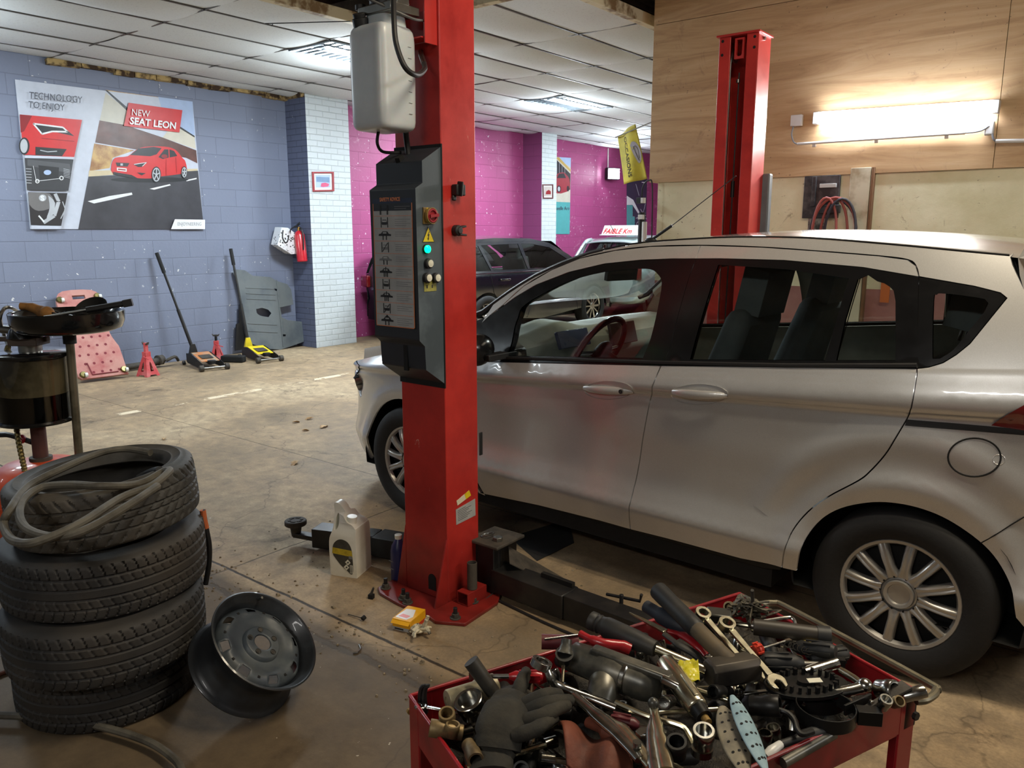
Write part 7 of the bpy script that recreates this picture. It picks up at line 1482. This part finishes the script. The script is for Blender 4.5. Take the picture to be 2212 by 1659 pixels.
# 1 club hammer
hd = Z(1582, 1447, .835); hp0, hp1 = Z(1556, 1410, .855), Z(1421, 1275, .875); hm = root('club_hammer', 'heavy club hammer with square steel head and long dark handle on top of the heap', 'hammer', hd)
T = TF(hp0, hp1); mb = MB(); mb.T = Matrix.Translation(-hd); P = [Z(1590, 1440, .838), hp0, hp0.lerp(hp1, .35)]; mb.tube(P, [.0135, .014, .0145], m_wd, 16); ha = mb.build('handle', hm, sharp=60)
mb = MB(); mb.T = Matrix.Translation(-hd); mb.tube([hp0.lerp(hp1, .33), hp0.lerp(hp1, .36), hp0.lerp(hp1, .7), hp0.lerp(hp1, .96), hp1], [.0135, .0165, .0165, .017, .014], m_hbk, 16, sm=3); mb.build('grip', ha, sharp=60)
hx = (Z(1640, 1430, .83) - Z(1528, 1450, .83)); mb = MB(); F = frame(hd, hd + hx); mb.T = Matrix.Translation(-hd) @ F; L_ = .088; s_ = .021
mb.add([(x, y * k, z * k) for x, k in ((-L_ / 2, .86), (-L_ / 2 + .006, 1), (L_ / 2 - .006, 1), (L_ / 2, .86)) for y, z in ((-s_, -s_ * .6), (-s_ * .6, -s_), (s_ * .6, -s_), (s_, -s_ * .6), (s_, s_ * .6), (s_ * .6, s_), (-s_ * .6, s_), (-s_, s_ * .6))], [(i * 8 + j, i * 8 + (j + 1) % 8, i * 8 + 8 + (j + 1) % 8, i * 8 + 8 + j) for i in range(3) for j in range(8)] + [tuple(range(8))[::-1], tuple(24 + j for j in range(8))], M('forged_steel', (74, 68, 60), .5, .5, c2=(44, 42, 40), scale=9)); mb.build('head', hm, bevel=.0015)
# 2-3 ratchet spanners
spanner(Z(1570, 1349, .875), Z(1677, 1474, .835), 'bright ratchet ring spanner leaning on the club hammer, its open jaw to the right', rr=.0145, ow=.0165, m=m_sat, th=.008)
spanner(Z(1518, 1327, .865), Z(1632, 1460, .815), 'satin ring spanner behind the bright ratchet spanner', rr=.014, ow=.015, m=m_sat, th=.008)
# 4 air impact gun
g0, g1 = Z(1232, 1415, .835), Z(1428, 1490, .828); ig = root('impact_gun', 'greasy grey air impact gun lying across the left half of the trolley', 'impact wrench', g0); T = TF(g0, g1); L = (g1 - g0).length
mb = loc(T, ig); mb.lathe([(0, 0), (.018, 0), (.024, .006), (.026, .03), (.0265, .055), (.029, .06), (.0295, .085), (.027, .10), (.0275, L - .03), (.024, L - .012), (.014, L - .002), (0, L)], m_gre, 36, axis=(1, 0, 0)); bd = mb.build('motor_body', ig, sharp=50)
mb = loc(T, ig); mb.box((.11, 0, .026), (.14, .022, .012), m_gre); mb.box((.19, .0, .022), (.05, .03, .014), m_ch2, (0, 8, 0)); mb.build('top_rib', bd, bevel=.004)
mb = loc(T, ig); mb.lathe([(.0275, .10), (.0295, .102), (.0295, .108), (.0275, .11)], m_ch2, 36, axis=(1, 0, 0)); mb.build('clamp_ring', bd)
hq = [Z(1310, 1468, .82), Z(1302, 1492, .815), Z(1296, 1515, .805)]; mb = MB(); mb.T = Matrix.Translation(-g0); mb.tube([tuple(x) for x in hq], [.026, .024, .023], m_gre, 20, sm=3); hn = mb.build('handle', ig, sharp=50)
mb = MB(); mb.T = Matrix.Translation(-g0); d_ = (hq[2] - hq[1]).normalized(); mb.cyl(hq[2], hq[2] + d_ * .008, .011, m=m_ch2, n=6); mb.cyl(hq[2] + d_ * .008, hq[2] + d_ * .018, .008, m=m_dsteel); mb.cyl(hq[2] + d_ * .018, hq[2] + d_ * .026, .005, .006, m=m_dsteel); mb.build('air_coupling', hn)
mb = loc(T, ig); mb.cyl((-.014, 0, 0), (0, 0, 0), .008, m=m_dsteel, n=12); mb.build('anvil', ig)
# 5 air ratchet
g0, g1 = Z(1436, 1430, .85), Z(1524, 1553, .835); ar = root('air_ratchet', 'polished air ratchet body pointing down between the impact gun and the hammer', 'air ratchet', g0); T = TF(g0, g1); L = (g1 - g0).length
mb = loc(T, ar); mb.lathe([(0, 0), (.014, 0), (.0165, .004), (.0165, .014), (.018, .018), (.0175, L * .45), (.0165, L * .82), (.014, L * .84), (0, L * .84)], m_sat, 28, axis=(1, 0, 0)); mb.build('barrel', ar, sharp=50)
mb = loc(T, ar); mb.cyl((L * .84, 0, 0), (L * .98, 0, 0), .0135, .012, m=m_imp, n=20); mb.cyl((L * .98, 0, 0), (L * 1.06, .0, 0), .006, m=m_brass, n=12); mb.build('throttle', ar)
mb = loc(T, ar); mb.box((L * .6, 0, .0175), (L * .35, .007, .005), m_sat, (0, 2, 0)); mb.build('lever', ar, bevel=.001)
# 6 breaker bar with long rubber grip
g0, g1, g2 = Z(1277, 1340, .865), Z(1416, 1402, .855), Z(1524, 1448, .835); bb_ = root('breaker_bar', 'breaker bar with a long black rubber grip lying behind the impact gun', 'breaker bar', g0)
mb = MB(); mb.T = Matrix.Translation(-g0); mb.tube([g0, g0.lerp(g1, .08), g0.lerp(g1, .1), g0.lerp(g1, .14), g0.lerp(g1, .16), g0.lerp(g1, .22), g0.lerp(g1, .25), g0.lerp(g1, .7), g1], [.0165, .0165, .0145, .0165, .0145, .0165, .018, .0175, .013], m_hbk, 18); mb.build('grip', bb_, sharp=50)
mb = MB(); mb.T = Matrix.Translation(-g0); mb.tube([g1, g2], .008, m_sat, 14); mb.build('shaft', bb_)
# 7 black work glove : palm, four fingers, thumb
m_bg = M('glove_black', (30, 29, 25), .85, c2=(56, 52, 42), thr=(.45, .7), scale=14, bump=.3)
gl = MB(); g_ = lambda u, v, z: Z(u, v, z)
gl.tube([g_(1075, 1620, .80), g_(1080, 1585, .815), g_(1090, 1550, .825), g_(1105, 1520, .825), g_(1120, 1502, .82)], [.034, .038, .037, .033, .026], m_bg, 18, sm=5, flat=.62)
for P_, rr in (([(1112, 1512, .825), (1122, 1488, .838), (1130, 1466, .845), (1136, 1452, .845)], [.0125, .0115, .0105, .0085]), ([(1130, 1525, .83), (1160, 1510, .84), (1185, 1500, .842), (1205, 1500, .838)], [.012, .0115, .0105, .0095]), ([(1135, 1540, .825), (1170, 1524, .838), (1200, 1516, .84), (1228, 1514, .832)], [.0125, .0115, .0105, .010]), ([(1130, 1560, .825), (1170, 1548, .836), (1205, 1530, .838), (1222, 1524, .832)], [.012, .0115, .010, .0095]), ([(1110, 1590, .82), (1150, 1578, .83), (1180, 1560, .832), (1196, 1552, .826)], [.011, .0105, .0095, .008])):
    gl.tube([g_(*q) for q in P_], rr, m_bg, 12, sm=4); gl.ball(g_(*P_[-1]), rr[-1] * 1.02, m_bg, 10)
gl.tube([g_(1070, 1610, .80), g_(1055, 1640, .79), g_(1050, 1680, .785)], [.036, .038, .040], m_bg, 16, sm=3, flat=.5)
tag(gl.build('work_glove', sharp=70), 'black knitted work glove spread over the left end of the trolley, finger raised', 'glove')
# 8 brown leather pouch
m_lth = M('leather_brown', (112, 56, 36), .7, c2=(74, 38, 27), scale=9, bump=.5, bscale=60)
def lea(a, b): p = Z(1205 + 150 * a + 20 * b, 1566 + 40 * a + 95 * b, .80); return p + Vector((0, 0, .022 * math.sin(PI * b) * (1 - .5 * a) + .010 * math.sin(a * 9 + b * 3)))
mb = MB(); mb.grid(lea, 22, 18, m_lth); tag(mb.build('leather_glove', solid=.004, sharp=80), 'reddish brown leather glove folded at the near edge of the trolley', 'glove')
mb = MB(); mb.tube([Z(1270, 1560, .81), Z(1310, 1578, .815), Z(1350, 1600, .812), Z(1368, 1640, .80)], [.008, .015, .017, .012], m_lth, 12, sm=4); tag(mb.build('leather_finger'), 'rolled brown leather cuff beside the folded leather glove', 'glove')
# 9 locking pliers, 10 adjustable grips
def pliers(name, label, P1, P2, m1, m2, r1, r2, z, pivot=None):
    o = Z(P1[0][0], P1[0][1], z); r = root(name, label, 'pliers', o)
    for P, m, rr, nm in ((P1, m1, r1, 'jaw_handle'), (P2, m2, r2, 'lever_handle')):
        mb = MB(); mb.T = Matrix.Translation(-o); mb.tube([Z(u, v, z + dz) for u, v, dz in P] if len(P[0]) == 3 else [Z(u, v, z) for u, v in P], rr, m, 12, sm=4, flat=.55); mb.build(nm, r, sharp=60)
    if pivot: mb = MB(); mb.T = Matrix.Translation(-o); q = Z(*pivot, z + .008); mb.cyl(q, q + Vector((0, 0, .007)), .006, m=m_ch2); mb.build('pivot', r)
    return r
pliers('locking_pliers', 'long silver locking pliers running down to the near edge of the trolley', [(1240, 1502), (1290, 1545), (1340, 1590), (1385, 1640)], [(1290, 1540), (1340, 1572), (1378, 1618), (1408, 1656)], m_ch2, m_sat, [.009, .012, .011, .010], [.007, .011, .012, .009], .832, (1376, 1612))
wpp = pliers('water_pump_pliers', 'upright chrome grips with toothed jaw right of the locking pliers', [(1412, 1530), (1418, 1560), (1428, 1610), (1440, 1665)], [(1412, 1545), (1405, 1575), (1408, 1620), (1415, 1668)], m_sat, m_ch2, [.007, .0085, .011, .012], [.005, .006, .007, .008], .838)
mb = MB(); mb.T = Matrix.Translation(-Vector(wpp.location)); q = Z(1411, 1519, .845); mb.ball(q, .0085, m_gre, 14); mb.build('adjusting_knob', wpp)
mb = MB(); T = TF(Z(1378, 1592, .828), Z(1412, 1578, .83)); mb.T = Matrix.Translation(-Vector(wpp.location)) @ T; mb.prism([(0, -.006), (.006, -.010), (.010, -.006), (.015, -.011), (.020, -.006), (.026, -.010), (.032, 0), (.03, .008), (.018, .006), (.01, .010), (0, .006)], .006, m_ch2); mb.build('toothed_jaw', wpp, bevel=.0005)
# 11 red screwdriver
screwdriver(Z(1174, 1461, .835), Z(1013, 1461, .832), 'flat screwdriver with red handle pointing left over the trolley edge', hl=.055, hr=.0095, sr=.0036, mh=m_hr, roll=90)
# 12 cranked ring spanner
o = Z(1169, 1434, .87); r = root('ring_spanner', 'cranked chrome ring spanner standing up left of the impact gun', 'spanner', o)
mb = MB(); mb.T = Matrix.Translation(-o) @ Matrix.Translation(o) @ rotm(-14, 18, 20); mb.prism(circ(.0165, 30), .012, m_ch2, holes=[hexa(.0105, n=12)], off=-.006); mb.build('ring_end', r, bevel=.002)
mb = MB(); mb.T = Matrix.Translation(-o); mb.tube([Z(1181, 1444, .866), Z(1188, 1462, .855), Z(1198, 1478, .84), Z(1226, 1490, .83), Z(1280, 1510, .82), Z(1330, 1530, .815)], [.0065, .0075, .0075, .0065, .006, .006], m_ch2, 12, sm=4, flat=.7); mb.build('shank', r)
# 13.. plain items
bar(Z(1017, 1428, .865), Z(1066, 1496, .815), 'black rubber torch standing out over the far left rim of the trolley', .0125, m_hbk, 'torch', 'torch', taper=[.0125, .0125, .0115, .012])
r = root('spring_clip', 'black spring clip gripping the left corner of the tray', 'clip', Z(915, 1500, .80)); mb = MB(); mb.T = Matrix.Translation(-Vector(r.location)); 
for du in (0, 8): mb.tube([Z(912 + du, 1540, .77), Z(908 + du, 1505, .805), Z(912 + du, 1484, .825), Z(918 + du, 1482, .826)], .0055, m_blkm, 8, sm=3, flat=.6)
mb.build('arms', r)
q0_, q1_ = Z(966, 1513, .80), Z(1040, 1490, .80); r = root('impact_socket', 'large dull cream deep socket at the left end of the trolley', 'socket', q0_); mb = loc(TF(q0_, q1_), r); mb.lathe([(0, .001), (.006, .001), (.006, -.001), (.0155, 0), (.0165, .002), (.0165, .05), (.020, .056), (.020, .085), (.018, .087), (.013, .087), (.012, .06), (0, .06)], M('dull_cream', (176, 166, 136), .45, .5, c2=(120, 112, 96), scale=12), 30, axis=(1, 0, 0)); mb.build('body', r, sharp=40)
socket(Z(1024, 1540, .795), (-.1, -.35, .9), 'big chrome hexagon socket facing up beside the black glove', .023, .03, m_ch2)
for k, (u, v, dx, dy, dz, rr, L, lb) in enumerate(((968, 1566, .2, -.3, .9, .0125, .03, 'small dirty socket near the left rim under the cream socket'), (1000, 1583, -.6, -.5, .15, .013, .05, 'dull steel extension stub near the left rim below the black glove cuff'), (1012, 1608, .7, -.5, .1, .012, .045, 'short gold coloured socket nearest the bottom left of the tray'), (975, 1590, .1, .1, 1, .011, .02, 'rough dirty nut between the left rim and the black glove'), (1389, 1434, -.05, -.15, 1, .012, .03, 'open chrome socket standing between the impact gun and the air ratchet'), (1462, 1632, .1, -.3, .95, .0145, .03, 'round black socket at the bottom near the blue sanding pad'), (1518, 1610, .1, -.2, .9, .0155, .03, 'thin walled chrome ring socket left of the sanding pads'), (1562, 1494, -.2, -.8, .3, .011, .028, 'dark socket just under the club hammer head'), (1625, 1352, 1, .1, .05, .0125, .04, 'chrome universal joint socket behind the bright ratchet spanner'), (1897, 1488, .8, -.3, .35, .0165, .03, 'knurled chrome drive wheel near the right end of the tray'), (1950, 1506, .8, .6, .35, .0105, .035, 'silver tube socket at the right corner of the tray'), (1905, 1528, .3, -.2, .9, .010, .02, 'small pale socket below the flat chisel'), (1928, 1520, .5, -.4, .6, .009, .02, 'tiny brass coloured socket by the right corner'), (1578, 1312, .2, -.8, .4, .011, .025, 'dark rusty nut beside the steel wool at the far corner'), (1620, 1524, .8, .2, .2, .0165, .045, 'black impact socket right of the blue sanding pad'))):
    socket(Z(u, v, .80 if k < 4 else .82), (dx, dy, dz), lb, rr, L, (M('dirty_brass', (140, 120, 84), .5, .6, c2=(84, 72, 56), scale=16) if k in (0, 1, 2, 3, 12, 13) else (m_imp if k in (5, 7, 14) else m_ch2)))
bar(Z(1170, 1386, .835), Z(1250, 1388, .835), 'dark maroon tool handle resting on the far rim of the trolley', .0125, m_mar, 'hand_tool', 'tool', taper=[.013, .0135, .0125, .012]); bar(Z(1176, 1381, .85), Z(1253, 1371, .85), 'thin silver rod lying on the maroon handle', .0022, m_ch2, 'rod', 'rod')
bar(None, None, 'curved bright red plier handle behind the impact gun', .008, m_hr, 'pliers', 'pliers', sm=5, pts=[Z(1253, 1368, .865), Z(1275, 1380, .862), Z(1305, 1390, .86), Z(1340, 1394, .855), Z(1362, 1402, .85)], taper=[.006, .008, .0085, .0095])
# 20 swivel tool beside the gun nose
r = root('tyre_valve_tool', 'upright dark tool with a thin chrome tip at the nose of the impact gun', 'tool', Z(1222, 1400, .86)); o = Vector(r.location); mb = MB(); mb.T = Matrix.Translation(-o); mb.tube([Z(1224, 1382, .875), Z(1222, 1400, .865), Z(1220, 1412, .858)], [.009, .011, .013], m_gre, 14, sm=3); mb.cyl(Z(1219, 1412, .86), Z(1218, 1430, .84), .015, .010, m=m_imp, n=16); mb.build('body', r, sharp=50)
mb = MB(); mb.T = Matrix.Translation(-o); mb.tube([Z(1218, 1430, .845), Z(1215, 1474, .825)], .003, m_sat, 8); mb.build('tip', r)
# 21 sanding pads
def pad(name, label, quad, m, bend, hz, zz):
    o = Z(*quad[0], zz[0]); r = root(name, label, 'sanding pad', o); P = [Z(u, v, z) for (u, v), z in zip(quad, zz)]
    def f(a, b):
        w_ = math.sin(PI * min(.985, max(.015, a))) ** .55; c = P[0].lerp(P[1], a); s = P[2].lerp(P[3], a); e = s - c; return c + e * (.5 + (b - .5) * w_) + Vector((0, 0, bend * math.sin(PI * b) * w_)) - o
    mb = MB(); mb.grid(f, 26, 12, m); b_ = mb.build('sheet', r, solid=.003, sharp=80)
    for i in range(6):
        for j in range(3):
            a, b = .14 + i * .145, .25 + j * .25; q = f(a, b); nn = (f(a + .02, b) - q).cross(f(a, b + .05) - q).normalized(); nn = nn if nn.z > 0 else -nn
            mb = MB(); mb.cyl(q + nn * .0012, q + nn * .0022, .0021, m=m_gap, n=8); mb.build('hole', b_)
pad('sanding_pad', 'pale blue perforated half of a sanding pad at the near edge of the trolley', [(1562, 1508), (1640, 1672), (1600, 1500), (1672, 1665)], M('pad_blue', (142, 168, 178), .7, c2=(120, 148, 160), scale=20), .006, 0, (.862, .855, .862, .845))
pad('sanding_pad', 'grimy beige perforated sanding pad under the pale blue one', [(1530, 1530), (1585, 1680), (1590, 1525), (1640, 1672)], M('pad_beige', (140, 132, 112), .75, c2=(104, 98, 86), scale=20), .006, 0, (.842, .838, .845, .842))
# 22 yellow wrapper
mb = MB(); mb.grid(lambda a, b: Z(1466 + 42 * a - 6 * b + 10 * a * b, 1428 + 46 * b - 4 * a, .862 - .012 * b) + Vector((0, 0, .006 * noise.noise(Vector((a * 5, b * 5, 3))))), 14, 14, M('wrapper_yellow', (190, 180, 40), .35, var=.25, scale=30)); tag(mb.build('plastic_wrapper', sharp=20, solid=.0008), 'crumpled translucent yellow wrapper left of the club hammer head', 'wrapper')
# 23-24 snips and dark grips behind
tsn = pliers('tin_snips', 'red and black handled snips pointing left behind the club hammer handle', [(1441, 1362, 0), (1475, 1372, .0), (1505, 1392, 0), (1525, 1415, -.01)], [(1436, 1370, 0), (1465, 1392, 0), (1500, 1412, -.005), (1520, 1432, -.01)], m_hr, m_hbk, [.006, .010, .010, .007], [.006, .009, .009, .006], .838)
mb = MB(); mb.T = Matrix.Translation(-Vector(tsn.location)) @ TF(Z(1438, 1366, .84), Z(1372, 1332, .842)); mb.prism([(0, -.006), (.03, -.005), (.085, 0), (.03, .006), (0, .007)], .004, m_sat); mb.build('blade', tsn, bevel=.0006)
bar(None, None, 'thick dark navy rubber grip lying under the club hammer handle', .014, M('grip_navy', (34, 38, 48), .6), 'tool_grip', 'grip', sm=4, pts=[Z(1396, 1310, .84), Z(1430, 1330, .838), Z(1470, 1352, .835), Z(1502, 1362, .83)], taper=[.012, .016, .015, .012])
bar(Z(1505, 1338, .845), Z(1550, 1370, .84), 'short dark cylindrical handle right of the club hammer handle', .0105, m_hbk, 'hand_tool', 'tool')
# 25-28
r = root('torch', 'long dark brown cylindrical torch lying at the far right of the heap', 'torch', Z(1640, 1356, .84)); o = Vector(r.location); mb = MB(); mb.T = Matrix.Translation(-o); mb.tube([Z(1628, 1354, .84), Z(1690, 1362, .84), Z(1765, 1372, .838)], [.0145, .015, .0155], M('torch_brown', (46, 40, 32), .5), 20); mb.build('barrel', r, sharp=50)
mb = MB(); mb.T = Matrix.Translation(-o); mb.cyl(Z(1762, 1372, .838), Z(1790, 1376, .836), .0165, .0185, m=m_hbk, n=24); mb.build('lamp_head', r, sharp=50)
m_swl = M('steel_wool', (96, 90, 76), .5, .5, c2=(54, 50, 44), scale=40, bump=.6); mb = MB(); random.seed(6); c = Z(1618, 1322, .83)
for k in range(14): P_ = [c + Vector((random.gauss(0, .018), random.gauss(0, .014), random.uniform(-.01, .022))) for _ in range(7)]; mb.tube(P_, .0035, m_swl, 6, sm=3, flat=.4)
tag(mb.build('steel_wool'), 'tangled clump of metal swarf at the far corner of the trolley', 'swarf')
bar(Z(1626, 1300, .85), Z(1625, 1275, .88), 'thin bolt sticking up out of the metal swarf', .0032, m_dust, 'bolt', 'bolt')
mb = MB(); mb.tube([Z(1631, 1345, .85), Z(1660, 1340, .85), Z(1702, 1334, .85), Z(1714, 1338, .85), Z(1719, 1352, .85)], .0032, m_ch2, 8, sm=3); tag(mb.build('hex_key'), 'bent steel hex key lying over the dark torch', 'hex key')
mb = MB(); mb.box(Z(1553, 1330, .83), (.045, .035, .018), m_gre, (0, 0, 25)); tag(mb.build('steel_block', bevel=.003), 'grey steel block between the satin spanner and the swarf', 'block')
screwdriver(Z(1808, 1408, .838), Z(1672, 1392, .815), 'black handled screwdriver with a chrome shaft at the far right of the heap', hl=.075, hr=.0135, sr=.0038, mh=m_hbk); screwdriver(Z(1832, 1411, .82), Z(1745, 1425, .815), 'stubby black handle resting against the right rim', hl=.07, hr=.014, sr=.003, mh=m_hbk)
screwdriver(Z(1628, 1406, .84), Z(1708, 1381, .845), 'small screwdriver with an orange red collar right of the bright spanner', hl=.018, hr=.011, sr=.0022, mh=M('collar_orange', (196, 56, 36), .4))
screwdriver(Z(1638, 1430, .825), Z(1822, 1436, .82), 'black handled driver right of the club hammer, shaft pointing right', hl=.075, hr=.0155, sr=.005, mh=m_hbk)
r = root('bar_end', 'thick chrome bar with square end near the right rim', 'bar', Z(1740, 1452, .825)); mb = MB(); o = Vector(r.location); mb.T = Matrix.Translation(-o); mb.tube([Z(1738, 1454, .82), Z(1808, 1432, .828)], .0095, m_ch2, 16); mb.box(Z(1815, 1430, .83), (.014, .012, .012), m_imp, (0, 0, 30)); mb.build('shaft', r)
mb = MB(); mb.ball(Z(1748, 1396, .825), (.02, .012, .010), M('knob_cream', (206, 182, 100), .4)); tag(mb.build('stopper'), 'cream yellow plastic knob behind the chrome bar', 'stopper')
for k in range(6): socket(Z(1698 + k * 9, 1386 + k * 3.2, .822), (.4, -.8, .3), 'small chrome socket in the row behind the cream knob', .0065, .022, m_ch2, 'row of small chrome sockets')
# 32 black clutch/brake tool
r = root('spreader_plate', 'flat black oval plate with notched centre and a pale label, right half of the trolley', 'plate', Z(1735, 1485, .815)); o = Vector(r.location); F = TF(Z(1650, 1488, .815), Z(1830, 1478, .82)); mb = loc(F, r); c0 = .068
mb.prism([(c0 + .066 * math.cos(a), .040 * math.sin(a)) for a in [2 * PI * k / 40 for k in range(40)]], .006, m_imp); pl = mb.build('disc', r, bevel=.001)
mb = loc(F, r)
for k in range(22): a = 2 * PI * k / 22; mb.box((c0 + .048 * math.cos(a), .028 * math.sin(a), .010), (.006, .005, .012), m_imp, (0, 0, math.degrees(a)))
mb.build('notched_ring', pl); mb = loc(F, r); mb.prism([(c0 + .014 * math.cos(a), .010 * math.sin(a)) for a in [2 * PI * k / 20 for k in range(20)]], .012, m_imp); mb.box((c0 + .012, -.004, .0125), (.022, .012, .001), m_wbtn); mb.build('hub', pl)
mb = MB(); mb.T = TF(Z(1700, 1482, .80), Z(1850, 1475, .80)); mb.lathe([(.045, 0), (.052, 0), (.052, .022), (.045, .022), (.045, 0)], m_imp, 40, o=(.04, -.01, -.015)); tag(mb.build('puller_ring'), 'black steel ring under the oval plate', 'ring')
mb = MB(); c = Z(1782, 1550, .80); mb.T = Matrix.Translation(c); mb.lathe([(.042, 0), (.044, 0), (.044, .022), (.042, .022), (.042, 0)], m_imp, 40, a0=0, a1=360); mb.box((.055, .028, .011), (.035, .02, .022), m_imp, (0, 0, 30)); tag(mb.build('filter_wrench', bevel=.0006), 'black steel band filter wrench below the oval plate', 'filter wrench')
mb = MB(); a_, b_ = Z(1830, 1532, .815), Z(1878, 1510, .82); mb.T = TF(a_, b_); mb.box((.022, 0, 0), (.055, .004, .018), m_imp); mb.cyl((.042, -.004, .0), (.042, -.01, 0), .0045, m=m_ch2, n=6); tag(mb.build('clamp_bracket', bevel=.0008), 'black clamp bracket with bolt right of the band filter wrench', 'bracket')
r = root('ratchet', 'chrome ratchet with bent head in front of the right rim', 'ratchet', Z(1870, 1480, .825)); o = Vector(r.location); mb = MB(); mb.T = Matrix.Translation(-o); mb.tube([Z(1798, 1500, .815), Z(1840, 1492, .822), Z(1868, 1484, .826)], [.0095, .0095, .011], m_ch2, 14, sm=3); mb.tube([Z(1868, 1482, .828), Z(1845, 1465, .828), Z(1816, 1447, .826)], .0055, m_sat, 10); mb.ball(Z(1868, 1482, .828), .0125, m_ch2, 14); mb.build('body', r, sharp=60)
mb = MB(); mb.T = TF(Z(1836, 1553, .80), Z(1960, 1482, .835)); Lc = (Z(1960, 1482, .835) - Z(1836, 1553, .80)).length; mb.prism([(0, -.004), (Lc * .6, -.0045), (Lc * .75, -.010), (Lc, -.011), (Lc, .011), (Lc * .75, .010), (Lc * .6, .0045), (0, .004)], .005, m_dust); tag(mb.build('flat_chisel', bevel=.001), 'dull flat chisel lying along the right front rim', 'chisel')
mb = MB(); mb.tube([Z(1672, 1531, .825), Z(1700, 1540, .825), Z(1716, 1556, .822), Z(1722, 1575, .818), Z(1733, 1586, .815), Z(1756, 1580, .815)], .0045, m_imp, 10, sm=4); tag(mb.build('bent_lever'), 'black S-shaped lever right of the blue sanding pad', 'lever')
mb = MB(); mb.tube([Z(1655, 1634, .795), Z(1668, 1622, .80), Z(1686, 1608, .80)], [.007, .008, .006], M('white_tip', (214, 216, 214), .3), 12); mb.tube([Z(1686, 1608, .80), Z(1740, 1590, .80), Z(1788, 1576, .80)], [.006, .010, .009], m_hbk, 12, sm=3); tag(mb.build('paint_brush'), 'black handled tool with a white tip along the front rim', 'tool')
bar(Z(1690, 1648, .79), Z(1800, 1585, .795), 'dark greasy bar lying right against the front rim', .008, m_gre, 'pry_bar', 'bar')
# 41 long chrome shafts
mb = MB(); mb.tube([Z(1330, 1518, .818), Z(1400, 1548, .818), Z(1470, 1568, .818), Z(1490, 1590, .812), Z(1505, 1618, .806)], [.005, .005, .005, .0055, .006], m_sat, 10, sm=4); mb.T = Matrix.Translation(Z(1516, 1628, .802)); mb.prism(circ(.0155, 24), .010, m_ch2, holes=[hexa(.0095, n=12)]); tag(mb.build('ring_spanner'), 'long cranked spanner passing under the air ratchet towards the near edge', 'spanner')
bar(Z(1421, 1540, .81), Z(1550, 1532, .81), 'straight brass coloured rod crossing under the air ratchet', .0042, m_sat, 'rod', 'rod'); bar(Z(1500, 1488, .815), Z(1572, 1512, .812), 'short bright rod below the club hammer head', .0045, m_sat, 'rod', 'rod')
screwdriver(Z(1316, 1553, .815), Z(1440, 1580, .81), 'maroon handled screwdriver between the brown glove and the chrome grips', hl=.045, hr=.0105, sr=.003, mh=m_mar)
bar(Z(1395, 1600, .79), Z(1530, 1590, .80), 'thin grey bar under the chrome grips', .004, m_ch2, 'rod', 'rod')
bar(Z(1600, 1585, .80), Z(1650, 1560, .80), 'short brown bolt shank behind the blue sanding pad', .006, m_dust, 'bolt', 'bolt')
# buried layer: many small tools that only show in the gaps
random.seed(21)
def in_tray(a, b, z): p = A_.lerp(B2, a) + (D_ - A_) * b; return Vector((p.x, p.y, z))
sp = spanner(in_tray(.5, .5, .77), in_tray(.6, .6, .77), 'half buried chrome spanner in the bottom layer of the trolley', rr=.009, ow=.011, th=.005); sp['group'] = 'spanners buried in the trolley'
sk = socket(in_tray(.5, .5, .77), (0, 0, 1), 'half buried steel socket in the bottom layer of the trolley', .011, .03, m_ch2, 'sockets buried in the trolley'); sk2 = socket(in_tray(.5, .5, .77), (0, 0, 1), 'half buried black socket in the bottom layer of the trolley', .012, .03, m_imp, 'black sockets buried in the trolley')
bt_ = root('bolt', 'half buried dark bolt in the bottom layer of the trolley', 'bolt', in_tray(.5, .5, .77), 'bolts buried in the trolley'); mb = MB(); mb.cyl((0, 0, 0), (.05, 0, 0), .004, m=m_dust, n=8); mb.cyl((-.006, 0, 0), (0, 0, 0), .008, m=m_dust, n=6); mb.build('shank', bt_)
hb_ = root('hand_tool', 'half buried black tool handle in the bottom layer of the trolley', 'handle', in_tray(.5, .5, .77), 'handles buried in the trolley'); mb = MB(); mb.tube([(-.05, 0, 0), (-.045, 0, 0), (.04, 0, 0), (.05, 0, 0)], [.009, .012, .011, .008], m_hbk, 12); mb.build('grip', hb_)
rd_ = root('rod', 'half buried steel extension rod in the bottom layer of the trolley', 'rod', in_tray(.5, .5, .77), 'rods buried in the trolley'); mb = MB(); mb.cyl((-.07, 0, 0), (.06, 0, 0), .0048, m=m_sat, n=10); mb.cyl((.055, 0, 0), (.075, 0, 0), .009, m=m_ch2, n=14); mb.build('shaft', rd_)
kinds = [(sp, 18), (sk, 26), (sk2, 12), (bt_, 16), (hb_, 14), (rd_, 16)]
for src, n in kinds:
    for k in range(n):
        o = src if k == 0 else copy_tree(src); a, b = random.uniform(.08, .92), random.uniform(.12, .88); lay_ = random.random()
        o.location = in_tray(a, b, .755 + .042 * lay_); o.rotation_euler = (random.uniform(-.25, .25) if src not in (sk, sk2) else random.uniform(-1.5, 1.5), random.uniform(-.2, .2), random.uniform(0, 6.28))
mb = MB(); 
def bed(a, b): p = in_tray(.02 + .96 * a, .03 + .94 * b, 0); p.z = .752 + .022 * noise.noise(Vector((a * 9, b * 6, 2))) + .014 * noise.noise(Vector((a * 30, b * 22, 5))); return p
mb.grid(bed, 60, 36, M('grimy_bits', (34, 31, 28), .6, .3, c2=(70, 64, 54), thr=(.5, .7), scale=60, bump=.6)); tag(mb.build('small_parts'), 'bed of grimy small screws and scraps under the tools', 'small parts', kind='stuff')
